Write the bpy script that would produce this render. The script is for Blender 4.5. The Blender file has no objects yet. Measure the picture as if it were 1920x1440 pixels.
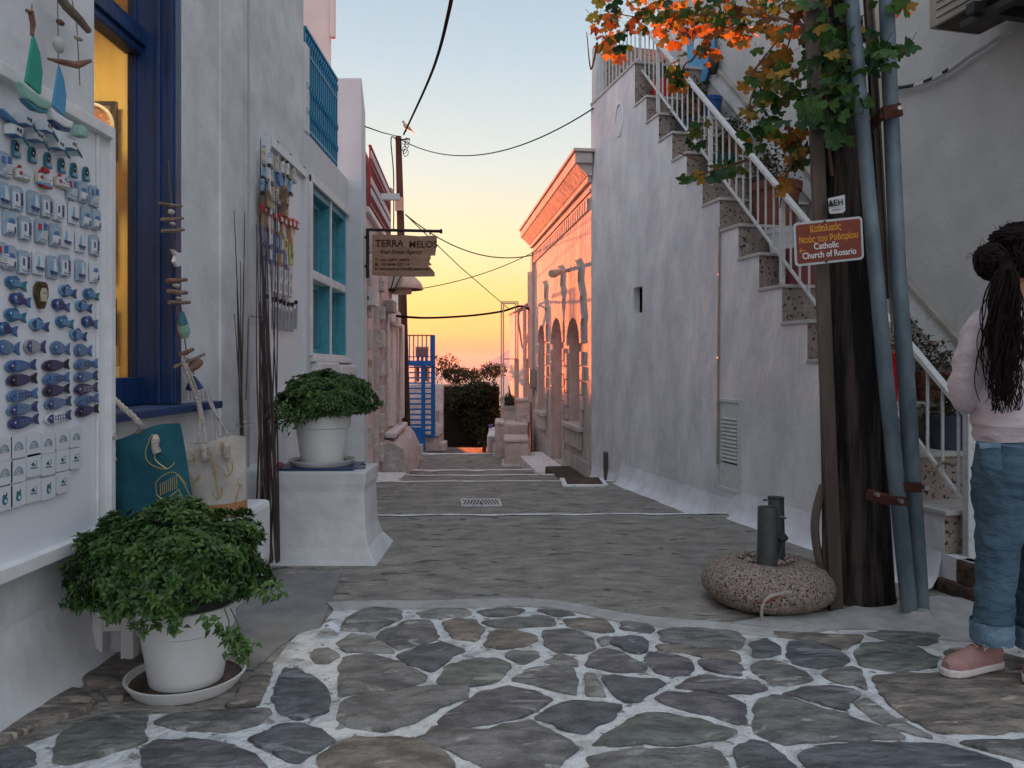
import bpy, bmesh, math, random
from mathutils import Vector, Matrix, noise
R = math.radians
random.seed(7)
sc = bpy.context.scene
col = sc.collection
CAMZ = 1.15
# ---------------------------------------------------------------- camera
cam_d = bpy.data.cameras.new('camera'); cam = bpy.data.objects.new('camera', cam_d); col.objects.link(cam)
cam_d.sensor_width = 36; cam_d.lens = 27.0; cam_d.shift_y = -32/1920
cam.location = (0, 0, CAMZ); cam.rotation_euler = (R(90), 0, 0)
cam_d.clip_start = 0.05; cam_d.clip_end = 60000
sc.camera = cam
# ---------------------------------------------------------------- world
SUN_AZ_X = 0.246       # light travels toward (+.36, -1): the sun stands ahead and to the left, just over the sea
SUN_EL = 2.3
w = bpy.data.worlds.new('World'); sc.world = w; w.use_nodes = True
nt = w.node_tree; nt.nodes.clear()
N = nt.nodes.new; L = nt.links.new
out = N('ShaderNodeOutputWorld'); bg = N('ShaderNodeBackground')
sky = N('ShaderNodeTexSky'); sky.sky_type = 'NISHITA'; sky.sun_disc = False
sky.sun_elevation = R(SUN_EL); sky.sun_rotation = math.atan2(-SUN_AZ_X, 1); sky.dust_density = 2.2; sky.ozone_density = 2.0; sky.air_density = 1.0
tc = N('ShaderNodeTexCoord'); sep = N('ShaderNodeSeparateXYZ'); L(tc.outputs['Generated'], sep.inputs[0])
ramp = N('ShaderNodeValToRGB'); mr = N('ShaderNodeMapRange')
mr.inputs['From Min'].default_value = 0.0; mr.inputs['From Max'].default_value = 0.6
L(sep.outputs['Z'], mr.inputs['Value']); L(mr.outputs[0], ramp.inputs[0])
cr = ramp.color_ramp
stops = [(0.0, (.40,.25,.25)), (.035, (.64,.34,.20)), (.075, (.92,.57,.19)), (.15, (.97,.73,.25)), (.26, (.95,.86,.51)),
         (.42, (.74,.82,.76)), (.62, (.53,.68,.76)), (.85, (.37,.51,.64)), (1.0, (.37,.49,.61))]
cr.elements[0].position, cr.elements[0].color = stops[0][0], (*stops[0][1], 1)
cr.elements[1].position, cr.elements[1].color = stops[-1][0], (*stops[-1][1], 1)
for p, c in stops[1:-1]:
    e = cr.elements.new(p); e.color = (*c, 1)
# away from the sunset the horizon is the soft blue-mauve of dusk
ramp2 = N('ShaderNodeValToRGB'); L(mr.outputs[0], ramp2.inputs[0]); c2 = ramp2.color_ramp
c2.elements[0].color = (.85,.86,.94,1); c2.elements[1].color = (.94,1.08,1.26,1)
e = c2.elements.new(.2); e.color = (1.2,1.1,1.12,1)
e = c2.elements.new(.5); e.color = (1.06,1.11,1.22,1)
az = N('ShaderNodeMapRange'); az.interpolation_type = 'SMOOTHSTEP'
az.inputs['From Min'].default_value = -0.35; az.inputs['From Max'].default_value = 0.75
L(sep.outputs['Y'], az.inputs['Value'])
mx = N('ShaderNodeMix'); mx.data_type = 'RGBA'
L(az.outputs[0], mx.inputs['Factor']); L(ramp2.outputs[0], mx.inputs['A']); L(ramp.outputs[0], mx.inputs['B'])
sc2 = N('ShaderNodeMix'); sc2.data_type = 'RGBA'; sc2.blend_type = 'ADD'; sc2.inputs['Factor'].default_value = 0.012
L(mx.outputs['Result'], sc2.inputs['A']); L(sky.outputs[0], sc2.inputs['B'])
L(sc2.outputs['Result'], bg.inputs['Color']); bg.inputs['Strength'].default_value = 0.207
L(bg.outputs[0], out.inputs[0])
# ---------------------------------------------------------------- sun
sd = bpy.data.lights.new('sun', 'SUN'); so = bpy.data.objects.new('sun', sd); col.objects.link(so)
sd.energy = 5.0; sd.angle = R(0.6); sd.color = (1.0, .19, .055)
ld = Vector((SUN_AZ_X, -1, -math.tan(R(SUN_EL))*math.hypot(1, SUN_AZ_X))).normalized()
so.rotation_euler = ld.to_track_quat('-Z', 'Y').to_euler()
sc.view_settings.view_transform = 'Standard'; sc.view_settings.look = 'None'
sc.view_settings.exposure = 2.3; sc.view_settings.gamma = 1.0; sc.view_settings.use_curve_mapping = False
try:
    sc.cycles.max_bounces = 8; sc.cycles.diffuse_bounces = 4; sc.cycles.transparent_max_bounces = 12
    sc.cycles.caustics_reflective = False; sc.cycles.caustics_refractive = False
except Exception: pass
# ---------------------------------------------------------------- helpers
def P(px, py, Y): return Vector(((px-960)/1440*Y, Y, CAMZ+(688-py)/1440*Y))
def G(px, py, gz=0.0):                                  # point of the photograph on a level at height gz
    Y = (CAMZ-gz)*1440/(py-688); return Vector(((px-960)/1440*Y, Y, gz))
def onx(px, py, x=-1.65):
    Y = x*1440/(px-960); return P(px, py, Y)
WN = Vector((.9706, .2407, 0))
def W(t, z, off=0.0): return Vector((3.193-.248*t, t, z)) + WN*off        # stair wall
def Wt(px, off=0.0): return (3.193+off*1.03)/((px-960)/1440+.248)
def Wp(px, py, off=0.0): return P(px, py, Wt(px, off))
HN = Vector((.9939, .1103, 0))
def H(t, z, off=0.0): return Vector((1.945-.111*t, t, z)) + HN*off        # pink house wall
def Ht(px): return 1.945/((px-960)/1440+.111)
def Hp(px, py, off=0.0): 
    return P(px, py, (1.945+off*1.006)/((px-960)/1440+.111))

class MB:
    def __init__(s): s.v = []; s.f = []; s.mi = []; s.m = 0
    def add(s, vs, fs):
        b = len(s.v); s.v += [Vector(v) for v in vs]
        for f in fs: s.f.append(tuple(i+b for i in f)); s.mi.append(s.m)
    def box(s, a, b):
        x0,y0,z0 = a; x1,y1,z1 = b
        s.add([(x0,y0,z0),(x1,y0,z0),(x1,y1,z0),(x0,y1,z0),(x0,y0,z1),(x1,y0,z1),(x1,y1,z1),(x0,y1,z1)],
              [(0,3,2,1),(4,5,6,7),(0,1,5,4),(1,2,6,5),(2,3,7,6),(3,0,4,7)]); return s
    def hexa(s, p):       # 8 points: bottom 4, top 4
        s.add(p, [(0,3,2,1),(4,5,6,7),(0,1,5,4),(1,2,6,5),(2,3,7,6),(3,0,4,7)]); return s
    def beam(s, p, q, a, b, up=(0,0,1)):   # bar p->q, a wide sideways, b along up
        p = Vector(p); q = Vector(q); d = (q-p).normalized(); u = Vector(up)
        r = d.cross(u)
        if r.length < 1e-4: r = d.cross(Vector((1,0,0)))
        r.normalize(); u = r.cross(d).normalized(); r *= a/2; u = u*b/2
        s.hexa([p-r-u,p+r-u,p+r+u,p-r+u,q-r-u,q+r-u,q+r+u,q-r+u]); return s
    def tube(s, pts, rad, n=8, cap=True):
        pts = [Vector(p) for p in pts]
        if not hasattr(rad, '__len__'): rad = [rad]*len(pts)
        base = len(s.v); prev = None
        for i, p in enumerate(pts):
            d = (pts[min(i+1,len(pts)-1)]-pts[max(i-1,0)]).normalized()
            if prev is None:
                prev = d.cross(Vector((0,0,1)))
                if prev.length < .05: prev = d.cross(Vector((0,1,0)))
            a = (prev - d*prev.dot(d)).normalized(); prev = a; b = d.cross(a)
            for k in range(n):
                t = 2*math.pi*k/n; s.v.append(p+(a*math.cos(t)+b*math.sin(t))*rad[i])
        for i in range(len(pts)-1):
            for k in range(n):
                k2 = (k+1)%n; s.f.append((base+i*n+k, base+i*n+k2, base+(i+1)*n+k2, base+(i+1)*n+k)); s.mi.append(s.m)
        if cap:
            s.f.append(tuple(base+k for k in range(n))[::-1]); s.mi.append(s.m)
            e = base+(len(pts)-1)*n; s.f.append(tuple(e+k for k in range(n))); s.mi.append(s.m)
        return s
    def lathe(s, prof, c=(0,0,0), n=28, sx=1, sy=1, close=False):
        base = len(s.v); c = Vector(c)
        for r, z in prof:
            for k in range(n):
                t = 2*math.pi*k/n; s.v.append(c+Vector((r*math.cos(t)*sx, r*math.sin(t)*sy, z)))
        for i in range(len(prof)-1):
            for k in range(n):
                k2 = (k+1)%n; s.f.append((base+i*n+k, base+i*n+k2, base+(i+1)*n+k2, base+(i+1)*n+k)); s.mi.append(s.m)
        if close:
            s.f.append(tuple(base+k for k in range(n))[::-1]); s.mi.append(s.m)
            e = base+(len(prof)-1)*n; s.f.append(tuple(e+k for k in range(n))); s.mi.append(s.m)
        return s
    def prism(s, pts, d):      # closed outline of 3-D points extruded by vector d
        d = Vector(d); n = len(pts); pts = [Vector(p) for p in pts]; b = len(s.v)
        s.v += pts + [p+d for p in pts]
        s.f.append(tuple(b+i for i in range(n))[::-1]); s.mi.append(s.m)
        s.f.append(tuple(b+n+i for i in range(n))); s.mi.append(s.m)
        for i in range(n):
            j = (i+1)%n; s.f.append((b+i, b+j, b+n+j, b+n+i)); s.mi.append(s.m)
        return s
    def p2(s, pts, z0, z1): return s.prism([(x,y,z0) for x,y in pts], (0,0,z1-z0))
    def mesh(s, name, mats, origin=(0,0,0), smooth=False, bevel=0, tri=False, seg=2):
        me = bpy.data.meshes.new(name); o = Vector(origin)
        me.from_pydata([tuple(v-o) for v in s.v], [], s.f)
        if not isinstance(mats, (list,tuple)): mats = [mats]
        for m in mats: me.materials.append(m)
        me.polygons.foreach_set('material_index', s.mi)
        bm = bmesh.new(); bm.from_mesh(me)
        bmesh.ops.recalc_face_normals(bm, faces=bm.faces)
        if tri: bmesh.ops.triangulate(bm, faces=[f for f in bm.faces if len(f.verts) > 4])
        if bevel:
            es = [e for e in bm.edges if len(e.link_faces) == 2 and e.calc_face_angle(0) > .5]
            bmesh.ops.bevel(bm, geom=es, offset=bevel, segments=seg, affect='EDGES', profile=.6, clamp_overlap=True)
        bm.to_mesh(me); bm.free()
        if smooth:
            me.polygons.foreach_set('use_smooth', [True]*len(me.polygons))
            try: me.set_sharp_from_angle(angle=R(40))
            except Exception: pass
        return me
def wloc(o):
    v = Vector(o.location)
    while o.parent: o = o.parent; v += Vector(o.location)
    return v
def tag(o, label=None, cat=None, group=None, kind=None):
    if label: o['label'] = label
    if cat: o['category'] = cat
    if group: o['group'] = group
    if kind: o['kind'] = kind
    return o
def thing(name, loc, label, cat, group=None):
    o = bpy.data.objects.new(name, None); o.empty_display_size = .1; col.objects.link(o); o.location = loc
    return tag(o, label, cat, group)
def obj(name, mb, mats, parent=None, origin=None, **kw):
    lab = kw.pop('label', None); cat = kw.pop('cat', None); grp = kw.pop('group', None); kind = kw.pop('kind', None)
    if origin is None:
        if parent is not None: origin = wloc(parent)
        elif mb.v:
            xs = [v.x for v in mb.v]; ys = [v.y for v in mb.v]; zs = [v.z for v in mb.v]
            origin = Vector(((min(xs)+max(xs))/2, (min(ys)+max(ys))/2, min(zs)))
    me = mb.mesh(name, mats, origin, **kw)
    o = bpy.data.objects.new(name, me); col.objects.link(o)
    if parent is not None: o.parent = parent
    else: o.location = origin
    return tag(o, lab, cat, grp, kind)
def place(name, me, parent=None, loc=(0,0,0), rot=(0,0,0), scale=(1,1,1), **kw):
    o = bpy.data.objects.new(name, me); col.objects.link(o)
    if parent is not None: o.parent = parent
    o.location = loc; o.rotation_euler = rot; o.scale = scale
    return tag(o, kw.get('label'), kw.get('cat'), kw.get('group'), kw.get('kind'))
FACE_L = (R(90), 0, R(90))          # local x -> +Y, local y -> up, local z -> out of the left wall (+X)
def bez(ps, n=12):
    ps = [Vector(p) for p in ps]; out = []
    for i in range(len(ps)-1):
        p0 = ps[max(i-1,0)]; p1 = ps[i]; p2 = ps[i+1]; p3 = ps[min(i+2,len(ps)-1)]
        for k in range(n):
            t = k/n; out.append(.5*((2*p1)+(-p0+p2)*t+(2*p0-5*p1+4*p2-p3)*t*t+(-p0+3*p1-3*p2+p3)*t**3))
    out.append(ps[-1]); return out
def sag(p, q, s, n=24):
    p = Vector(p); q = Vector(q)
    return [p.lerp(q, k/n) - Vector((0,0,s*4*(k/n)*(1-k/n))) for k in range(n+1)]
ORD = ['first','second','third','fourth','fifth','sixth','seventh','eighth','ninth','tenth','eleventh','twelfth','thirteenth','fourteenth','fifteenth','sixteenth']
# ---------------------------------------------------------------- materials
def mk(name, base, rough=.8, var=None, vscale=6, vlo=.4, vhi=.65, bump=0, bscale=20, stretch=(1,1,1), metal=0, spec=.3, det=6,
       spots=None, sscale=40, sthr=.6, sst=None, bump2=0, b2scale=3, b2stretch=(1,1,1), trans=0, coat=0):
    m = bpy.data.materials.new(name); m.use_nodes = True; t = m.node_tree; b = t.nodes['Principled BSDF']
    n = t.nodes.new; l = t.links.new
    b.inputs['Base Color'].default_value = (*base, 1); b.inputs['Roughness'].default_value = rough
    b.inputs['Metallic'].default_value = metal; b.inputs['Specular IOR Level'].default_value = spec
    if coat: b.inputs['Coat Weight'].default_value = coat
    tc = n('ShaderNodeTexCoord'); mp = n('ShaderNodeMapping'); mp.inputs['Scale'].default_value = stretch; l(tc.outputs['Object'], mp.inputs[0])
    c = None
    if var:
        nz = n('ShaderNodeTexNoise'); nz.inputs['Scale'].default_value = vscale; nz.inputs['Detail'].default_value = det; nz.inputs['Roughness'].default_value = .62
        l(mp.outputs[0], nz.inputs[0]); rp = n('ShaderNodeValToRGB'); l(nz.outputs[0], rp.inputs[0])
        rp.color_ramp.elements[0].position = vlo; rp.color_ramp.elements[0].color = (*var, 1)
        rp.color_ramp.elements[1].position = vhi; rp.color_ramp.elements[1].color = (*base, 1); c = rp.outputs[0]
    if spots:
        vo = n('ShaderNodeTexNoise'); vo.inputs['Scale'].default_value = sscale; vo.inputs['Detail'].default_value = 2
        
        if sst:
            m3 = n('ShaderNodeMapping'); m3.inputs['Scale'].default_value = sst; l(tc.outputs['Object'], m3.inputs[0]); l(m3.outputs[0], vo.inputs[0]); vo.inputs['Detail'].default_value = 4; vo.inputs['Distortion'].default_value = .6
        else: l(tc.outputs['Object'], vo.inputs[0])
        r2 = n('ShaderNodeValToRGB'); l(vo.outputs[0], r2.inputs[0])
        r2.color_ramp.elements[0].position = sthr; r2.color_ramp.elements[1].position = sthr+.03
        mm = n('ShaderNodeMix'); mm.data_type = 'RGBA'; l(r2.outputs[0], mm.inputs['Factor'])
        if c: l(c, mm.inputs['A'])
        else: mm.inputs['A'].default_value = (*base, 1)
        mm.inputs['B'].default_value = (*spots, 1); c = mm.outputs['Result']
    if c: l(c, b.inputs['Base Color'])
    last = None
    if bump2:
        nb = n('ShaderNodeTexNoise'); nb.inputs['Scale'].default_value = b2scale; nb.inputs['Detail'].default_value = 4
        m2 = n('ShaderNodeMapping'); m2.inputs['Scale'].default_value = b2stretch; l(tc.outputs['Object'], m2.inputs[0]); l(m2.outputs[0], nb.inputs[0])
        bb = n('ShaderNodeBump'); bb.inputs['Strength'].default_value = 1; bb.inputs['Distance'].default_value = bump2
        l(nb.outputs[0], bb.inputs['Height']); last = bb.outputs[0]
    if bump:
        nb = n('ShaderNodeTexNoise'); nb.inputs['Scale'].default_value = bscale; nb.inputs['Detail'].default_value = 5
        l(mp.outputs[0], nb.inputs[0]); bb = n('ShaderNodeBump'); bb.inputs['Strength'].default_value = 1; bb.inputs['Distance'].default_value = bump
        l(nb.outputs[0], bb.inputs['Height'])
        if last: l(last, bb.inputs['Normal'])
        last = bb.outputs[0]
    if last: l(last, b.inputs['Normal'])
    if trans:
        tr = n('ShaderNodeBsdfTranslucent'); ms = n('ShaderNodeMixShader'); ms.inputs[0].default_value = trans
        if c: l(c, tr.inputs[0])
        else: tr.inputs[0].default_value = (*base, 1)
        l(b.outputs[0], ms.inputs[1]); l(tr.outputs[0], ms.inputs[2]); l(ms.outputs[0], t.nodes['Material Output'].inputs[0])
    return m
M = {}
M['plaster'] = mk('whitewashed_plaster', (.72,.72,.72), .9, (.56,.56,.57), 2.6, bump=.0028, bscale=22, bump2=.03, b2scale=2.0)
M['plaster_clean'] = mk('smooth_painted_wall', (.66,.66,.67), .85, (.58,.58,.60), 1.3, bump=.003, bscale=40, bump2=.02, b2scale=2)
M['stairwall'] = mk('rough_whitewash', (.80,.79,.80), .92, (.62,.61,.64), 3.0, bump=.014, bscale=11, stretch=(1.0,1.0,.5), bump2=.025, b2scale=2.2)
M['pinkwall'] = mk('flaking_render', (.60,.52,.48), .9, (.47,.41,.38), 9, bump=.012, bscale=20, stretch=(1,1,.5), bump2=.02, b2scale=3)
M['farwall'] = mk('old_white_render', (.66,.60,.57), .9, (.52,.47,.45), 7, bump=.03, bscale=18, bump2=.05, b2scale=4)
M['housewall'] = mk('grey_cream_render', (.50,.49,.47), .9, (.43,.42,.41), 2.5, bump=.004, bscale=30, bump2=.02, b2scale=2.2)
M['pinkupper'] = mk('pale_pink_paint', (.72,.60,.57), .85, (.66,.55,.52), 3, bump=.005, bscale=25)
M['trim'] = mk('white_trim', (.76,.75,.74), .6, (.66,.65,.64), 9, bump=.001, bscale=40)
M['whitemetal'] = mk('white_painted_metal', (.62,.63,.62), .45, (.48,.47,.44), 30, .3, .5)
M['board'] = mk('white_board', (.74,.76,.79), .5, (.70,.72,.75), 3)
M['blue'] = mk('deep_blue_paint', (.008,.045,.16), .42, (.006,.028,.10), 14, bump=.003, bscale=60, stretch=(1,1,.15), spec=.5)
M['turq'] = mk('turquoise_paint', (.09,.35,.43), .5, (.07,.28,.35), 12, bump=.001, bscale=50)
M['railblue'] = mk('blue_iron', (.025,.22,.38), .45)
M['brightblue'] = mk('bright_blue_iron', (.02,.17,.50), .45, (.015,.12,.38), 20)
M['railred'] = mk('dark_red_iron', (.22,.02,.045), .5)
M['lane'] = mk('stamped_cement', (.34,.308,.27), .8, (.195,.18,.162), 5, .36, .64, bump=.08, bscale=6, stretch=(1,1.5,1), spec=.35, bump2=.025, b2scale=16, b2stretch=(1,1.4,1), spots=(.095,.09,.085), sscale=5, sthr=.625, sst=(1,2.4,1))
M['mortar'] = mk('whitewashed_joint', (.72,.72,.72), .9, (.40,.395,.39), 9, .34, .54, bump=.02, bscale=45, spots=(.30,.29,.28), sscale=22, sthr=.63)
M['cement'] = mk('smooth_cement', (.27,.26,.25), .9, (.19,.185,.18), 5, bump=.004, bscale=60)
M['curb'] = mk('pale_cement_band', (.48,.47,.45), .9, (.36,.35,.34), 10, bump=.006, bscale=60)
M['nosing'] = mk('white_painted_nosing', (.78,.77,.75), .9, (.40,.39,.38), 14, .34, .48, bump=.004, bscale=60)
M['dark_stone'] = mk('dark_joint', (.09,.085,.08), .9)
def stone_m(n, a, b): return mk(n, a, .68, tuple(x*.85 for x in b), 7, .40, .60, bump=.05, bscale=8, stretch=(1,2.0,1), spec=.5, bump2=.012, b2scale=40, spots=tuple(min(.5,x*1.55) for x in a), sscale=5, sthr=.62, sst=(1,3.0,1))
STONES = [stone_m('slate_stone', (.15,.157,.165), (.085,.09,.098)), stone_m('grey_stone', (.225,.215,.205), (.125,.12,.117)),
          stone_m('brown_stone', (.26,.22,.185), (.15,.13,.11)), stone_m('greenish_stone', (.19,.20,.175), (.115,.12,.105)),
          stone_m('light_stone', (.30,.285,.265), (.20,.19,.175)), stone_m('mauve_stone', (.185,.168,.18), (.105,.097,.105))]
def terr(name, a, spot, sc_=60, thr=.56):
    return mk(name, a, .7, tuple(x*.75 for x in a), 12, spots=spot, sscale=sc_, sthr=thr, bump=.004, bscale=60)
M['terrazzo'] = terr('terrazzo_riser', (.34,.285,.245), (.05,.032,.025), 42, .60)
M['terrazzo2'] = mk('pebble_cement', (.42,.32,.27), .85, (.26,.20,.17), 60, spots=(.06,.04,.035), sscale=110, sthr=.56, bump=.012, bscale=90)
M['marble'] = mk('marble_tread', (.52,.49,.46), .5, (.42,.40,.38), 8)
M['rock'] = mk('brown_rock', (.12,.075,.05), .95, (.05,.035,.028), 14, bump=.05, bscale=16)
M['polewood'] = mk('tarred_pole_wood', (.085,.063,.052), .85, (.006,.005,.005), 9, .48, .64, bump=.07, bscale=22, stretch=(1.6,1.6,.10), bump2=.01, b2scale=50, b2stretch=(1,1,.2))
M['batten'] = mk('pale_batten_wood', (.15,.112,.092), .85, (.075,.055,.045), 8, bump=.012, bscale=26, stretch=(1,1,.12))
M['farpole'] = mk('brown_pole_wood', (.07,.042,.032), .85, (.04,.025,.02), 8, stretch=(1,1,.2))
M['galv'] = mk('galvanised_pipe', (.18,.225,.255), .6, (.085,.115,.138), 7, .38, .66, metal=.25, stretch=(1,1,.45), bump=.001, bscale=60)
M['rust'] = mk('rusty_clamp', (.10,.028,.02), .85, (.05,.018,.014), 20, bump=.004, bscale=50)
M['bolt'] = mk('bolt_steel', (.35,.34,.32), .4, metal=.8)
M['steelgrey'] = mk('grey_painted_tube', (.10,.11,.11), .5, (.07,.078,.078), 12, metal=.3)
M['black'] = mk('black_iron', (.018,.018,.018), .5)
M['cable'] = mk('cable_rubber', (.010,.010,.011), 1.0, spec=0)
M['palecable'] = mk('painted_cable', (.4,.38,.35), .7)
M['pot'] = mk('white_plastic_pot', (.70,.70,.68), .45, (.64,.64,.62), 6, spec=.4)
M['soil'] = mk('soil', (.05,.03,.02), .95, (.025,.015,.01), 30, bump=.02, bscale=50)
M['rustwater'] = mk('brown_saucer_water', (.07,.03,.018), .25, (.035,.016,.01), 12)
M['twig'] = mk('dark_twig', (.060,.030,.026), .7, (.03,.016,.014), 30, stretch=(1,1,.2), spec=.5)
M['drift'] = mk('driftwood', (.27,.20,.145), .9, (.15,.11,.08), 12, bump=.008, bscale=40)
M['drift2'] = mk('reddish_driftwood', (.24,.12,.08), .9, (.14,.07,.05), 12, bump=.008, bscale=40)
M['pebble'] = mk('pale_pebble', (.50,.48,.45), .8, (.4,.38,.36), 12)
M['string'] = mk('grey_string', (.12,.11,.11), .9)
M['rope'] = mk('cotton_rope', (.50,.45,.40), .95, (.36,.32,.28), 60, bump=.01, bscale=90)
M['teal'] = mk('teal_canvas', (.022,.125,.165), .9, (.014,.085,.115), 5, bump=.003, bscale=250, bump2=.03, b2scale=5)
M['canvas'] = mk('cream_canvas', (.52,.485,.43), .95, (.44,.41,.365), 5, bump=.003, bscale=250, bump2=.03, b2scale=6)
M['bagside'] = mk('beige_canvas', (.34,.28,.23), .95)
M['orangebase'] = mk('tan_bag_bottom', (.42,.20,.09), .85, (.34,.16,.07), 8)
M['gold'] = mk('gold_foil_print', (.62,.50,.22), .35, metal=.5)
M['goldprint'] = mk('gold_anchor_print', (.46,.33,.15), .7)
M['glass'] = mk('window_glass', (.10,.16,.18), .04, spec=1.0); M['glass'].node_tree.nodes['Principled BSDF'].inputs['IOR'].default_value = 2.6
M['green'] = mk('basil_leaf', (.070,.150,.030), .5, (.032,.078,.020), 25, .35, .6, spec=.45, trans=.18)
M['green2'] = mk('basil_leaf_light', (.125,.215,.045), .5, (.07,.14,.03), 25, spec=.45, trans=.2)
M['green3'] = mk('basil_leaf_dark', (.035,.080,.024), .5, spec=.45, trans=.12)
M['stem'] = mk('green_stem', (.07,.06,.035), .8)
M['bush'] = mk('bush_leaf', (.035,.052,.020), .7, (.02,.03,.012), 20, trans=.2)
M['bush2'] = mk('dry_bush_leaf', (.085,.070,.028), .8, (.05,.04,.018), 20, trans=.25)
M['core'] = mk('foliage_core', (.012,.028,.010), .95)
M['thatch'] = mk('reed_screen', (.035,.032,.02), .95, (.02,.018,.012), 12, bump=.01, bscale=40, stretch=(1,1,.1))
M['yellowroom'] = mk('ochre_room_wall', (.62,.43,.12), .8, (.54,.37,.10), 3)
M['brownframe'] = mk('dark_picture_frame', (.07,.05,.035), .7, (.03,.022,.016), 20)
M['picture'] = mk('faded_picture', (.22,.17,.10), .8, (.10,.08,.05), 14)
M['plate'] = mk('terracotta_plate', (.40,.17,.08), .6, (.28,.12,.06), 16, spots=(.55,.42,.28), sscale=60, sthr=.6)
M['terracotta'] = mk('terracotta', (.22,.075,.05), .85, (.16,.055,.04), 8)
M['redpot'] = mk('red_plastic', (.45,.012,.012), .4)
M['rosepot'] = mk('rose_plastic', (.24,.06,.065), .6)
M['bluepot'] = mk('blue_plastic', (.015,.07,.24), .5)
M['greenpot'] = mk('dark_green_plastic', (.02,.085,.065), .55)
M['navypot'] = mk('slate_blue_plastic', (.04,.045,.075), .6)
M['purplepot'] = mk('purple_plastic', (.16,.10,.30), .5)
M['signwood'] = mk('sign_wood', (.42,.25,.17), .85, (.31,.18,.12), 9, stretch=(.5,1,3), bump=.004, bscale=30)
M['signtext'] = mk('burnt_lettering', (.07,.035,.025), .9)
M['signbrown'] = mk('brown_sign_face', (.19,.035,.015), .5, (.16,.03,.013), 6)
M['signwhite'] = mk('white_sign_paint', (.62,.62,.62), .5)
M['signyellow'] = mk('yellow_sign_paint', (.62,.27,.02), .5)
M['signgrey'] = mk('grey_sign_rim', (.40,.42,.42), .5, metal=.2)
M['lampcream'] = mk('cream_enamel', (.55,.44,.36), .5, (.48,.38,.31), 8)
M['milk'] = mk('milky_glass', (.62,.60,.55), .25)
M['skin'] = mk('skin', (.36,.17,.105), .55)
M['hair'] = mk('dark_hair', (.006,.004,.004), .75, (.014,.008,.006), 60, stretch=(1,1,.1), spec=.12)
M['sweater'] = mk('pale_pink_sweatshirt', (.62,.51,.55), .95, (.55,.45,.48), 9, bump=.002, bscale=160, bump2=.035, b2scale=7, b2stretch=(1,1,1.4))
M['denim'] = mk('blue_denim', (.085,.145,.195), .9, (.038,.075,.11), 6, .35, .7, bump=.002, bscale=260, bump2=.03, b2scale=11, b2stretch=(1,1,2.2))
M['denimlight'] = mk('faded_denim_cuff', (.17,.26,.33), .95, (.11,.18,.24), 30, bump=.004, bscale=150)
M['shoe'] = mk('dusty_pink_knit', (.38,.21,.19), .85, (.32,.18,.16), 30, bump=.003, bscale=150)
M['sole'] = mk('white_rubber_sole', (.62,.56,.54), .6)
M['sea'] = mk('sea_water', (.08,.10,.14), .35, bump=.2, bscale=.05, spec=.5)
M['land'] = mk('dry_hillside', (.16,.13,.09), .95, (.09,.08,.05), .3)
M['headland'] = mk('bare_headland', (.34,.30,.30), .95, (.26,.23,.23), .004)
M['acbody'] = mk('aged_ac_casing', (.36,.33,.28), .6, (.28,.25,.21), 6)
M['acunder'] = mk('dark_brown_mottle', (.09,.07,.055), .8, (.05,.04,.03), 8)  # darker brown for the casing underside and the niche back
M['darkmetal'] = mk('grate_iron', (.10,.095,.09), .6, (.06,.057,.054), 30)
M['paper'] = mk('paper_tag', (.66,.68,.74), .8)
M['hull_t'] = mk('mint_boat_hull', (.28,.46,.38), .7, (.20,.38,.31), 12)
M['sail_g'] = mk('green_sail', (.04,.34,.24), .7, (.03,.26,.19), 6)
M['sail_b'] = mk('blue_sail', (.10,.33,.52), .7, (.07,.25,.42), 6)
M['navy'] = mk('navy_glaze', (.018,.045,.12), .3)
M['m_white'] = mk('magnet_white', (.62,.64,.66), .45)
M['m_blue'] = mk('magnet_blue', (.05,.12,.30), .35, (.09,.20,.38), 60)
M['m_sky'] = mk('magnet_sky', (.18,.36,.50), .4)
M['m_navy'] = mk('magnet_navy', (.035,.045,.13), .35, (.07,.09,.2), 50)
M['m_plum'] = mk('magnet_plum', (.075,.055,.12), .35)
M['m_steel'] = mk('magnet_steel_blue', (.17,.24,.36), .35, (.11,.17,.28), 60)
M['m_teal'] = mk('magnet_teal', (.03,.16,.21), .35)
M['m_dark'] = mk('magnet_dark', (.02,.022,.03), .4)
M['m_red'] = mk('magnet_red', (.42,.03,.04), .4)
M['m_cream'] = mk('magnet_cream', (.50,.44,.33), .5)
M['m_tan'] = mk('magnet_tan', (.38,.20,.09), .5)
M['m_yellow'] = mk('magnet_yellow', (.55,.50,.20), .5)
M['m_grey'] = mk('magnet_grey', (.30,.30,.33), .5)
M['m_plq'] = mk('magnet_plaque_base', (.40,.46,.52), .5, (.26,.36,.46), 50)
M['m_bronze'] = mk('magnet_bronze', (.12,.09,.03), .45, (.05,.04,.018), 60, metal=.3)
# ================================================================ setting
def boolcut(o, cutters):
    for c in cutters:
        md = o.modifiers.new('b', 'BOOLEAN'); md.operation = 'DIFFERENCE'; md.solver = 'EXACT'; md.object = c
    dg = bpy.context.evaluated_depsgraph_get(); me = bpy.data.meshes.new_from_object(o.evaluated_get(dg))
    o.modifiers.clear(); o.data = me
    for c in cutters:
        m_ = c.data; bpy.data.objects.remove(c); bpy.data.meshes.remove(m_)
def bake(o):
    dg = bpy.context.evaluated_depsgraph_get(); me = bpy.data.meshes.new_from_object(o.evaluated_get(dg))
    o.modifiers.clear(); o.data = me
mb = MB(); mb.add([(-9000,300,-45),(9000,300,-45),(9000,13000,-45),(-9000,13000,-45)], [(0,1,2,3)])
obj('sea', mb, M['sea'], origin=(0,0,-45), kind='structure')
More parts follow.
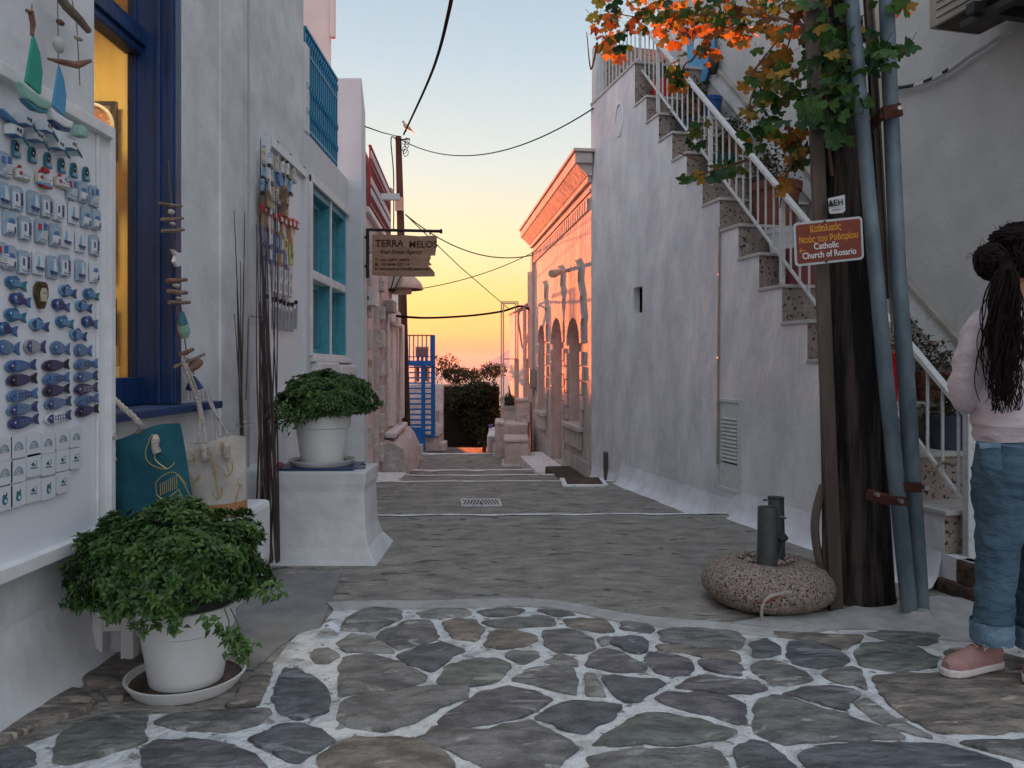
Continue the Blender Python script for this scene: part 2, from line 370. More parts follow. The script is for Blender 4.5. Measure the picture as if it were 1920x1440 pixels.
# hillside under and round the village, dropping to the sea
mb = MB(); xs = [-400,-120,-40,-12,-4,4,12,40,120,400]; ys = [-300,-60,-10,0,6,12,17.4,22,40,90,200,340]
def lz(x, y): return -.75 if y < 17 else -.75-(y-17)*.19
for y in ys:
    for x in xs: mb.v.append(Vector((x, y, min(-.62, lz(x, y)))))
for j in range(len(ys)-1):
    for i in range(len(xs)-1):
        a = j*len(xs)+i; mb.f.append((a, a+1, a+1+len(xs), a+len(xs))); mb.mi.append(0)
obj('ground', mb, M['land'], origin=(0,0,-.62), kind='structure')
mb = MB(); random.seed(3)                               # headland across the water
nx, ny = 44, 10; hl = 7200
for j in range(ny):
    for i in range(nx):
        u = i/(nx-1); x = -170+u*1200; v = j/(ny-1)
        prof = (215*min(1, (u/.12))**.8 if u < .12 else 215+120*(u-.12))
        prof *= math.sin(math.pi*(.03+.94*v))**.7
        mb.v.append(Vector((x*hl/3600, hl+v*900, -46+prof*(1+.16*noise.noise(Vector((x*.02, v*4, 0)))))))
for j in range(ny-1):
    for i in range(nx-1):
        a = j*nx+i; mb.f.append((a,a+1,a+1+nx,a+nx)); mb.mi.append(0)
obj('headland', mb, M['headland'], kind='structure', smooth=True)

# the lane: a run of shallow treads stepping down toward the sea
EDG = [5.98, 8.28, 9.62, 11.0, 14.1]; LEV = [0, -.08, -.20, -.32, -.44, -.58]
def gz(y):
    for e, l in zip(EDG, LEV):
        if y < e: return l
    return LEV[-1]
def edge_y(k, x):
    return EDG[k] + [.10*x*.25, .02*x, .05*math.sin(x*2), .04*math.sin(x*1.7), 0][k] + .012*math.sin(x*9+k)
mb = MB()
X = [-2.6+.2*i for i in range(31)]
prev = [Vector((x, -6, LEV[0])) for x in X]
for k in range(6):
    a = [Vector((x, -6 if k == 0 else edge_y(k-1, x), LEV[k])) for x in X]
    b = [Vector((x, edge_y(k, x) if k < 5 else 17.4, LEV[k])) for x in X]
    base = len(mb.v); mb.v += a+b; n = len(X)
    for i in range(n-1): mb.f.append((base+i, base+i+1, base+n+i+1, base+n+i)); mb.mi.append(0)
    if k < 5:
        c = [Vector((v.x, v.y, LEV[k+1])) for v in b]; base2 = len(mb.v); mb.v += c
        for i in range(n-1): mb.f.append((base+n+i, base+n+i+1, base2+i+1, base2+i)); mb.mi.append(0)
obj('lane', mb, M['lane'], origin=(0,0,0), kind='structure')
def nosing(k, x0, x1, wdt, z=.006):
    mb = MB(); n = 60
    for i in range(n+1):
        x = x0+(x1-x0)*i/n; y = edge_y(k, x); ww = wdt*(.55+.9*abs(noise.noise(Vector((x*3.1, k*7, 0)))))
        mb.v += [Vector((x, y+.004, LEV[k]+z)), Vector((x, y-ww, LEV[k]+z)), Vector((x, y+.004, LEV[k]-.03))]
    for i in range(n):
        a = i*3; mb.f += [(a, a+3, a+4, a+1), (a, a+2, a+5, a+3)]; mb.mi += [0,0]
    obj('step_edge', mb, M['nosing'], origin=(0, EDG[k], LEV[k]), kind='structure')
nosing(0, -1.5, 1.72, .06); nosing(1, -1.62, 1.1, .10); nosing(2, -1.7, .70, .13); nosing(3, -1.8, .6, .17); nosing(4, -1.9, .36, .22)
# second, thinner painted line just before the third edge
mb = MB()
for i in range(41):
    x = -1.35+2.0*i/40; y = 9.0+.03*math.sin(x*4); mb.v += [Vector((x, y, LEV[2]+.005)), Vector((x, y-.05, LEV[2]+.005))]
for i in range(40): mb.f.append((2*i, 2*i+2, 2*i+3, 2*i+1)); mb.mi.append(0)
obj('painted_line', mb, M['nosing'], origin=(0,9,LEV[2]), kind='structure')
# side border next to the left houses
mb = MB(); mb.box((-1.75, 8.3, -.2), (-1.32, 9.6, -.165)); obj('threshold_slab', mb, M['nosing'], kind='structure', bevel=.008)

# foreground crazy paving: whitewashed joints with the stones let into them
def gpoly(pts, z): return [G(x, y, z) for x, y in pts]
def sheet(name, pts, mat, z, ext=.02):
    mb = MB(); mb.prism([Vector((p.x, p.y, z-ext)) for p in pts], (0,0,ext)); obj(name, mb, mat, kind='structure', tri=True)
band_top = [(612,1134),(700,1131),(800,1131),(900,1128),(1000,1127),(1080,1137),(1160,1153),(1240,1163),(1330,1170),(1400,1178),(1480,1182),(1560,1168),(1640,1168),(1760,1180),(1980,1200)]
band_bot = [(2060,1222),(1760,1203),(1640,1184),(1560,1184),(1480,1198),(1400,1194),(1330,1185),(1240,1180),(1160,1170),(1080,1152),(1000,1141),(900,1142),(800,1145),(700,1145),(625,1147)]
mort = gpoly(band_bot[::-1], 0)
mort = mort + [Vector((6,2.9,0)), Vector((6,-2,0)), Vector((-1.45,-2,0)), Vector((-1.45,2.0,0))] + gpoly([(0,1420),(120,1375),(230,1345),(400,1338),(480,1330),(495,1290),(510,1250),(545,1205),(560,1190),(600,1180)], 0)
sheet('joint_mortar', mort, M['mortar'], .006, .012)
bt = gpoly(band_top, 0); bb_ = gpoly(band_bot, 0)
def smooth_line(ps, n=5): return bez(ps, n)
bl = smooth_line(bt)+smooth_line(bb_)
mb = MB(); mb.prism([Vector((p.x, p.y, -.004)) for p in bl], (0,0,.018)); obj('cement_band', mb, M['curb'], kind='structure', tri=True)
sheet('cement_apron', gpoly([(1375,1172),(1430,1160),(1560,1150),(1600,1140),(1760,1120),(2050,1150),(2050,1200),(1760,1182),(1640,1168),(1560,1168),(1480,1182)], 0), M['curb'], .010, .016)
sheet('cement_patch', gpoly([(470,1080),(640,1075),(620,1132),(600,1180),(560,1190),(510,1225),(480,1260),(400,1250),(400,1120)], 0), M['cement'], .0065, .012)
pav = obj('paving', MB(), M['mortar'], origin=(0,0,0), kind='structure') if False else None
pv = bpy.data.objects.new('paving', None); pv.empty_display_size = .1; col.objects.link(pv); pv['kind'] = 'structure'
def chaikin(ps, n=2):
    for _ in range(n):
        q = []
        for i in range(len(ps)):
            a, b = ps[i], ps[(i+1)%len(ps)]; q += [a.lerp(b, .12), a.lerp(b, .88)]
        ps = q
    return ps
STN = 0
def stone(pts, mi=None, h=.016):
    global STN; STN += 1
    c0 = sum(pts, Vector())/len(pts); ps = chaikin([p+(p-c0).normalized()*.003 for p in pts], 1)
    # subdivide long sides and roughen the outline
    q = []
    for i in range(len(ps)):
        a, b = ps[i], ps[(i+1)%len(ps)]; q.append(a); L_ = (b-a).length
        for k in range(1, int(L_/.035)+1):
            if L_ > .05: q.append(a.lerp(b, k/(int(L_/.035)+1)))
    c = sum(q, Vector())/len(q); n = len(q)
    def rough(p, s): 
        f = noise.noise(Vector((p.x*16, p.y*16, STN)))*.016 + noise.noise(Vector((p.x*45, p.y*45, STN)))*.010
        d = (p-c); l_ = d.length or 1; return c+d*(1+(f+s)/l_)
    mb = MB(); o1 = [rough(p, .004) for p in q]; o2 = [rough(p, -.004) for p in q]; o3 = [c+(p-c)*.72 for p in o2]; o4 = [c+(p-c)*.36 for p in o2]
    tilt = Vector((random.uniform(-.02,.02), random.uniform(-.02,.02)))
    def hz(p): return h+.009*noise.noise(Vector((p.x*6, p.y*9, STN)))+(p.x-c.x)*tilt.x*.5+(p.y-c.y)*tilt.y*.5
    mb.v = [Vector((p.x,p.y,0)) for p in o1]+[Vector((p.x,p.y,hz(p)-.004)) for p in o1]+[Vector((p.x,p.y,hz(p))) for p in o2]+[Vector((p.x,p.y,hz(p)+.003)) for p in o3]+[Vector((p.x,p.y,hz(p)+.003)) for p in o4]+[Vector((c.x,c.y,hz(c)+.003))]
    for i in range(n):
        j = (i+1)%n; mb.f += [(i,j,n+j,n+i),(n+i,n+j,2*n+j,2*n+i),(2*n+i,2*n+j,3*n+j,3*n+i),(3*n+i,3*n+j,4*n+j,4*n+i),(4*n+i,4*n+j,5*n)]; mb.mi += [0]*5
    obj('stone', mb, STONES[random.randrange(len(STONES)) if mi is None else mi], parent=pv, smooth=True)
SA = [([(0,905),(60,890),(120,885),(165,915),(180,960),(0,990)],0),([(275,845),(330,790),(450,735),(600,700),(720,690),(735,720),(710,780),(730,830),(640,880),(480,920),(340,955),(275,940)],3),
 ([(780,750),(850,710),(1000,690),(1200,685),(1335,680),(1340,705),(1290,750),(1150,795),(1000,790),(850,775)],1),([(705,900),(780,845),(950,835),(1100,850),(1250,905),(1340,985),(1200,1020),(750,1010)],5),
 ([(1240,830),(1380,765),(1520,755),(1640,800),(1660,840),(1580,890),(1490,945),(1400,915),(1300,870)],0),([(1365,650),(1385,560),(1415,475),(1500,480),(1600,540),(1650,620),(1640,690),(1490,735),(1400,690)],0),
 ([(395,520),(480,470),(700,310),(700,500),(640,590),(600,640),(550,640),(500,570)],2),([(0,790),(100,700),(250,620),(340,560),(420,590),(480,640),(440,680),(300,720),(180,770),(60,820),(0,850)],2),
 ([(1190,600),(1250,520),(1300,450),(1365,455),(1340,540),(1310,630),(1290,655),(1120,660)],2)]
SB = [([(440,240),(500,190),(600,170),(720,185),(735,215),(620,270),(560,290),(430,280)],1),([(800,195),(900,180),(1050,178),(1070,205),(900,220),(830,215)],4),([(1095,185),(1200,170),(1340,180),(1310,205),(1170,215)],1),
 ([(1130,240),(1250,225),(1420,210),(1490,225),(1500,255),(1380,265),(1190,268)],1),([(1400,180),(1500,180),(1610,205),(1500,212)],1),([(1545,230),(1620,222),(1720,232),(1780,265),(1790,290),(1700,290),(1560,260)],2),
 ([(1820,240),(1960,245),(1990,275),(1960,295),(1830,275)],1),([(600,320),(650,290),(740,240),(860,235),(890,270),(915,315),(800,360),(720,372),(680,360)],1),([(940,245),(1010,230),(1090,235),(1145,275),(1100,335),(990,325),(960,290)],2),
 ([(1130,360),(1190,285),(1290,278),(1380,300),(1405,330),(1350,360),(1230,375)],2),([(1430,290),(1540,275),(1620,285),(1670,320),(1690,370),(1630,400),(1500,390),(1450,350)],1),([(1700,330),(1760,312),(1775,335),(1730,360)],4),
 ([(1785,315),(1860,305),(1930,320),(1960,345),(1950,385),(1910,400),(1830,370),(1775,350)],0),([(405,345),(470,310),(560,315),(640,350),(690,395),(600,395),(480,390),(420,370)],4),([(270,415),(300,385),(370,378),(420,410),(360,445),(310,445)],4),
 ([(410,470),(440,420),(560,410),(680,430),(780,480),(850,510),(840,540),(700,580),(560,590),(430,610),(412,540)],1),([(705,410),(800,370),(940,345),(1040,385),(960,430),(880,490),(820,475),(750,440)],0),
 ([(895,550),(960,470),(1080,430),(1200,430),(1270,465),(1240,510),(1160,560),(1000,570)],3),([(1245,410),(1300,385),(1400,395),(1420,420),(1330,455)],1),([(1440,440),(1510,408),(1600,440),(1610,465),(1500,455)],4),
 ([(1290,530),(1350,480),(1500,465),(1590,475),(1600,540),(1590,600),(1500,590),(1400,560)],1),([(1645,460),(1670,410),(1740,378),(1830,400),(1900,440),(1950,465),(1930,492),(1780,490)],5),([(1645,510),(1695,510),(1735,590),(1750,615),(1645,612)],4),
 ([(1735,520),(1800,505),(1920,515),(2000,530),(2050,555),(1970,600),(1920,640),(1840,640),(1780,590)],0),([(410,720),(430,640),(560,600),(720,590),(900,575),(1060,580),(1060,620),(900,680),(780,750),(640,790),(480,770)],1),
 ([(900,750),(1000,680),(1120,600),(1280,570),(1400,590),(1480,640),(1380,700),(1220,745),(1100,765)],5),([(1390,725),(1500,660),(1600,640),(1750,645),(1830,665),(1760,740),(1640,800),(1560,790),(1480,750)],0),
 ([(800,830),(900,770),(1100,790),(1250,760),(1380,745),(1450,780),(1560,830),(1600,870),(1560,930),(1500,975),(1300,1010),(1120,970),(960,880),(860,845)],1),([(320,920),(400,850),(480,830),(700,820),(830,850),(940,900),(1010,970),(900,1030),(330,1010)],2),
 ([(1680,860),(1780,790),(1900,715),(1960,700),(2040,710),(2200,735),(2320,770),(2400,800),(2320,830),(2120,855),(1920,855),(1800,865)],3),([(1665,925),(1750,895),(1950,885),(2170,880),(2300,890),(2360,960),(2340,1020),(1700,1010)],1)]
SC = [([(100,290),(180,270),(350,280),(490,295),(510,330),(500,375),(380,378),(230,362),(115,335)],1),([(90,365),(200,362),(380,385),(500,405),(500,440),(380,425),(230,395),(110,385)],2),([(20,425),(60,400),(150,400),(240,430),(265,475),(240,510),(150,515),(80,490)],5),
 ([(295,435),(380,435),(500,455),(505,510),(400,500),(320,470)],5),([(555,350),(630,322),(680,355),(700,395),(650,420),(560,415)],0),([(555,460),(620,435),(720,455),(840,500),(850,530),(740,560),(660,550),(570,500)],1),
 ([(740,410),(745,350),(830,340),(1000,385),(1045,430),(1000,460),(880,475),(780,450)],0),([(905,510),(960,475),(1060,470),(1110,490),(1130,580),(1060,555),(960,540)],1),([(1070,400),(1110,355),(1230,345),(1380,365),(1470,410),(1480,460),(1400,480),(1250,485),(1110,460)],3),
 ([(190,570),(250,530),(330,505),(450,530),(560,540),(635,575),(560,600),(420,600),(300,585)],5),([(65,620),(150,590),(300,600),(430,615),(520,650),(525,740),(480,755),(330,700),(160,670)],5),([(710,600),(800,570),(930,560),(1060,580),(1095,610),(1050,640),(1030,690),(900,650),(800,620)],5),
 ([(570,650),(680,610),(800,640),(1000,710),(1200,770),(1350,830),(1100,835),(850,840),(740,860),(640,830),(575,790)],1),([(1075,655),(1130,630),(1250,710),(1350,760),(1450,820),(1350,805),(1180,740)],4),
 ([(1170,540),(1190,510),(1350,500),(1700,490),(2000,500),(2200,560),(2150,720),(1920,790),(1700,800),(1500,800),(1380,750),(1250,650)],2),([(470,890),(560,840),(640,860),(700,910),(780,975),(700,1020),(530,1010),(490,950)],0),
 ([(790,910),(900,870),(1100,850),(1500,855),(1700,910),(1870,970),(1700,1050),(1000,1040),(820,970)],0),([(1580,845),(1760,840),(1960,830),(2150,800),(2200,900),(1960,940),(1750,890)],1),([(1530,390),(1600,375),(1800,400),(1940,430),(1960,475),(1700,485),(1540,480)],2),
 ([(620,285),(850,300),(1120,310),(1100,335),(1010,380),(860,335),(640,310)],2),([(1110,300),(1250,285),(1500,305),(1480,345),(1400,360),(1230,330)],1),([(2000,430),(2150,400),(2350,430),(2380,520),(2230,550),(2030,490)],1)]
for lst, x0, y0 in ((SA,0,1080),(SB,480,1080),(SC,1200,1080)):
    for pts, mi in lst: stone([G(x0+x/2.6667, y0+y/2.6667, 0) for x, y in pts], mi)
random.seed(11)     # the paving goes on behind the photographer and to the right
for j in range(9):
    for i in range(13):
        cx = -1.3+i*.42+(j%2)*.2; cy = 1.72-j*.33
        if cx > 4.2: continue
        n = random.randint(6, 8); ps = []
        for k in range(n):
            a = 2*math.pi*k/n+random.uniform(-.2,.2); ps.append(Vector((cx+math.cos(a)*.205*random.uniform(.85,1.03), cy+math.sin(a)*.15*random.uniform(.85,1.03), 0)))
        stone(ps)

# ================================================================ left row of houses
hs = thing('shop_house', (-1.65, 4.5, 0), 'tall whitewashed shop house with deep blue window and magnet boards on its wall', 'house')
XL = -1.65
mb = MB(); mb.box((-1.87,-4,0),(XL,3.04,6.2)); mb.box((-1.87,3.04,0),(XL,3.74,.93)); mb.box((-1.87,3.04,3.45),(XL,3.74,6.2)); mb.box((-1.87,3.74,0),(XL,6.09,6.2))
obj('wall', mb, M['plaster'], hs, bevel=.012)
mb = MB(); mb.box((-1.66,4.32,0),(-1.637,5.0,6.2)); obj('pilaster', mb, M['plaster'], hs, bevel=.015)
# flared plaster foot along the wall
mb = MB(); n = 24
for i in range(n+1):
    y = -1+i*(4.3+1)/n; wob = .02*math.sin(y*5); 
    for k,(dx,z) in enumerate([(0,.30),(.012,.16),(.035,.06),(.08+wob,.0)]): mb.v.append(Vector((XL+.003+dx, y, z)))
for i in range(n):
    for k in range(3):
        a = i*4+k; mb.f.append((a,a+1,a+5,a+4)); mb.mi.append(0)
obj('wall_foot', mb, M['plaster'], hs, smooth=True)
mb = MB(); mb.tube([(-1.60,4.66,.3),(-1.60,4.665,2.5),(-1.602,4.66,6.2)], .007, 8); obj('conduit', mb, M['palecable'], hs)
mb = MB(); mb.tube([(-1.60,4.62,.95),(-1.598,4.66,1.46),(-1.598,5.1,1.47)], .004, 5); obj('wire', mb, M['string'], hs)
# blue shop window
bw = thing('shop_window', (-1.8, 3.4, .93), 'deep blue framed shop window with ochre room behind the glass', 'window')
def bx(name, a, b, mat, par, bev=.004, **k): return obj(name, MB().box(a, b), mat, par, bevel=bev, **k)
bx('sill', (-1.868,3.03,.928),(-1.565,4.16,.968), M['blue'], bw, .008)
bx('bottom_rail', (-1.86,3.05,.97),(-1.79,3.74,1.10), M['blue'], bw)
bx('jamb', (-1.85,3.722,.97),(-1.63,3.742,3.44), M['blue'], bw); bx('stile', (-1.86,3.712,1.10),(-1.82,3.722,3.44), M['blue'], bw)

bx('bead', (-1.72,3.706,.97),(-1.70,3.722,3.44), M['blue'], bw); bx('bead', (-1.665,3.712,.97),(-1.64,3.722,3.44), M['blue'], bw)
bx('transom', (-1.87,3.05,2.66),(-1.79,3.72,2.80), M['blue'], bw, .01); bx('transom_bead', (-1.79,3.05,2.70),(-1.77,3.72,2.76), M['blue'], bw)
bx('glazing_bar', (-1.85,3.40,2.80),(-1.81,3.43,3.44), M['blue'], bw); bx('top_rail', (-1.86,3.05,3.38),(-1.79,3.72,3.449), M['blue'], bw)
bx('casing', (-1.652,3.742,.968),(-1.635,3.80,3.5), M['blue'], bw)
gm = bpy.data.materials.new('clear_pane'); gm.use_nodes = True; t_ = gm.node_tree; t_.nodes.clear()
o_ = t_.nodes.new('ShaderNodeOutputMaterial'); ms_ = t_.nodes.new('ShaderNodeMixShader'); tr_ = t_.nodes.new('ShaderNodeBsdfTransparent'); gl_ = t_.nodes.new('ShaderNodeBsdfGlossy'); fr_ = t_.nodes.new('ShaderNodeFresnel')
gl_.inputs['Roughness'].default_value = .02; tr_.inputs[0].default_value = (.93,.95,.94,1); mt_ = t_.nodes.new('ShaderNodeMath'); mt_.operation = 'MULTIPLY'; mt_.inputs[1].default_value = .55
t_.links.new(fr_.outputs[0], mt_.inputs[0]); t_.links.new(mt_.outputs[0], ms_.inputs[0]); t_.links.new(tr_.outputs[0], ms_.inputs[1]); t_.links.new(gl_.outputs[0], ms_.inputs[2]); t_.links.new(ms_.outputs[0], o_.inputs[0])
M['clear'] = gm
obj('pane', MB().box((-1.832,3.05,1.10),(-1.826,3.712,2.66)), M['clear'], bw); obj('pane', MB().box((-1.832,3.05,2.80),(-1.826,3.712,3.38)), M['clear'], bw)
# the room
rm = thing('shop_room', (-2.8, 4, .3), 'ochre painted shop room seen through the blue window', 'room')
mb = MB(); mb.add([(-4.2,2.2,.3),(-1.871,2.2,.3),(-1.871,5.2,.3),(-4.2,5.2,.3),(-4.2,2.2,3.6),(-1.871,2.2,3.6),(-1.871,5.2,3.6),(-4.2,5.2,3.6)], [(0,1,2,3),(4,7,6,5),(3,2,6,7),(0,3,7,4),(0,4,5,1)])
obj('wall', mb, M['yellowroom'], rm)
ld_ = bpy.data.lights.new('shop_lamp', 'AREA'); lo_ = bpy.data.objects.new('shop_lamp', ld_); col.objects.link(lo_); lo_.location = (-2.7,4.0,3.5); ld_.energy = 18; ld_.size = .5; ld_.color = (1,.78,.5)
def roompic(px0,py0,px1,py1,Y,name,label,mats):
    a = P(px0,py1,Y); b = P(px1,py0,Y)
    t = thing(name, ((a.x+b.x)/2, Y, a.z), label, 'picture')
    bx('frame', (a.x,Y-.03,a.z),(b.x,Y,b.z), mats[0], t, .004); f = .18*(b.x-a.x) if b.x-a.x > .1 else .015
    bx('canvas', (a.x+f,Y-.036,a.z+f),(b.x-f,Y-.029,b.z-f), mats[1], t, 0)
roompic(168,192,222,302,5.15,'framed_picture','dark wooden framed picture behind the decorated plate in the shop room',(M['brownframe'],M['picture']))
roompic(168,378,217,502,5.15,'framed_picture','tall dark carved picture, second from the top inside the blue window',(M['brownframe'],M['picture']))
roompic(168,560,220,648,5.15,'framed_picture','dark framed picture just above the pale tile pictures in the shop window',(M['brownframe'],M['picture']))
roompic(180,650,222,686,5.10,'tile_picture','small pale square picture, upper of the two near the blue sill',(M['m_cream'],M['picture']))
roompic(180,688,228,722,5.10,'tile_picture','small pale square picture standing lowest, right above the blue sill',(M['m_cream'],M['picture']))
c_ = P(176,240,4.9); mb = MB(); prof = [(.001,0),(.09,.005),(.14,.03),(.145,.032),(.14,.036),(.09,.014),(.001,.01)]
mb.lathe(prof, n=32); rr = Matrix.Rotation(R(90),4,'X'); mb.v = [rr@v+c_ for v in mb.v]
t = thing('decorated_plate', c_-Vector((0,0,.15)), 'round terracotta plate with pale rim hanging in the shop room', 'plate'); obj('dish', mb, M['plate'], t, smooth=True)
mb = MB(); mb.tube([c_+Vector((math.cos(a)*.14,-.034,math.sin(a)*.14)) for a in [2*math.pi*k/36 for k in range(37)]], .012, 6, False); obj('rim', mb, M['m_cream'], t)

# the next house: turquoise window, blue balcony, pier
h2 = thing('balcony_house', (-1.8, 7, 0), 'lower white house with turquoise window and blue iron balcony beyond the shop', 'house')
mb = MB(); mb.box((-2.3,6.092,0),(XL,7.70,1.21)); mb.box((-2.3,6.092,1.21),(XL,6.29,2.70)); mb.box((-2.3,7.66,1.21),(XL,7.70,2.70)); mb.box((-2.3,6.092,2.70),(XL,7.70,3.02))
obj('wall', mb, M['plaster_clean'], h2, bevel=.006)
mb = MB(); mb.hexa([(-2.5,7.70,0),(-1.48,7.70,0),(-1.55,8.3,0),(-2.5,8.3,0),(-2.5,7.70,4.05),(-1.508,7.70,4.05),(-1.585,8.3,3.90),(-2.5,8.3,3.95)])
obj('pier', mb, M['plaster_clean'], h2, bevel=.012)
bx('pillar', (-1.80,6.095,3.02),(-1.64,6.24,3.74), M['plaster'], h2, .02)
bx('balcony_floor', (-2.5,6.24,3.02),(-1.655,7.695,3.04), M['plaster_clean'], h2)
obj('back_wall', MB().hexa([(-3.4,9.0,0),(-2.12,9.0,0),(-2.5,10.55,0),(-3.4,10.55,0),(-3.4,9.0,7.5),(-2.12,9.0,7.5),(-2.5,10.55,7.5),(-3.4,10.55,7.5)]), M['pinkupper'], h2, bevel=.03)
bx('rain_moulding', (-2.13,8.96,5.0),(-2.07,9.04,7.5), M['pinkupper'], h2, .02)
bx('ledge', (-1.66,6.27,1.19),(-1.60,7.69,1.235), M['trim'], h2, .012); bx('ledge', (-1.66,6.30,1.09),(-1.57,7.0,1.19), M['trim'], h2, .02); bx('ledge', (-1.66,7.04,1.07),(-1.555,7.72,1.17), M['trim'], h2, .02)
tw = thing('turquoise_window', (-1.72, 7.0, 1.24), 'turquoise four-pane window with white surround reflecting the sunset', 'window')
bx('surround', (-1.652,6.25,1.24),(-1.63,6.30,2.72), M['trim'], tw); bx('surround', (-1.652,6.25,2.66),(-1.625,7.70,2.73), M['trim'], tw)
bx('sill', (-1.76,6.30,1.235),(-1.62,7.66,1.262), M['trim'], tw)
WX = -1.76
bx('frame', (WX,6.29,1.26),(-1.655,6.33,2.66), M['turq'], tw); bx('frame', (WX,7.60,1.26),(-1.655,7.66,2.66), M['turq'], tw)
bx('transom', (WX,6.33,1.88),(-1.645,7.60,1.955), M['trim'], tw, .008); bx('mullion', (WX,6.99,1.26),(-1.66,7.05,2.66), M['turq'], tw); bx('mullion_edge', (-1.66,6.985,1.26),(-1.64,7.0,2.66), M['trim'], tw)
bx('frame', (WX,6.33,2.60),(-1.66,7.60,2.66), M['turq'], tw)
for (y0, y1) in ((6.33,6.985),(7.05,7.60)):
    for (z0, z1) in ((1.262,1.88),(1.955,2.60)):
        f = thing('sash', (WX,(y0+y1)/2,z0), None, None); f.parent = tw; f.location = Vector((WX,(y0+y1)/2,z0))-Vector(tw.location)
        s = .05; mbs = MB(); mbs.box((WX-.02,y0,z0),(WX+.02,y0+s,z1)); mbs.box((WX-.02,y1-s-.02,z0),(WX+.02,y1,z1)); mbs.box((WX-.02,y0+s,z0),(WX+.02,y1-s-.02,z0+s)); mbs.box((WX-.02,y0+s,z1-s),(WX+.02,y1-s-.02,z1))
        col.objects.unlink(f); bpy.data.objects.remove(f)
        f = obj('sash', mbs, M['turq'], tw); obj('pane', MB().box((WX-.004,y0+s,z0+s),(WX+.002,y1-s-.02,z1-s)), M['glass'], f)
# blue iron balcony
def balcony(label, Y0, Y1, xf, z0, z1, mat, nb, scroll, back, name='balcony_railing', xslope=0):
    t = thing(name, (xf(Y0), (Y0+Y1)/2, z0), label, 'railing')
    def pt(y, z, d=0): return Vector((xf(y)+d, y, z))
    for z in (z0+.03, z1-.18, z1): obj('rail', MB().beam(pt(Y0,z), pt(Y1,z), .03 if z == z1 else .018, .02), mat, t)
    for k in range(nb):
        y = Y0+(Y1-Y0)*k/(nb-1); b = obj('baluster', MB().beam(pt(y,z0), pt(y,z1), .014, .014, (0,1,0)), mat, t)
    for k in range(nb-1):
        y = Y0+(Y1-Y0)*(k+.5)/(nb-1); r = (Y1-Y0)/(nb-1)*.42
        for zc in (z1-.09, (z0+z1)/2-.05, z0+.16):
            mb = MB(); mb.tube([pt(y+math.cos(a)*r*(1-.06*i), zc+math.sin(a)*r*1.3*(1-.06*i), .012) for i, a in enumerate([-.5+.7*q for q in range(9)])], .006, 4)
            obj('scroll', mb, scroll, t)
    if back: obj('backing_panel', MB().beam(pt(Y0,(z0+z1)/2,-.07), pt(Y1,(z0+z1)/2,-.07), .01, z1-z0-.04), back, t)
    return t
balcony('blue wrought iron balcony railing above the turquoise window', 6.12, 7.25, lambda y: -1.655, 3.04, 3.86, M['railblue'], 17, M['railblue'], M['railblue'])

hf = thing('sun_blocking_house', (-8,31,-4), 'added white house block, hidden behind the quoined house to keep sun off the lane', 'house')  # unseen mass added to keep low sun off the lane, pole and vine
obj('wall', MB().hexa([(-13,28,-5),(-3.98,28,-5),(-5.8,34,-5),(-13,34,-5),(-13,28,3.9),(-3.98,28,3.9),(-5.8,34,3.9),(-13,34,3.9)]), M['farwall'], hf, bevel=.03)
obj('door', MB().box((-7.5,27.94,-4.2),(-6.6,27.995,-2)), M['brightblue'], hf)  # made-up door on the same added block
# white house with quoins beyond the pier
h3 = thing('quoined_house', (-1.7, 10, -.3), 'old white house with lumpy quoins and shutters behind the hanging sign', 'house')
def L2x(y): return -1.102-.0593*y
def L2p(px, py, dx=0): Y = (-1.102+dx)/((px-960)/1440+.0593); return P(px, py, Y)
def slab(name, y0, y1, z0, z1, dx0, dx1, mat, par, bev=.01, **k):
    mb = MB(); mb.hexa([(L2x(y0)+dx0,y0,z0),(L2x(y0)+dx1,y0,z0),(L2x(y1)+dx1,y1,z0),(L2x(y1)+dx0,y1,z0),(L2x(y0)+dx0,y0,z1),(L2x(y0)+dx1,y0,z1),(L2x(y1)+dx1,y1,z1),(L2x(y1)+dx0,y1,z1)])
    return obj(name, mb, mat, par, bevel=bev, **k)
slab('wall', 8.31, 8.62, -.5, 2.83, -.8, 0, M['farwall'], h3, .03); slab('wall', 8.62, 9.72, 2.0, 2.83, -.8, 0, M['farwall'], h3, .02)
slab('wall', 9.72, 11.4, -.6, 2.83, -.8, 0, M['farwall'], h3, .03); slab('wall', 11.4, 13.75, -.7, 2.08, -.8, -.02, M['farwall'], h3, .03)
slab('door', 8.62, 9.72, -.4, 2.0, -.8, -.07, M['pinkupper'], h3, .01, label='mauve flush door beside the hanging sign')
slab('balcony_floor', 8.35, 10.7, 2.832, 2.90, -.8, .05, M['trim'], h3, .015)
random.seed(5)
for z in [i*.36-.1 for i in range(8)]:
    slab('quoin', 8.50, 8.64, z, z+random.uniform(.16,.24), -.01, .045, M['farwall'], h3, .018); slab('quoin', 9.72, 9.95, z+.05, z+random.uniform(.22,.3), -.01, .06, M['farwall'], h3, .02)
for y, w_, z0, z1 in ((10.35,.42,.35,1.86),(11.0,.40,.30,1.95),(11.75,.45,.35,1.9),(12.5,.5,.3,1.85)):
    s = slab('shutter', y, y+w_, z0, z1, 0, .055, M['trim'], h3, .01)
    mb = MB()
    for k in range(9):
        zz = z0+.08+(z1-z0-.16)*k/8; mb.beam((L2x(y+.06)+.062,y+.06,zz),(L2x(y+w_-.06)+.062,y+w_-.06,zz),.012,.03)
    obj('louvre', mb, M['trim'], s, kind='stuff') if False else None
slab('window_sill', 10.25, 12.3, .20, .27, 0, .16, M['trim'], h3, .02)
mb = MB(); random.seed(2)
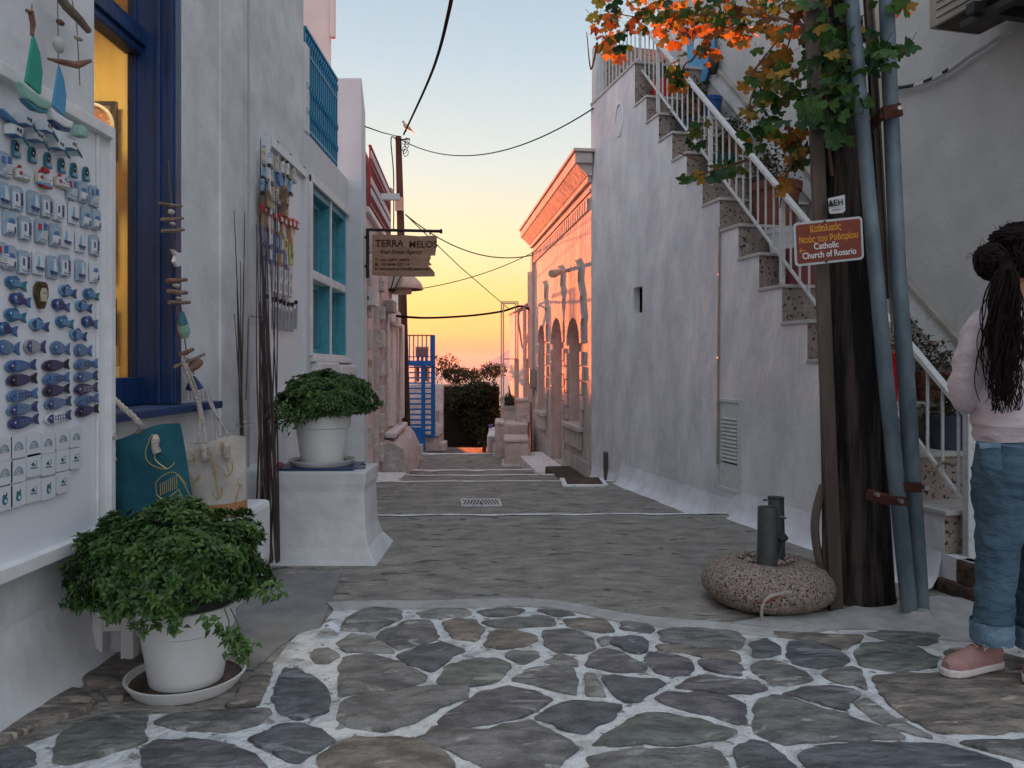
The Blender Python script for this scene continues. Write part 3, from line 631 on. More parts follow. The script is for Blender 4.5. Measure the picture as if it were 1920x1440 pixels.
for i in range(13):
    y = 10.2+i*.24
    for k,(dx,z) in enumerate([(0,.16),(.15,.15),(.24,.05),(.28,-.14),(.34,-.42)]):
        mb.v.append(Vector((L2x(y)+dx+.03*random.uniform(-1,1), y, z+.02*random.uniform(-1,1))))
for i in range(12):
    for k in range(4): a=i*5+k; mb.f.append((a,a+1,a+6,a+5)); mb.mi.append(0)
b0_ = len(mb.v); mb.v += [Vector((L2x(10.2)-.05,10.2,.16)), Vector((L2x(10.2)-.05,10.2,-.5))]; mb.f.append((b0_,0,1,2,3,4,b0_+1)); mb.mi.append(0)
obj('plaster_bench', mb, M['farwall'], h3, smooth=True)
for px_, y0_, y1_ in ((726,575,800),(733,560,690),(748,700,800)):
    a = L2p(px_, y0_, .06); b = L2p(px_, y1_, .06); obj('drain_pipe', MB().tube([a, (a+b)/2, b], .022, 8), M['farwall'], h3)
a = L2p(737,600,.1); obj('drain_pipe', MB().tube(bez([L2p(735,595,.08),L2p(738,608,.1),L2p(746,612,.1),L2p(751,616,.1),L2p(752,660,.1),L2p(750,800,.1)],6), .03, 8), M['farwall'], h3)
def wallbox(px0,py0,px1,py1,Y,dep,mat,name,label,cat):
    a = P(px0,py1,Y); b = P(px1,py0,Y); t = thing(name, ((a.x+b.x)/2,Y,a.z), label, cat)
    bx('casing', (a.x,Y,a.z),(b.x,Y+dep,b.z), mat, t, .006); bx('cover', (a.x+.008,Y-.012,a.z+.008),(b.x-.008,Y,b.z-.008), mat, t, .004)
    bx('latch', (a.x+.012,Y-.022,(a.z+b.z)/2-.02),(a.x+.03,Y-.012,(a.z+b.z)/2+.02), M['galv'], t, 0)
wallbox(687,545,704,573,8.33,.25,M['trim'],'meter_box','grey-white meter box on the wall right under the hanging sign','meter box')
wallbox(719,563,737,585,9.9,.3,M['acbody'],'meter_box','darker meter box below the street lamp, further along the wall','meter box')
slab('letter_box', 8.9, 9.25, .98, 1.24, -.07, -.03, M['acbody'], h3, .01)
balcony('dark red wrought iron balcony railing on the old white house', 8.36, 10.55, lambda y: L2x(y)+.05, 2.90, 3.56, M['railred'], 22, M['m_white'], M['railred'])
t = thing('stone_ball', (L2x(10.5)+.03, 10.6, 3.45), 'small grey ball finial at the end of the red balcony', 'finial')
obj('ball', MB().lathe([(.002,0),(.03,.005),(.035,.03),(.06,.06),(.068,.1),(.06,.14),(.035,.17),(.002,.18)], (L2x(10.5)+.03,10.6,3.45), 16), M['acbody'], t, smooth=True)
bx('post', (L2x(10.5)+.01,10.58,2.9),(L2x(10.5)+.05,10.62,3.45), M['railred'], t, 0)
bx('lintel_box', (-1.42,8.31,2.96),(-1.22,8.36,3.03), M['trim'], h3, .005)
# ================================================================ right: staircase and its house
TK = [7.83-.278*k for k in range(15)]
ZK = [4.27]+[3.82-.262*(k-1) for k in range(1, 16)]      # ZK[k]: level of tread k, reached over riser k
st = thing('staircase', W(5.5, 0), 'outdoor staircase of pebbled risers and pale treads climbing the rough whitewashed wall', 'staircase')
pts = [(9.1,-.6),(9.1,4.24),(TK[0],4.24)]
for k in range(15):
    pts += [(TK[k], ZK[k+1]-.024)]
    if k < 14: pts += [(TK[k+1]+.0, ZK[k+1]-.024)]
pts += [(TK[14], .19), (3.70, .19), (3.70, -.15)]
mb = MB(); mb.prism([W(a, b, 0) for a, b in pts], WN*.07)
wl = obj('side_wall', mb, M['stairwall'], st, tri=True)
def wcut(t0, t1, z0, z1, d=.05):
    m_ = MB(); m_.hexa([W(t0,z0,-.05),W(t1,z0,-.05),W(t1,z0,d),W(t0,z0,d),W(t0,z1,-.05),W(t1,z1,-.05),W(t1,z1,d),W(t0,z1,d)])
    return obj('cutter', m_, M['plaster'], origin=(0,0,0))
n0, n1 = Wt(1204.5), Wt(1187.5); nz0 = Wp(1196,587).z; nz1 = Wp(1196,538).z
s0, s1 = Wt(1392), Wt(1343); s0 += .01; sz0, sz1 = .17, .90
boolcut(wl, [wcut(n0, n1, nz0, nz1, .12), wcut(s0, s1, sz0, sz1, .045)])
def wbox(name, t0, t1, z0, z1, o0, o1, mat, par, bev=.004, **k):
    m_ = MB(); m_.hexa([W(t0,z0,o0),W(t1,z0,o0),W(t1,z0,o1),W(t0,z0,o1),W(t0,z1,o0),W(t1,z1,o0),W(t1,z1,o1),W(t0,z1,o1)])
    return obj(name, m_, mat, par, bevel=bev, **k)
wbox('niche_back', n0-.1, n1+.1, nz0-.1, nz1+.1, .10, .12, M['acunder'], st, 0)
for k in range(15):
    if k: wbox('tread', TK[k]-.022, TK[k-1]-.001, ZK[k]-.024, ZK[k], -.012, .80, M['marble'], st)
    wbox('riser', TK[k]-.002, TK[k]+.02, ZK[k+1], ZK[k]-.025, .002, .80, M['terrazzo'], st, 0)
wbox('landing', TK[0]-.022, 9.1, 4.24, 4.27, -.012, 3.0, M['marble'], st)
wbox('lower_platform', 3.30, TK[14]+.1, .0, .186, .03, 1.6, M['plaster'], st, .02)
wbox('rock_footing', 3.52, 3.98, -.1, .07, -.03, 1.4, M['rock'], st, .03)
wbox('peeled_patch', 3.60, 3.86, .06, .19, -.012, .08, M['rock'], st, .02)
wbox('back_fill', 3.95, 9.05, -.5, .18, .08, .8, M['plaster'], st, 0)
wbox('end_wall', 9.06, 9.12, -.6, 4.24, .07, 3.0, M['stairwall'], st, 0)
wbox('end_pillar', 8.95, 9.08, 4.27, 4.92, -.002, .12, M['plaster'], st, .015)
wbox('landing_parapet', 9.0, 9.08, 4.27, 4.95, .13, 3.0, M['terrazzo'], st, .01)
# pale flare at the foot of the wall
mb = MB(); n = 40
for i in range(n+1):
    tt = 3.95+i*(9.05-3.95)/n; g_ = gz(tt)-.02; wo = .025*noise.noise(Vector((tt*3,0,0)))
    for (dx, z) in ((0,.20),(-.02,.08),(-.06,.02),(-.12+wo,0)): mb.v.append(W(tt, g_+z+.02, dx-.002))
for i in range(n):
    for k in range(3): a = i*4+k; mb.f.append((a,a+1,a+5,a+4)); mb.mi.append(0)
obj('wall_foot', mb, M['stairwall'], st, smooth=True)
# shuttered meter door
sh = thing('louvred_hatch', W((s0+s1)/2, sz0), 'small pale louvred hatch set low in the stair wall', 'hatch')
wbox('frame', s0, s0+.03, sz0, sz1, -.006, .03, M['whitemetal'], sh); wbox('frame', s1-.03, s1, sz0, sz1, -.006, .03, M['whitemetal'], sh)
wbox('frame', s0+.03, s1-.03, sz1-.03, sz1, -.006, .03, M['whitemetal'], sh); wbox('frame', s0+.03, s1-.03, sz0, sz0+.03, -.006, .03, M['whitemetal'], sh)
wbox('panel', s0+.035, s1-.035, sz0+.03, sz0+.22, .004, .02, M['whitemetal'], sh); wbox('panel', s0+.035, s1-.035, sz1-.15, sz1-.03, .004, .02, M['whitemetal'], sh)
wbox('stile', s0+.035, s0+.075, sz0+.22, sz1-.15, .004, .02, M['whitemetal'], sh); wbox('stile', s1-.075, s1-.035, sz0+.22, sz1-.15, .004, .02, M['whitemetal'], sh)
for k in range(12):
    z = sz0+.235+k*(sz1-.15-sz0-.22)/12; m_ = MB(); a, b = s0+.075, s1-.075
    m_.hexa([W(a,z,-.002),W(b,z,-.002),W(b,z+.004,.018),W(a,z+.004,.018),W(a,z+.010,-.002),W(b,z+.010,-.002),W(b,z+.03,.018),W(a,z+.03,.018)]); obj('louvre', m_, M['whitemetal'], sh)
wbox('dark_back', s0+.03, s1-.03, sz0+.03, sz1-.03, .022, .04, M['black'], sh, 0)
# conduit up the wall
cd = thing('wall_conduit', Wp(1344,930,-.01), 'thin grey conduit running straight down the stair wall to the louvred hatch', 'pipe')
a, b = Wp(1349,425,-.012), Wp(1345,870,-.012); obj('tube', MB().tube([a, b], .009, 8), M['acbody'], cd)
for f in (.2,.55,.85):
    p = a.lerp(b, f); obj('clip', MB().beam(p-Vector((0,.015,0)), p+Vector((0,.015,0)), .016, .01), M['acbody'], cd)
# oval relief
t = thing('wall_plaque', Wp(1161,250), 'faint oval plaster relief high on the stair wall', 'plaque')
c_ = Wp(1161,225,-.004); mb = MB(); mb.tube([c_+Vector((-.248*math.cos(a)*.10, math.cos(a)*.10, math.sin(a)*.17)) for a in [2*math.pi*k/30 for k in range(31)]], .010, 6, False); obj('rim', mb, M['stairwall'], t)
# railing
rl = thing('stair_railing', W(3.9,.2,.08), 'white metal railing with thin balusters along the staircase', 'railing')
def zb(t): return .474+.946*(t-3.91)+.0
OFF = .08
def RP(t, z): return W(t, z, OFF)
T0, T1 = 3.88, 7.86
obj('handrail', MB().beam(RP(T0, zb(T0)+.47), RP(T1, zb(T1)+.47), .045, .022), M['whitemetal'], rl)
obj('handrail_lip', MB().beam(RP(T0, zb(T0)+.455), RP(T1, zb(T1)+.455), .02, .02), M['galv'], rl)
obj('bottom_rail', MB().beam(RP(T0, zb(T0)), RP(T1, zb(T1)), .02, .014), M['whitemetal'], rl)
nb = 40
for k in range(nb):
    t_ = T0+.05+(T1-T0-.05)*k/(nb-1)
    if k % 10 == 5:
        obj('post', MB().beam(RP(t_, zb(t_)-.20), RP(t_, zb(t_)+.46), .035, .03, (0,1,0)), M['whitemetal'], rl)
    else: obj('baluster', MB().beam(RP(t_, zb(t_)), RP(t_, zb(t_)+.46), .012, .012, (0,1,0)), M['whitemetal'], rl)
obj('end_post', MB().beam(RP(3.86,.19), RP(3.86,zb(3.86)+.49), .045, .05, (0,1,0)), M['whitemetal'], rl)
lr = thing('landing_railing', W(8.4,4.27,.05), 'white metal railing with thin balusters round the stair landing', 'railing')
obj('handrail', MB().beam(RP(7.88,4.77), RP(8.95,4.80), .04, .022), M['whitemetal'], lr); obj('bottom_rail', MB().beam(RP(7.88,4.33), RP(8.95,4.33), .02, .014), M['whitemetal'], lr)
for k in range(11): t_ = 7.9+1.03*k/10; obj('baluster', MB().beam(RP(t_,4.33), RP(t_,4.78), .012, .012, (0,1,0)), M['whitemetal'], lr)
# house behind the stairs
gh = thing('stair_house', W(5,0,.9), 'grey-cream rendered house wall behind the staircase', 'house')
wbox('wall', 1.2, 8.75, -.3, 7.0, .82, 1.3, M['housewall'], gh, 0)
wbox('wall', 8.75, 8.78, -.3, 4.2, .82, 3.0, M['housewall'], gh, 0)
def zs(t): return 1.177+.966*(t-4.72)
m_ = MB(); a, b = 3.9, 8.6; m_.hexa([W(a,zs(a),.79),W(b,zs(b),.79),W(b,zs(b),.815),W(a,zs(a),.815),W(a,zs(a)+.19,.79),W(b,zs(b)+.19,.79),W(b,zs(b)+.19,.815),W(a,zs(a)+.19,.815)]); obj('stringer_board', m_, M['whitemetal'], gh, bevel=.003)
m_ = MB(); m_.hexa([W(a,zs(a)+.192,.77),W(b,zs(b)+.192,.77),W(b,zs(b)+.192,.818),W(a,zs(a)+.192,.818),W(a,zs(a)+.235,.77),W(b,zs(b)+.235,.77),W(b,zs(b)+.235,.818),W(a,zs(a)+.235,.818)]); obj('stringer_cap', m_, M['acbody'], gh, bevel=.003)
# pale tiles on the house wall low behind the railing
random.seed(4)
def pebble_panel(t0,t1,z0,z1): wbox('pebble_panel', t0, t1, z0, z1, .805, .819, M['terrazzo'], gh, .003)
for i in range(5):
    for j in range(2): pebble_panel(3.55+i*.2, 3.74+i*.2, .42+j*.27, .68+j*.27)
# peeling hose strip on the wall
hz_ = thing('wall_cable', Wp(1690,165,.8), 'sagging cream cable with peeled black patches running up to the air conditioner', 'cable')
cps = [P(px_, py_, (4.03-.03)/((px_-960)/1440+.248)) for px_, py_ in ((1675,168),(1720,160),(1770,138),(1820,103),(1870,72),(1900,55))]
obj('hose', MB().tube(bez(cps,6), .016, 8), M['housewall'], hz_)
for (a, b) in ((0,.9),(1.3,1.6),(2.0,2.2)):
    q = bez(cps,20); i0, i1 = int(a*20), int(b*20); obj('black_patch', MB().tube([p+Vector((-.006,-.006,.004)) for p in q[i0:i1+1]], .0135, 8), M['black'], hz_)
# air conditioner
ac = thing('air_conditioner', P(1860,60,4.2), 'aged air conditioner box with louvred side on a dark bracket at the top right', 'air conditioner')
def acb(name, t0,t1,z0,z1,o0,o1,mat,bev=.006): return wbox(name,t0,t1,z0,z1,o0,o1,mat,ac,bev)
acb('casing', 3.35,4.42,3.13,3.75,.36,.70,M['acbody'],.01)
for k in range(8): acb('louvre', 3.5,4.36,3.17+k*.045,3.19+k*.045,.350,.362,M['acbody'],0)
acb('underside', 3.4,4.38,3.118,3.13,.38,.68,M['acunder'],0)
acb('bracket', 4.05,4.10,3.06,3.118,.30,.82,M['black'],0); acb('bracket', 3.5,3.55,3.06,3.118,.30,.82,M['black'],0); acb('bracket_rail', 3.45,4.2,3.04,3.075,.36,.42,M['black'],0)

# ================================================================ pink house with arches
ph = thing('neoclassical_house', H(11.5,-.4), 'old low house with heavy cornice and three arched openings glowing orange in the last sun', 'house')
mb = MB(); mb.hexa([H(9.08,-.6,0),H(14.1,-.6,0),H(14.1,-.6,.35),H(9.08,-.6,.35),H(9.08,3.36,0),H(14.1,3.36,0),H(14.1,3.36,.35),H(9.08,3.36,.35)])
wl = obj('wall', mb, M['pinkwall'], ph)
ARCH = [(9.65,10.51,.41,1.78),(10.90,11.82,-.26,1.86),(12.48,13.2,.42,1.84)]
cuts = []
for t0,t1,z0,z1 in ARCH:
    r = (t1-t0)/2; tc_ = (t0+t1)/2; zz = z1-r*.8
    prof = [(t0,z0),(t1,z0)]+[(tc_+r*math.cos(a), zz+r*.8*math.sin(a)) for a in [math.pi*k/12 for k in range(13)]]
    m_ = MB(); m_.prism([H(a,b,-.1) for a,b in prof], HN*.28); cuts.append(obj('cutter', m_, M['plaster'], origin=(0,0,0), tri=True))
boolcut(wl, cuts)
def hbox(name, t0, t1, z0, z1, o0, o1, mat, par=None, bev=.006, **k):
    m_ = MB(); m_.hexa([H(t0,z0,o0),H(t1,z0,o0),H(t1,z0,o1),H(t0,z0,o1),H(t0,z1,o0),H(t1,z1,o0),H(t1,z1,o1),H(t0,z1,o1)])
    return obj(name, m_, mat, par or ph, bevel=bev, **k)
hbox('parapet_core', 9.08, 14.1, 3.361, 3.68, .0, .35, M['pinkwall'], bev=0)
hbox('cornice', 9.05,14.14,3.33,3.40,-.05,-.001,M['pinkwall']); 
m_ = MB(); m_.prism([H(9.02,3.40,.0),H(9.02,3.40,-.06),H(9.02,3.53,-.19),H(9.02,3.53,0)], H(14.2,0)-H(9.02,0)); obj('cornice', m_, M['pinkwall'], ph)
hbox('cornice', 8.98,14.24,3.532,3.66,-.21,-.001,M['pinkwall'],bev=.015); hbox('cornice_cap', 8.95,14.27,3.662,3.70,-.235,.3,M['pinkwall'])
hbox('string_course', 9.08,14.12,3.22,3.26,-.025,-.001,M['pinkwall'])
for k in range(32): hbox('dentil', 9.2+k*.15,9.28+k*.15,3.02,3.17,-.03,-.001,M['pinkwall'],bev=0)
for ai,(t0,t1,z0,z1) in enumerate(ARCH):
    r = (t1-t0)/2; tc_ = (t0+t1)/2; zz = z1-r*.8
    nv = 9
    for k in range(nv):
        a0 = math.pi*k/nv+.02; a1 = math.pi*(k+1)/nv-.02; am = (a0+a1)/2
        ro = r+.24+.30*math.sin(am)**3+(.05 if k%2 else 0); ri = r+.02; m_ = MB()
        q = [(tc_+ri*math.cos(a0),zz+ri*.8*math.sin(a0)),(tc_+ro*math.cos(a0)*.82,zz+ro*math.sin(a0)*1.15),(tc_+ro*math.cos(a1)*.82,zz+ro*math.sin(a1)*1.15),(tc_+ri*math.cos(a1),zz+ri*.8*math.sin(a1))]
        m_.prism([H(a,b,-.035) for a,b in q], HN*.034); obj('voussoir', m_, M['pinkwall'], ph)
    z = z0+.02; k = 0
    while z < zz-.14:
        e = .10 if k%2 else .05
        hbox('quoin', t0-.02-e-.06, t0-.02, z, z+.17, -.032, -.001, M['pinkwall'], bev=.004); hbox('quoin', t1+.02, t1+.08+e, z, z+.17, -.032, -.001, M['pinkwall'], bev=.004)
        z += .185; k += 1
    leaf = hbox('door' if ai == 1 else 'window_board', t0-.02, t1+.02, z0, z1+.02, .181, .2, M['acbody'] if ai != 1 else M['farwall'], bev=0)
    if ai == 1:
        for (a, b, c, d) in ((t0+.08,tc_-.03,.2,.75),(tc_+.03,t1-.08,.2,.75),(t0+.08,tc_-.03,.85,1.4),(tc_+.03,t1-.08,.85,1.4)): hbox('door_panel', a, b, c, d, .172, .18, M['farwall'], leaf, bev=.003)
        hbox('handle', tc_-.06, tc_-.03, .78, .84, .150, .172, M['black'], leaf, bev=0)
    else:
        hbox('sill', t0-.12, t1+.14, z0-.07, z0-.005, -.09, .1, M['pinkwall'], bev=.01)
        hbox('apron', t0-.06, t1+.08, z0-.30, z0-.07, -.05, -.001, M['pinkwall'], bev=.01)
hbox('corner_strip', 13.9,14.12,-.5,3.2,-.04,-.001,M['pinkwall'])
hbox('plinth', 9.15,10.86,-.4,.0,-.02,-.001,M['pinkwall'])
hbox('doorstep', 10.4,12.9,-.45,-.27,-.45,0,M['nosing'],bev=.02); hbox('doorstep', 9.3,10.38,-.35,-.185,-.35,-.0,M['rock'],bev=.02)
dp = thing('drain_pipes', H(14.16,-.5,-.05), 'pair of old drain pipes down the far corner of the arched house', 'pipe')
for d,(z1_) in ((-.05,2.9),(-.14,2.25)): obj('pipe', MB().tube([H(14.18,-.58,d),H(14.18,1,d+.005),H(14.18,z1_,d)], .035, 8), M['farwall'], dp)
obj('clamp', MB().beam(H(14.16,.12,-.2), H(14.16,.12,.02), .03, .04), M['acbody'], dp)
a = P(993,692,13.6); b = P(1006,728,13.6)
t = thing('meter_box', (a.x,13.6,b.z), 'grey meter box on the corner of the arched house', 'meter box'); bx('casing', (a.x,13.6,b.z),(b.x,13.9,a.z), M['acbody'], t, .008); bx('cover', (a.x+.01,13.585,b.z+.02),(b.x-.01,13.6,a.z-.02), M['acbody'], t, .003)
# floodlight on the wall
p = Hp(1068,506); q = Hp(1050,510,-.22); fl = thing('wall_lamp', p, 'white angled wall lamp above the arches of the orange house', 'lamp')
obj('bracket', MB().tube([p, q], [.03,.02], 10), M['farwall'], fl); obj('head', MB().tube([q+Vector((.02,.05,.02)), q, q+Vector((-.08,-.1,-.03)), q+Vector((-.12,-.14,-.04))], [.02,.035,.055,.05], 12), M['lampcream'], fl)
# corner post beside the stair wall and wiring
cb = thing('rubble_corner', H(9.1,-.2,-.1), 'dark broken stone stub at the foot of the stair wall corner', 'stone')
a = P(1133,895,8.6); mb = MB(); mb.box((a.x,8.55,-.25),(a.x+.10,8.72,.20)); obj('stub', mb, M['dark_stone'], cb, bevel=.02)
obj('hook', MB().tube(bez([Vector((a.x+.10,8.5,.12)),Vector((a.x+.15,8.5,.13)),Vector((a.x+.16,8.5,-.02)),Vector((a.x+.11,8.5,-.1))],6), .012, 6), M['farwall'], cb)

# far orange-lit wall
fw = thing('far_house', (.15,16.5,-.6), 'far flat-roofed wall with two dark openings lit orange behind the planters', 'house')
mb = MB(); mb.hexa([H(14.95,-.7,.06),H(18.6,-.7,.06),H(18.6,-.7,.5),H(14.95,-.7,.5),H(14.95,2.28,.06),H(18.6,2.42,.06),H(18.6,2.42,.5),H(14.95,2.28,.5)]); wl = obj('wall', mb, M['pinkwall'], fw)
cuts = []; OP = [(15.0,15.95),(16.7,17.6)]
for a, b in OP:
    m_ = MB(); m_.hexa([H(a,-.3,-.1),H(b,-.3,-.1),H(b,-.3,.3),H(a,-.3,.3),H(a,1.32,-.1),H(b,1.32,-.1),H(b,1.32,.3),H(a,1.32,.3)]); cuts.append(obj('cutter', m_, M['plaster'], origin=(0,0,0)))
boolcut(wl, cuts)
for a, b in OP: hbox('shutter', a, b, -.3, 1.32, .31, .34, M['acbody'], fw, bev=0)
hbox('coping', 14.93,18.65,2.40,2.44,.03,.52,M['pinkwall'],fw)
# ================================================================ magnet boards
XB = -1.585
mbd = thing('magnet_board', (-1.62,2.5,.5), 'large white framed board of souvenir magnets on the wall at the left edge', 'display board')
bx('backboard', (-1.62,1.55,.50),(-1.590,3.02,2.06), M['board'], mbd)
bx('frame', (-1.625,3.00,.49),(-1.565,3.035,2.09), M['trim'], mbd); bx('frame', (-1.625,1.5,.485),(-1.555,3.035,.53), M['trim'], mbd); bx('frame', (-1.625,1.5,2.04),(-1.555,3.0,2.085), M['trim'], mbd)
bx('inner_strip', (-1.59,2.93,.53),(-1.578,2.945,2.04), M['trim'], mbd)
MM = [M['m_white'],M['m_blue'],M['m_sky'],M['m_navy'],M['m_teal'],M['m_dark'],M['m_red'],M['m_cream'],M['m_tan'],M['m_yellow'],M['m_grey'],M['m_plum'],M['m_steel'],M['m_bronze'],M['drift'],M['m_plq']]
WH,BL,SK,NV,TE,DK,RD,CR,TN,YE,GY,PL,ST,BZ,WD,PQ = range(16)
def lm(fn, name):       # build a small local mesh with fn(mb)
    mb = MB(); fn(mb); return mb.mesh(name, MM, smooth=False)
def ell(cx, cy, rx, ry, n=14, a0=0, a1=2*math.pi): return [(cx+rx*math.cos(a0+(a1-a0)*k/n), cy+ry*math.sin(a0+(a1-a0)*k/n)) for k in range(n)]
def fish(body, fin, eye, rx=.062, ry=.020, fat=False, stripes=None):
    def f(mb):
        mb.m = body; n = 18; pts = []
        for k in range(n):
            a = 2*math.pi*k/n; pts.append((rx*math.cos(a)-.008, ry*math.sin(a)*(1-.25*math.cos(a))))
        mb.p2(pts, 0, .007); mb.p2([(x*.8-.001,y*.7) for x,y in pts], .007, .011)
        mb.m = fin; mb.p2([(rx-.016,.004),(rx+.022,ry*.95),(rx+.014,0),(rx+.022,-ry*.95),(rx-.016,-.004)], 0, .008)
        mb.m = fin; mb.p2([(-rx-.004+.0,0),(-rx*.72,ry*.72),(-rx*.52,ry*.80),(-rx*.52,-ry*.80),(-rx*.72,-ry*.72)], .0075, .0116)
        mb.m = eye; mb.p2(ell(-rx*.78,.003,.0034,.0034,8), .0116, .0130)
        if stripes is not None:
            mb.m = stripes
            for k in range(5):
                x = -rx*.35+k*rx*.24; h = ry*.62*(1-abs(k-2)*.1)
                mb.p2([(x,-h),(x+.0022,-h),(x+.0022,h),(x,h)], .011, .0122)
            for yy in (-ry*.28, ry*.28): mb.p2([(-rx*.4,yy),(rx*.62,yy),(rx*.62,yy+.0018),(-rx*.4,yy+.0018)], .011, .0121)
        if fat:
            mb.m = fin; mb.p2([(-.02,ry*.8),(.0,ry*1.35),(.025,ry*.8)], 0, .007); mb.p2([(-.03,-ry*.85),(-.015,-ry*1.3),(.01,-ry*.85)], 0, .007)
    return f
def plaque(kind, tint, trimc):
    def f(mb):
        mb.m = tint; w, h = .031, .042; mb.p2([(-w,-h),(w,-h),(w*1.0,h*.8),(w*.6,h),(-w*.7,h),(-w,h*.85)], 0, .008)
        mb.m = WH
        if kind == 0:      # houses with tall windows
            mb.p2([(-w*.9,-h*.9),(w*.2,-h*.9),(w*.2,h*.45),(-w*.9,h*.45)], .008, .014); mb.m = NV
            mb.p2([(-w*.6,-h*.3),(-w*.3,-h*.3),(-w*.3,h*.3),(-w*.6,h*.3)], .014, .0155); mb.p2([(w*.35,-h*.5),(w*.75,-h*.5),(w*.75,h*.5),(w*.35,h*.5)], .008, .013)
        elif kind == 1:    # church with dome
            mb.p2([(-w*.7,-h*.8),(w*.7,-h*.8),(w*.7,-h*.05),(-w*.7,-h*.05)], .008, .015); mb.m = BL; mb.p2(ell(0,-h*.02,w*.45,h*.4,10,0,math.pi)+[(-w*.45,-h*.02)], .008, .014)
            mb.m = NV; mb.p2([(w*.25,-h*.75),(w*.5,-h*.75),(w*.5,-h*.3),(w*.25,-h*.3)], .015, .0165)
        elif kind == 2:    # sail boat
            mb.p2([(-w*.1,-h*.35),(w*.15,h*.75),(w*.6,-h*.35)], .008, .013); mb.m = NV; mb.p2([(-w*.7,-h*.4),(w*.8,-h*.4),(w*.5,-h*.62),(-w*.4,-h*.62)], .008, .014)
            mb.m = SK; mb.p2([(-w*.55,-h*.35),(-w*.15,h*.6),(-w*.15,-h*.35)], .008, .012)
        elif kind == 3:    # stair street
            for k in range(5): mb.p2([(-w*.8+k*w*.25,-h*.85+k*h*.2),(w*.9,-h*.85+k*h*.2),(w*.9,-h*.7+k*h*.2),(-w*.8+k*w*.25,-h*.7+k*h*.2)], .008, .010+.001*k)
            mb.m = BL; mb.p2([(w*.3,h*.15),(w*.75,h*.15),(w*.75,h*.75),(w*.3,h*.75)], .008, .014); mb.m = trimc; mb.p2([(-w*.7,h*.1),(-w*.25,h*.1),(-w*.25,h*.6),(-w*.7,h*.6)], .008, .012)
        # curly lettering stroke along the foot
        mb.m = NV if kind != 2 else ST; mb.tube([(-w*.8+.0055*k, -h*.72+.0035*math.sin(k*1.9), .0155) for k in range(9)], .0011, 4)
    return f
def tile(kind):
    def f(mb):
        mb.m = WH; w = .037; c = .004
        mb.p2([(-w+c,-w),(w-c,-w),(w,-w+c),(w,w-c),(w-c,w),(-w+c,w),(-w,w-c),(-w,-w+c)], 0, .010)
        if kind == 0:
            for i, c_ in ((0,TE),(1,GY),(2,ST)):
                r = .021-.0055*i; mb.m = c_; mb.tube([(r*math.cos(a), -.012+r*1.15*math.sin(a), .0104) for a in [math.pi*q/10 for q in range(11)]], .0016, 4)
            mb.m = TN; mb.p2(ell(0,-.010,.0022,.0022,6), .010, .0112)
        elif kind == 1:
            mb.m = TE; mb.tube([(-.018,-.008,.0104),(.016,-.010,.0104)], .0022, 4); mb.tube([(-.014,.002,.0104),(-.004,.010,.0104),(.002,-.004,.0104),(.016,.004,.0104)], .0018, 4)
            mb.m = DK; mb.p2(ell(-.006,.002,.006,.004,8), .010, .0114); mb.p2([(.004,.012),(.014,.014),(.012,.010)], .010, .0112)
        else:
            mb.m = TE; mb.p2(ell(0,-.006,.013,.014,10), .010, .0112); mb.m = WH; mb.p2(ell(.002,-.008,.005,.006,8), .0112, .0122); mb.m = DK; mb.p2([(-.012,.006),(-.004,.014),(0,.006)], .010, .0114); mb.p2([(.002,.008),(.009,.018),(.010,.006)], .010, .0114)
    return f
def houseM(mb):
    mb.m = WH; mb.p2([(-.022,-.014),(.018,-.014),(.018,.016),(-.022,.016)], 0, .038); mb.p2([(.018,-.014),(.045,-.030),(.045,-.020),(.018,.0)], 0, .034)
    mb.p2([(-.014,.016),(.004,.016),(.004,.024),(-.014,.024)], 0, .02)
    mb.m = TE; mb.p2([(.016,-.014),(.05,-.036),(.048,-.028),(.016,-.004)], .034, .040); mb.m = DK
    mb.p2([(-.012,-.002),(-.004,-.002),(-.004,.008),(-.012,.008)], .038, .0395); mb.p2([(.002,-.004),(.010,-.004),(.010,.008),(.002,.008)], .038, .0395); mb.m = BL; mb.p2([(-.02,-.017),(.02,-.017),(.02,-.014),(-.02,-.014)], .0, .036)
def archM(mb):
    mb.m = TE; mb.p2([(-.022,-.034),(.024,-.034),(.020,.010)]+ell(-.002,.012,.018,.022,8,0,math.pi)+[(-.021,.010)], 0, .010); mb.m = DK; mb.p2([(-.012,-.010),(.006,-.010),(.006,.014)]+ell(-.003,.014,.009,.012,6,0,math.pi)+[(-.012,.014)], .010, .013)
    mb.m = CR; mb.p2([(.004,-.018),(.018,-.022),(.014,.006),(.006,.006)], .010, .015); mb.m = SK; mb.p2([(-.018,-.030),(.020,-.030),(.018,-.016),(-.016,-.014)], .010, .013); mb.m = WH; mb.p2(ell(-.008,.004,.003,.004,6), .013, .0145)
def millM(mb):
    mb.m = CR; mb.p2([(-.045,-.022),(.05,-.022),(.05,.006),(-.045,.02)], 0, .010); mb.m = WH; mb.p2([(-.042,-.018),(-.018,-.018),(-.022,.022),(-.038,.022)], .010, .022); mb.p2([(-.005,-.014),(.020,-.014),(.020,.014),(-.005,.014)], .010, .018); mb.p2([(.024,-.012),(.046,-.012),(.046,.008),(.024,.008)], .010, .020)
    mb.m = RD; mb.p2([(-.040,.020),(-.030,.036),(-.020,.020)], .010, .022); mb.p2([(-.044,.0),(-.030,.012),(-.016,.0),(-.030,-.008)], .022, .024); mb.m = GY; mb.p2([(.002,-.004),(.008,-.004),(.008,.006),(.002,.006)], .018, .0195); mb.p2([(.030,-.004),(.036,-.004),(.036,.004),(.030,.004)], .020, .0215)
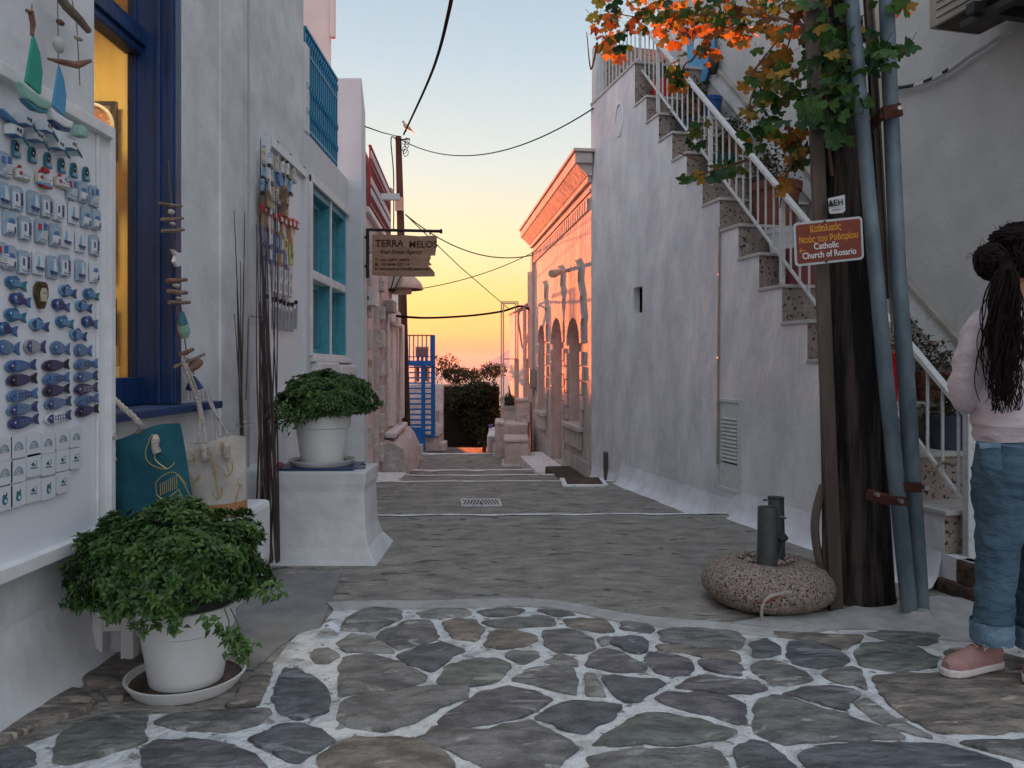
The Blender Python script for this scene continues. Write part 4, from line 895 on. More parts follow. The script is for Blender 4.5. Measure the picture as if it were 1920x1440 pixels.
def millbig(mb):
    millM(mb); mb.m = RD; mb.p2(ell(-.004,.042,.013,.012,8), .008, .022); mb.p2(ell(.018,.040,.013,.012,8), .008, .022); mb.p2([(-.02,-.036),(.05,-.036),(.05,-.028),(-.02,-.028)], 0, .022); mb.m = SK; mb.p2([(-.04,-.028),(.05,-.028),(.05,-.018),(-.04,-.018)], .0, .024)
def maskM(mb):
    mb.m = BZ; mb.p2([(-.030,.028),(-.016,.044),(.016,.044),(.030,.026),(.032,0),(.018,-.030),(.010,-.046),(-.010,-.046),(-.018,-.030),(-.032,-.002)], 0, .012); mb.m = CR
    mb.p2([(-.012,-.022),(.012,-.022),(.016,.008),(.008,.024),(-.008,.022),(-.016,.004)], .012, .018); mb.m = BZ; mb.p2([(-.020,.030),(.020,.030),(.014,.040),(-.014,.040)], .012, .017); mb.m = DK; mb.p2([(-.009,.004),(-.003,.004),(-.003,.008),(-.009,.008)], .018, .019); mb.p2([(.003,.004),(.009,.004),(.009,.008),(.003,.008)], .018, .019)
def boatM(mb):
    mb.m = BL; mb.p2([(-.04,.004),(.04,-.012),(.030,-.022),(-.03,-.012)], 0, .02); mb.m = SK; mb.p2([(-.03,.004),(-.02,.012),(.03,-.004),(.03,-.010)], .0, .015)
ME = {'house': lm(houseM,'house_magnet'), 'arch': lm(archM,'arch_magnet'), 'mill': lm(millM,'windmill_magnet'), 'millbig': lm(millbig,'windmill_magnet'), 'mask': lm(maskM,'vase_magnet'), 'boat': lm(boatM,'boat_magnet')}
for i in range(3): ME['tile%d'%i] = lm(tile(i), 'tile_magnet')
PLK = {}
for k in range(4):
    for j,(tn_,tc2) in enumerate(((PQ,RD),(WH,SK),(PQ,BL))): PLK[(k,j)] = lm(plaque(k,tn_,tc2),'plaque_magnet')
FS = {'blue': lm(fish(BL,NV,WH,stripes=ST),'fish_magnet'),'plum': lm(fish(PL,DK,GY),'fish_magnet'),'steel': lm(fish(ST,NV,WH),'fish_magnet'),'navy': lm(fish(NV,NV,WH,stripes=ST),'fish_magnet'),'grid': lm(fish(ST,BL,NV,stripes=NV),'fish_magnet'),'plumdot': lm(fish(PL,PL,WH,stripes=GY),'fish_magnet'),'white': lm(fish(WH,NV,WH,stripes=NV),'fish_magnet'),
      'roundgrey': lm(fish(GY,NV,WH,.046,.026),'fish_magnet'),'roundblue': lm(fish(ST,BL,WH,.046,.026),'fish_magnet'),'cute0': lm(fish(BL,TE,WH,.040,.020,True,SK),'fish_magnet'),'cute1': lm(fish(NV,BL,WH,.040,.020,True,PL),'fish_magnet'),'cute2': lm(fish(SK,NV,DK,.040,.020,True,BL),'fish_magnet')}
def mag(name, me, px, py, label, grp, x=XB, rot=0, s=1.0):
    p = onx(px, py, x); o = place(name, me, None, p, FACE_L, (s,s,s), label=label, cat='magnet', group=grp)
    if rot: o.rotation_euler = (Matrix.Rotation(R(90),4,'Z') @ Matrix.Rotation(R(90),4,'X') @ Matrix.Rotation(rot,4,'Z')).to_euler()
    return o
def side(i, n): return 'leftmost' if i == 0 else ('rightmost' if i == n-1 else ORD[i]+' from the left')
def row(name, meshes, pts, tmpl, grp, s=1.0, rj=.03, x=XB):
    n = len(pts)
    for i,(px,py) in enumerate(pts):
        me = meshes[i%len(meshes)] if isinstance(meshes, list) else meshes
        mag(name, me, px, py, tmpl.format(side(i,n)), grp, x, random.uniform(-rj,rj), s)
random.seed(21)
row('house_magnet', ME['house'], [(15,246),(35,226),(56,256),(74,239),(97,272),(121,272)], 'white cube house magnet, {} of the houses near the board top', 'white house magnets', .95)
row('arch_magnet', ME['arch'], [(28,279),(59,290),(88,300),(114,310),(137,319),(160,326)], 'teal arch magnet with dark doorway, {} under the white houses', 'teal arch magnets', .78)
mag('boat_magnet', ME['boat'], 6, 214, 'blue boat magnet at the top left corner of the big board', 'boat magnets')
mag('windmill_magnet', ME['mill'], 38, 328, 'white windmill village magnet with a red mill, left of the bright red one', 'windmill village magnets', s=.75)
mag('windmill_magnet', ME['millbig'], 77, 336, 'windmill village magnet with bright red domes and red base', 'windmill village magnets', s=.75)
mag('windmill_magnet', ME['mill'], 112, 343, 'white windmill village magnet with a red mill, right of the bright red one', 'windmill village magnets', s=.75)
PN = ['white houses', 'blue-domed church', 'sailing boat', 'stepped street']
def plrow(pts, rowname, s):
    n = len(pts)
    for i,(px,py) in enumerate(pts):
        k = random.randrange(4); mag('plaque_magnet', PLK[(k, random.randrange(3))], px, py, 'plaque magnet showing %s, %s in the %s' % (PN[k], side(i,n), rowname), 'relief plaque magnets', XB, random.uniform(-.03,.03), s)
plrow([(132,354),(153,360),(174,368)], 'row beside red windmills', .92)
plrow([(7,309),(4,365),(29,372),(61,380),(85,387),(108,394),(136,400),(159,407),(178,412)], 'upper long row', .92)
plrow([(16,418),(45,428),(75,434),(101,441),(122,444),(149,453),(175,460)], 'middle row of plaques', .92)
plrow([(0,477),(16,483),(42,492),(70,493),(96,501),(120,498),(149,507),(175,510)], 'lowest row of plaques', .92)
cn = ['cute0','cute1','cute2']
for i,(px,py,w_) in enumerate([(26,531,'highest, at the left edge of the fish'),(34,562,'left of the bronze vase magnet'),(124,546,'right of the bronze vase, upper row'),(168,552,'upper right corner of the big-eyed fish'),(111,572,'just below the right side of the bronze vase'),(154,574,'second row, near the right frame'),(25,591,'left edge, third row'),(8,617,'left edge, fourth row'),(70,609,'below the bronze vase'),(118,604,'third row, between two others'),(165,604,'third row, nearest the right frame'),(144,628,'lowest of them all, alone in its row')]):
    mag('fish_magnet', FS[cn[i%3]], px, py, 'chubby big-eyed patterned fish magnet, '+w_, 'big-eyed fish magnets', XB, -.08, .92)
mag('vase_magnet', ME['mask'], 74, 553, 'dark bronze vase magnet with a pale figure among the blue fish', None)
row('fish_magnet', [FS['roundblue'],FS['roundgrey'],FS['roundblue'],FS['roundblue']], [(11,652),(62,650),(110,653),(153,657)], 'round pale blue-grey fish magnet, {} in its single row', 'round fish magnets', .9)
kinds = [['blue','plum','grid'],['plum','grid','steel'],['grid','plum','plumdot'],['steel','steel','grid'],['navy','white','plum']]
rows_ = [[(35,686),(101,685),(158,683)],[(37,712),(102,710),(158,706)],[(38,741),(102,732),(158,729)],[(38,767),(105,756),(160,750)],[(40,791),(105,783),(160,770)]]
rn = ['top','second','third','fourth','bottom']; cnm = ['left','middle','right']; desc = {'blue':'blue checked','plum':'plain plum','grid':'steel blue gridded','steel':'steel blue','plumdot':'plum patterned','navy':'navy patterned','white':'white-striped'}
for j in range(5):
    for i in range(3): mag('fish_magnet', FS[kinds[j][i]], *rows_[j][i], '%s long sardine magnet, %s column, %s of five rows' % (desc[kinds[j][i]], cnm[i], rn[j]), 'sardine magnets', XB, .05, .98)
row('tile_magnet', ME['tile0'], [(2,842),(29,837),(58,834),(85,830),(113,823),(138,819)], 'white tile magnet with rainbow arch, {} in the top tile row', 'square tile magnets', 1)
for i,(px,py,k) in enumerate([(3,887,0),(29,883,0),(58,872,1),(86,870,1),(113,863,1),(138,859,1)]): mag('tile_magnet', ME['tile%d'%k], px, py, 'white tile magnet with %s, %s in the middle tile row' % (['rainbow arch','small boat'][k], side(i,6)), 'square tile magnets')
for i,(px,py,k) in enumerate([(3,935,2),(29,928,2),(58,920,1),(86,915,2),(114,904,1)]): mag('tile_magnet', ME['tile%d'%k], px, py, 'white tile magnet with %s, %s in the bottom tile row' % (['','small boat','green owl'][k], side(i,5)), 'square tile magnets')

# second, narrower board
X2 = -1.60
m2 = thing('magnet_board', (-1.63,5.5,1.0), 'narrower white magnet board hung beyond the twigs, left of the turquoise window', 'display board')
b_lo = onx(490,742,-1.615).z
mb = MB(); mb.box((-1.645,5.06,.94),(-1.612,5.90,2.62)); obj('backboard', mb, M['board'], m2)
def frm(y0,z0,y1,z1): return obj('frame', MB().beam((-1.605,y0,z0),(-1.605,y1,z1),.05,.055), M['m_white'], m2)
frm(5.06,2.635,5.92,2.635); frm(5.06,.93,5.92,.93)
obj('frame', MB().box((-1.64,5.02,.92),(-1.585,5.055,2.66)), M['m_white'], m2); obj('frame', MB().box((-1.64,5.90,.92),(-1.585,5.95,2.66)), M['m_white'], m2)
for y in (5.2,5.5,5.86): obj('hook', MB().box((-1.595,y,2.62),(-1.585,y+.03,2.68)), M['galv'], m2)
def cupid(c1, c2):
    def f(mb):
        mb.m = c1; mb.p2(ell(0,.015,.018,.018,8), 0, .015); mb.p2([(-.016,-.05),(.016,-.05),(.018,.0),(-.018,.0)], 0, .012); mb.m = c2; mb.p2([(-.022,-.06),(.026,-.06),(.02,-.04),(-.02,-.04)], 0, .02); mb.p2(ell(.004,.038,.011,.012,7), 0, .014)
    return f
S = {'a': lm(cupid(SK,DK),'figure_magnet'), 'b': lm(cupid(WH,DK),'figure_magnet'), 'c': lm(cupid(CR,GY),'figure_magnet'),
     'ring': lm(lambda mb: (setattr(mb,'m',BL), mb.tube([(.022*math.cos(a),.04*math.sin(a),.01) for a in [2*math.pi*q/16 for q in range(17)]], .012, 6, False)), 'ring_magnet'),
     'wood': lm(lambda mb: (setattr(mb,'m',WD), mb.p2([(-.03,-.05),(.04,-.05),(.045,.02),(.0,.06),(-.035,.03)], 0, .03), setattr(mb,'m',TN), mb.p2([(-.02,-.045),(.02,-.045),(.02,-.01),(-.02,-.01)], .03, .035)), 'wood_magnet'),
     'red': lm(lambda mb: (setattr(mb,'m',RD), mb.p2([(-.035,-.025),(.035,-.025),(.035,.02),(0,.035),(-.035,.02)], 0, .02), setattr(mb,'m',WH), mb.p2([(-.015,-.02),(.015,-.02),(.015,.008),(-.015,.008)], .02, .026)), 'red_magnet'),
     'tan': lm(lambda mb: (setattr(mb,'m',TN), mb.p2([(-.026,-.055),(.026,-.055),(.026,.055),(-.026,.055)], 0, .014), setattr(mb,'m',CR), mb.p2([(-.016,-.03),(.016,-.03),(.016,.03),(-.016,.03)], .014, .018)), 'card_magnet'),
     'bluec': lm(lambda mb: (setattr(mb,'m',ST), mb.p2([(-.028,-.06),(.028,-.06),(.028,.06),(-.028,.06)], 0, .012), setattr(mb,'m',NV), mb.p2([(-.028,-.06),(.028,-.06),(.0,-.03),(-.028,-.04)], .012, .018), setattr(mb,'m',WH), mb.p2([(.010,-.03),(.022,-.03),(.022,.03),(.010,.03)], .012, .018)), 'card_magnet'),
     'yel': lm(lambda mb: (setattr(mb,'m',YE), mb.p2([(-.028,-.05),(.028,-.05),(.028,.05),(-.028,.05)], 0, .012), setattr(mb,'m',DK), mb.p2([(-.02,-.01),(-.006,-.01),(-.006,.03),(-.02,.03)], .012, .015)), 'card_magnet'),
     'fr': lm(lambda mb: (setattr(mb,'m',GY), mb.p2([(-.034,-.044),(.034,-.044),(.034,.044),(-.034,.044)], 0, .008), setattr(mb,'m',WH), mb.p2([(-.028,-.038),(.028,-.038),(.028,.038),(-.028,.038)], .008, .0095), setattr(mb,'m',GY), mb.p2(ell(0,0,.014,.024,10), .0095, .012)), 'oval_tile_magnet'),
     'heart': lm(lambda mb: (setattr(mb,'m',GY), mb.p2([(0,-.03),(.028,.005),(.022,.025),(0,.012),(-.022,.025),(-.028,.005)], 0, .012)), 'heart_magnet'),
     'statue': lm(lambda mb: (setattr(mb,'m',GY), mb.p2([(-.012,-.09),(.006,-.09),(.012,-.02),(.022,.03),(.010,.06),(-.006,.055),(-.014,.02),(-.008,-.03)], 0, .016), setattr(mb,'m',DK), mb.p2(ell(.004,.07,.010,.012,7), 0, .018), setattr(mb,'m',WH), mb.p2([(-.022,.03),(-.012,.05),(-.008,.02)], 0, .012)), 'statue_magnet')}
def mg2(k, pts, lab, grp, s=1.0):
    n = len(pts)
    for i,(zx,zy,x0,y0,sc_) in enumerate(pts):
        me = S[k[i%len(k)]]; px, py = x0+zx/sc_, y0+zy/sc_; mag(me.name.split('.')[0], me, px, py, lab.format(side(i,n)), grp, X2, random.uniform(-.04,.04), s*1.3)
A_ = lambda pts: [(x,y,480,250,7.2) for x,y in pts]; B_ = lambda pts: [(x,y,480,400,6.55) for x,y in pts]
mg2(['c','a','c','b','b','c'], A_([(85,275),(165,320),(270,395),(345,450),(410,475),(490,540)]), 'small painted figure magnet, {} in the top row of the far board', 'figure magnets', .9)
mg2(['a','a'], A_([(105,510),(190,560)]), 'small dark-footed figure magnet, {} of two left of the blue ring', 'figure magnets', .9)
mg2(['ring'], A_([(293,610)]), 'dark blue oval ring magnet near the top of the far board', None, .9)
mg2(['a','a'], A_([(372,650),(445,710)]), 'small dark-footed figure magnet, {} of two right of the blue ring', 'figure magnets', .9)
mg2(['a','a','c','c'], A_([(75,690),(140,730),(205,780),(270,820)]), 'small shadowy figure magnet, {} in the row above the brown wood ones', 'figure magnets', .9)
mg2(['wood','c','c','wood','wood'], A_([(90,880),(150,900),(210,930),(345,850),(335,1010)]), 'brown wooden magnet, {} of the cluster above the red row', 'wooden magnets', .95)
mg2(['red'], A_([(85,1010),(155,1055),(225,1100),(310,1150),(365,1185),(425,1205),(480,1215),(530,1245)]), 'small red and white magnet, {} in the red row', 'red magnets', .8)
mg2(['tan','tan','bluec','tan','tan'], B_([(90,110),(170,140),(240,160),(310,200),(410,262)]), 'tan card magnet, {} in the row under the red ones', 'card magnets', .85)
mg2(['bluec','bluec','bluec','bluec','yel','yel'], B_([(80,280),(155,315),(225,350),(290,385),(355,400),(420,440)]), 'blue card magnet, {} in the upper row of blue cards', 'card magnets', .85)
mg2(['bluec','bluec','bluec','tan','bluec','yel'], B_([(85,450),(150,500),(220,530),(290,550),(350,570),(425,540)]), 'card magnet, {} in the lower row of blue cards', 'card magnets', .85)
mg2(['fr'], B_([(140,690),(218,715),(290,735),(355,760),(412,775)]), 'pale tile magnet with grey oval, {} in the upper row of ovals', 'oval tile magnets', .95)
mg2(['fr'], B_([(145,860),(213,880),(285,905),(350,920),(408,940)]), 'pale tile magnet with grey oval, {} in the lower row of ovals', 'oval tile magnets', .95)
mg2(['heart'], B_([(160,1020),(250,1030),(350,1060)]), 'small grey heart magnet, {} of three', 'heart magnets', .9)
mg2(['statue'], B_([(110,1180),(175,1215),(235,1215),(285,1230),(325,1250),(375,1260),(425,1265),(470,1235)]), 'pale statue magnet, {} in the bottom row of the far board', 'statue magnets', .95)

# ================================================================ hanging driftwood decorations
dm = thing('driftwood_mobile', onx(100,120,-1.58), 'driftwood mobile with green and blue toy sailing boats hanging above the magnet board', 'mobile')
def pw(px, py, x=-1.56): return onx(px, py, x)
obj('branch', MB().tube([pw(105,-15), pw(125,12), pw(150,38), pw(166,58)], [.014,.017,.015,.012], 8), M['drift'], dm, smooth=True)
for a,b in (((60,8),(60,45)),((108,2),(110,130)),((135,0),(144,45)),((144,45),(150,160)),((61,62),(62,85))):
    obj('string', MB().tube([pw(*a), pw(*b)], .0018, 5), M['string'], dm)
obj('twig', MB().tube([pw(50,20),pw(58,22),pw(62,45),pw(60,66)], [.006,.010,.009,.006], 7), M['drift2'], dm, smooth=True)
obj('twig', MB().tube([pw(90,110),pw(115,116),pw(145,122),pw(170,114)], [.004,.010,.013,.006], 7), M['drift2'], dm, smooth=True)
def pebble(px, py, rx, rz, mat, par, x=-1.56):
    p = pw(px, py, x); mb = MB(); mb.lathe([(.001,-1),(.5,-.86),(.87,-.5),(1,0),(.87,.5),(.5,.86),(.001,1)], (0,0,0), 10)
    mb.v = [Vector((p.x+v.x*rx*.6, p.y+v.y*rx, p.z+v.z*rz)) for v in mb.v]; return obj('pebble', mb, mat, par, smooth=True)
pebble(113,42,.020,.010,M['drift2'],dm); pebble(110,84,.026,.028,M['pebble'],dm); pebble(147,72,.022,.008,M['m_cream'],dm)
def toyboat(c, s, sailm, hullm, deckm, name_):
    f = FACE_L; Mx = Matrix.Translation(c) @ (Matrix.Rotation(R(90),4,'Z') @ Matrix.Rotation(R(90),4,'X'))
    def part(nm, pts, z0, z1, mat, **k):
        mb = MB(); mb.p2([(x*s,y*s) for x,y in pts], z0*s, z1*s); mb.v = [Mx@v for v in mb.v]; return obj(nm, mb, mat, dm, **k)
    part('sail', [(-.25,-.02),(.0,1.0),(.18,.75),(.27,.4),(.22,-.10)], -.03, .03, sailm)
    part('hull', [(-.50,-.10),(-.2,-.16),(.2,-.18),(.52,-.16),(.42,-.36),(.1,-.42),(-.30,-.38)], -.09, .09, hullm, bevel=.008)
    part('keel', [(-.36,-.39),(.1,-.43),(.40,-.37),(.34,-.46),(0,-.51),(-.26,-.45)], -.07, .07, deckm)
toyboat(pw(62,160,-1.46), .15, M['sail_g'], M['hull_t'], M['m_teal'], 'g'); toyboat(pw(110,203,-1.46), .135, M['sail_b'], M['m_white'], M['navy'], 'b')
obj('stone', MB().box(pw(132,254,-1.57), pw(166,240,-1.53)), M['hull_t'], dm, bevel=.01)

dg_ = thing('driftwood_garland', onx(330,560,-1.60), 'long string of driftwood sticks, pebbles and a small bell hanging beside the blue window', 'garland')
pz = lambda zx, zy: (290+zx/3.6, 360+zy/3.6)
def qw(zx, zy, d=0): return onx(*pz(zx, zy), -1.60+d)
obj('string', MB().tube([onx(316,300,-1.6),qw(105,0),qw(120,150),qw(130,330),qw(150,550),qw(175,760),qw(205,1010),qw(215,1080),qw(265,1230)], .003, 5), M['string'], dg_)
for a,b,r in (((35,75),(180,95),.008),((45,185),(190,178),.008),((50,262),(195,255),.009),((85,598),(212,592),.011),((95,668),(215,680),.012),((95,745),(235,745),.010),((135,1180),(335,1095),.009),((172,1095),(258,1062),.011)):
    obj('stick', MB().tube([qw(*a,.03), qw((a[0]+b[0])/2,(a[1]+b[1])/2+4,.03), qw(*b,.03)], [r*.9,r,r*.8], 7), M['drift'] if r != .011 else M['drift2'], dg_, smooth=True)
for a,rx,rz in (((112,135),.022,.013),((122,215),.020,.008),((147,632),.026,.010),((165,718),.022,.008),((215,1115),.022,.012)): p_ = pz(*a); pebble(p_[0],p_[1],rx,rz,M['pebble'],dg_,-1.57)
obj('wood_fish', MB().prism([qw(100,385),qw(125,430),qw(112,470),qw(135,505),qw(165,495),qw(165,410),qw(140,410)], (.015,0,0)), M['m_white'], dg_)
obj('bottle_top', MB().tube([qw(182,810,.02),qw(190,890,.02)], [.012,.026], 8), M['m_teal'], dg_); obj('bottle', MB().tube([qw(190,890,.02),qw(200,940,.02),qw(205,985,.02)], [.026,.030,.016], 8), M['hull_t'], dg_)
obj('driftwood_lump', MB().tube([qw(225,1210,.03),qw(270,1170,.03),qw(305,1150,.03)], [.014,.026,.018], 8), M['drift2'], dg_, smooth=True)
obj('bell', MB().tube([qw(265,1245,.02),qw(262,1270,.02),qw(268,1325,.02)], [.008,.022,.044], 12), M['navy'], dg_, smooth=True)
for k in range(7): obj('tassel', MB().tube([qw(215+k*25,1335,.0),qw(215+k*26,1400,.0)], .003, 4), M['rope'], dg_)

# ================================================================ bags on the low step
bs = thing('low_step', (-1.5,3.5,0), 'low whitewashed step against the shop wall behind the big basil pot', 'step')
bx('block', (-1.655,3.05,0),(-1.30,4.15,.44), M['plaster'], bs, .03)
wt = thing('white_stool', (-1.48,3.05,0), 'white wooden stool leg and rail below the magnet board', 'stool')
bx('leg', (-1.52,2.98,0),(-1.47,3.03,.47), M['trim'], wt); bx('leg', (-1.63,2.98,0),(-1.59,3.03,.47), M['trim'], wt); bx('rail', (-1.60,2.99,.12),(-1.50,3.02,.17), M['trim'], wt); bx('top', (-1.66,2.96,.471),(-1.45,3.22,.49), M['trim'], wt)
def bag(cx, w_, h_, d_, y, zb_, mat, sidem, name, label, lean, twist, knots, bottom=None, roll=0):
    t = thing(name, (cx,y,zb_), label, 'tote bag')
    Mx = Matrix.Translation((cx,y,zb_)) @ Matrix.Rotation(twist,4,'Z') @ Matrix.Rotation(roll,4,'Y') @ Matrix.Rotation(lean,4,'X')
    nx, nz = 16, 14
    def surf(u, v, sgn):            # u -1..1, v 0..1
        wdt = w_/2*(.84+.16*v); bulge = d_/2*((1-v)**.6)*(1-abs(u)**3)+.006
        return Mx @ Vector((u*wdt, sgn*bulge+.012*math.sin(u*4+v*5)*v, v*h_+(.014*math.sin(u*3) if v > .9 else 0)))
    def shell(v0, v1, mat_, nm, off=0):
        mb = MB()
        for sgn in (-1, 1):
            b = len(mb.v)
            for j in range(nz+1):
                for i in range(nx+1): mb.v.append(surf(-1+2*i/nx, v0+(v1-v0)*j/nz, sgn*(1+off)))
            for j in range(nz):
                for i in range(nx): a = b+j*(nx+1)+i; mb.f.append((a,a+1,a+nx+2,a+nx+1)); mb.mi.append(0)
        for j in range(nz):            # close the sides
            for i in (0, nx):
                a = j*(nx+1)+i; c = (nz+1)*(nx+1)+a; mb.f.append((a, a+nx+1, c+nx+1, c)); mb.mi.append(0)
        return obj(nm, mb, mat_, t, smooth=True)
    shell(.17 if bottom else 0, 1, mat, 'body')
    if bottom: shell(0, .17, bottom, 'bottom_panel', 0)
    for u in knots:
        c = surf(u, .90, -1)+Vector((0,-.012,0)); mb = MB()
        mb.tube([c+Vector((0,0,.02)), c+Vector((.006,-.012,.005)), c+Vector((.004,-.016,-.02)), c+Vector((.010,-.010,-.045))], [.010,.017,.014,.018], 8); obj('knot', mb, M['rope'], t, smooth=True)
    return t, surf, Mx
tb, sf, Mx = bag(-1.475, .38, .43, .11, 3.20, .46, M['teal'], None, 'tote_bag', 'teal canvas tote bag with gold foil bird print and rope handles', R(9), R(8), (-.42,.50), None, R(-11))
# its beige side gusset
mb = MB(); q0, q1 = sf(-1.0,.02,-1), sf(-1.0,1,-1); mb.add([q0+Vector((-.015,-.005,0)), q1+Vector((-.008,-.004,0)), q1+Vector((-.05,.05,-.0)), q0+Vector((-.06,.10,-.02))], [(0,1,2,3)]); obj('side_gusset', mb, M['bagside'], tb)
def rope_handle(t, pts, r=.011):
    c = bez(pts, 10); tot = 0
    for ph in (0, math.pi*2/3, math.pi*4/3):        # three twisted strands
        mb = MB(); q = []; s_ = 0
        for i,p in enumerate(c):
            d = (c[min(i+1,len(c)-1)]-c[max(i-1,0)]).normalized(); a = d.cross(Vector((0,1,.1))).normalized(); b = d.cross(a); s_ += (c[i]-c[i-1]).length if i else 0
            q.append(p+(a*math.cos(ph+s_*95)+b*math.sin(ph+s_*95))*r*.5)
        q2 = bez(q, 2); mb.tube(q2, r*.62, 6); obj('handle_strand', mb, M['rope'], t, smooth=True)
rope_handle(tb, [onx(214,822,-1.56), onx(206,795,-1.60), onx(194,765,-1.64), onx(203,742,-1.62), onx(232,765,-1.54), onx(262,795,-1.48), sf(.10,.99,1)])
# gold foil print: a fish-tailed bird outline, line work lying on the canvas
def onbag(sfn, u, v): return sfn(u, v, -1)+Vector((-.0015,-.0035,0))
def gline(t, sfn, pts, r=.0022, mat='gold'): 
    q = bez([Vector((a,b,0)) for a,b in pts], 6); obj('print_line', MB().tube([onbag(sfn, p.x, p.y) for p in q], r, 4), M[mat], t)
gline(tb, sf, [(.45,.93),(.30,.86),(.25,.76),(.36,.68),(.62,.62),(.80,.66)]); gline(tb, sf, [(.45,.93),(.52,.85),(.42,.74),(.62,.62)])
gline(tb, sf, [(.30,.40),(.36,.52),(.62,.58),(.80,.55),(.95,.42)]); gline(tb, sf, [(.30,.40),(.40,.35),(.60,.36),(.78,.40)]); gline(tb, sf, [(.78,.40),(.86,.26),(.90,.14)]); gline(tb, sf, [(.80,.55),(.90,.44),(.98,.30)])
for k in range(9): gline(tb, sf, [(.38+.045*k,.385+.004*k),(.40+.045*k,.43),(.43+.045*k,.50+.005*k)], .0014)
wb, sf2, Mx2 = bag(-1.385, .29, .36, .12, 3.66, .45, M['canvas'], None, 'tote_bag', 'cream canvas tote bag with gold anchors and a tan bottom', R(6), R(4), (-.25,.45), M['orangebase'], R(-4))
rope_handle(wb, [sf2(-.55,.97,1), onx(374,772,-1.50), onx(356,715,-1.53), onx(345,685,-1.55), onx(352,692,-1.54), onx(372,745,-1.52), onx(382,800,-1.48), sf2(-.2,.99,-1)], .008)
rope_handle(wb, [sf2(.1,.98,1), onx(402,770,-1.52), onx(388,738,-1.55), onx(398,765,-1.5), sf2(.5,.99,-1)], .007)
def anchor(u, v, s, rot):
    def rt(x, y): c_, s_ = math.cos(rot), math.sin(rot); return (u+(x*c_-y*s_)*s*1.2, v+(x*s_+y*c_)*s)
    for l_ in ([(0,.5),(0,0),(0,-.5)], [(-.2,.32),(0,.33),(.2,.32)], [(-.36,-.22),(-.22,-.44),(0,-.5),(.22,-.44),(.36,-.22)], [(0,.5),(.07,.58),(0,.66),(-.07,.58),(0,.5)]):
        gline(wb, sf2, [rt(x,y) for x,y in l_], .0024, 'goldprint')
anchor(.08,.46,.42,.15); anchor(.45,.72,.38,.5); anchor(-.68,.50,.30,-1.3); anchor(-.15,.84,.22,.9); anchor(.78,.30,.24,2.6); anchor(-.75,.75,.22,1.9)

# ================================================================ twigs
def twigs(base, tops, name, label, seed, spread):
    random.seed(seed); t = thing(name, base, label, 'twigs')
    for i,(px, py, n) in enumerate(tops):
        for k in range(n):
            top = onx(px+random.uniform(-4,4), py+random.uniform(-6,30), -1.56-.02*random.random()); b = Vector(base)+Vector((random.uniform(-.5,1)*spread, random.uniform(-1,1)*spread*.6, 0))
            mid = b.lerp(top, .45)+Vector((random.uniform(-.025,.025), random.uniform(-.05,.05), 0)); mid.z = b.z+(top.z-b.z)*.45
            mb = MB(); mb.tube(bez([b, mid, top], 6), [.0065-.0045*j/12 for j in range(13)], 5); obj('twig', mb, M['twig'], t)
    return t
tg = twigs((-1.34,4.14,.10), [(484,400,5),(490,470,4),(497,330,2),(505,380,2),(520,352,2),(488,560,5),(494,600,5)], 'twig_bundle', 'tall bundle of dark brown twigs leaning between the anchor bag and the pedestal', 3, .085)
obj('tie', MB().tube([Vector((-1.49+.05*math.cos(a),4.3+.05*math.sin(a),.83+.01*math.sin(a))) for a in [2*math.pi*k/16 for k in range(17)]], .004, 5, False), M['rope'], tg)
tg2 = twigs((-1.47,4.18,.45), [(441,365,1),(446,490,2),(462,395,1),(452,470,1),(443,560,1)], 'twig_bunch', 'thin bunch of five or six bare twigs left of the big twig bundle', 8, .03)

# ================================================================ pedestal and basil pots
pd = thing('pedestal', (-1.2,4.7,0), 'whitewashed plaster block with flared foot carrying the second basil pot', 'pedestal')
mb = MB(); secs = [(0,.0,.075,.05),(.03,.0,.06,.035),(.10,.0,.025,.015),(.20,.0,.008,.006),(.42,0,0,0),(.47,0,.010,.010),(.54,0,.010,.010)]
for z, a, ex, ey in secs:
    x1 = -.86+ex*1.0; y0, y1 = 4.47-ey*.6, 4.87+ex*3.0*(1 if z < .15 else .3)
    ring = [(-1.66,y0),(-1.25,y0-.0),(-1.0,y0),(x1,y0+.0),(x1+.0,(y0+y1)/2),(x1,y1),(-1.2,y1),(-1.66,y1)]
    mb.v += [Vector((x,y,z)) for x,y in ring]
ns = len(secs)
for j in range(ns-1):
    for i in range(8): a = j*8+i; b = j*8+(i+1)%8; mb.f.append((a,b,b+8,a+8)); mb.mi.append(0)
mb.f.append(tuple((ns-1)*8+i for i in range(8))); mb.mi.append(0)
obj('block', mb, M['plaster'], pd, bevel=.012, smooth=False)
def leafmesh(mb, c, d, up, ln, wd, fold=.25):
    s = d.cross(up)
    if s.length < 1e-3: s = d.cross(Vector((1,0,0)))
    s.normalize(); n = s.cross(d); b = len(mb.v)
    mb.v += [c, c+d*ln*.45+s*wd*.5+n*wd*fold, c+d*ln-n*ln*.18, c+d*ln*.45-s*wd*.5+n*wd*fold, c+d*ln*.5]
    mb.f += [(b,b+1,b+2,b+4),(b,b+4,b+2,b+3)]; mb.mi += [mb.m]*2
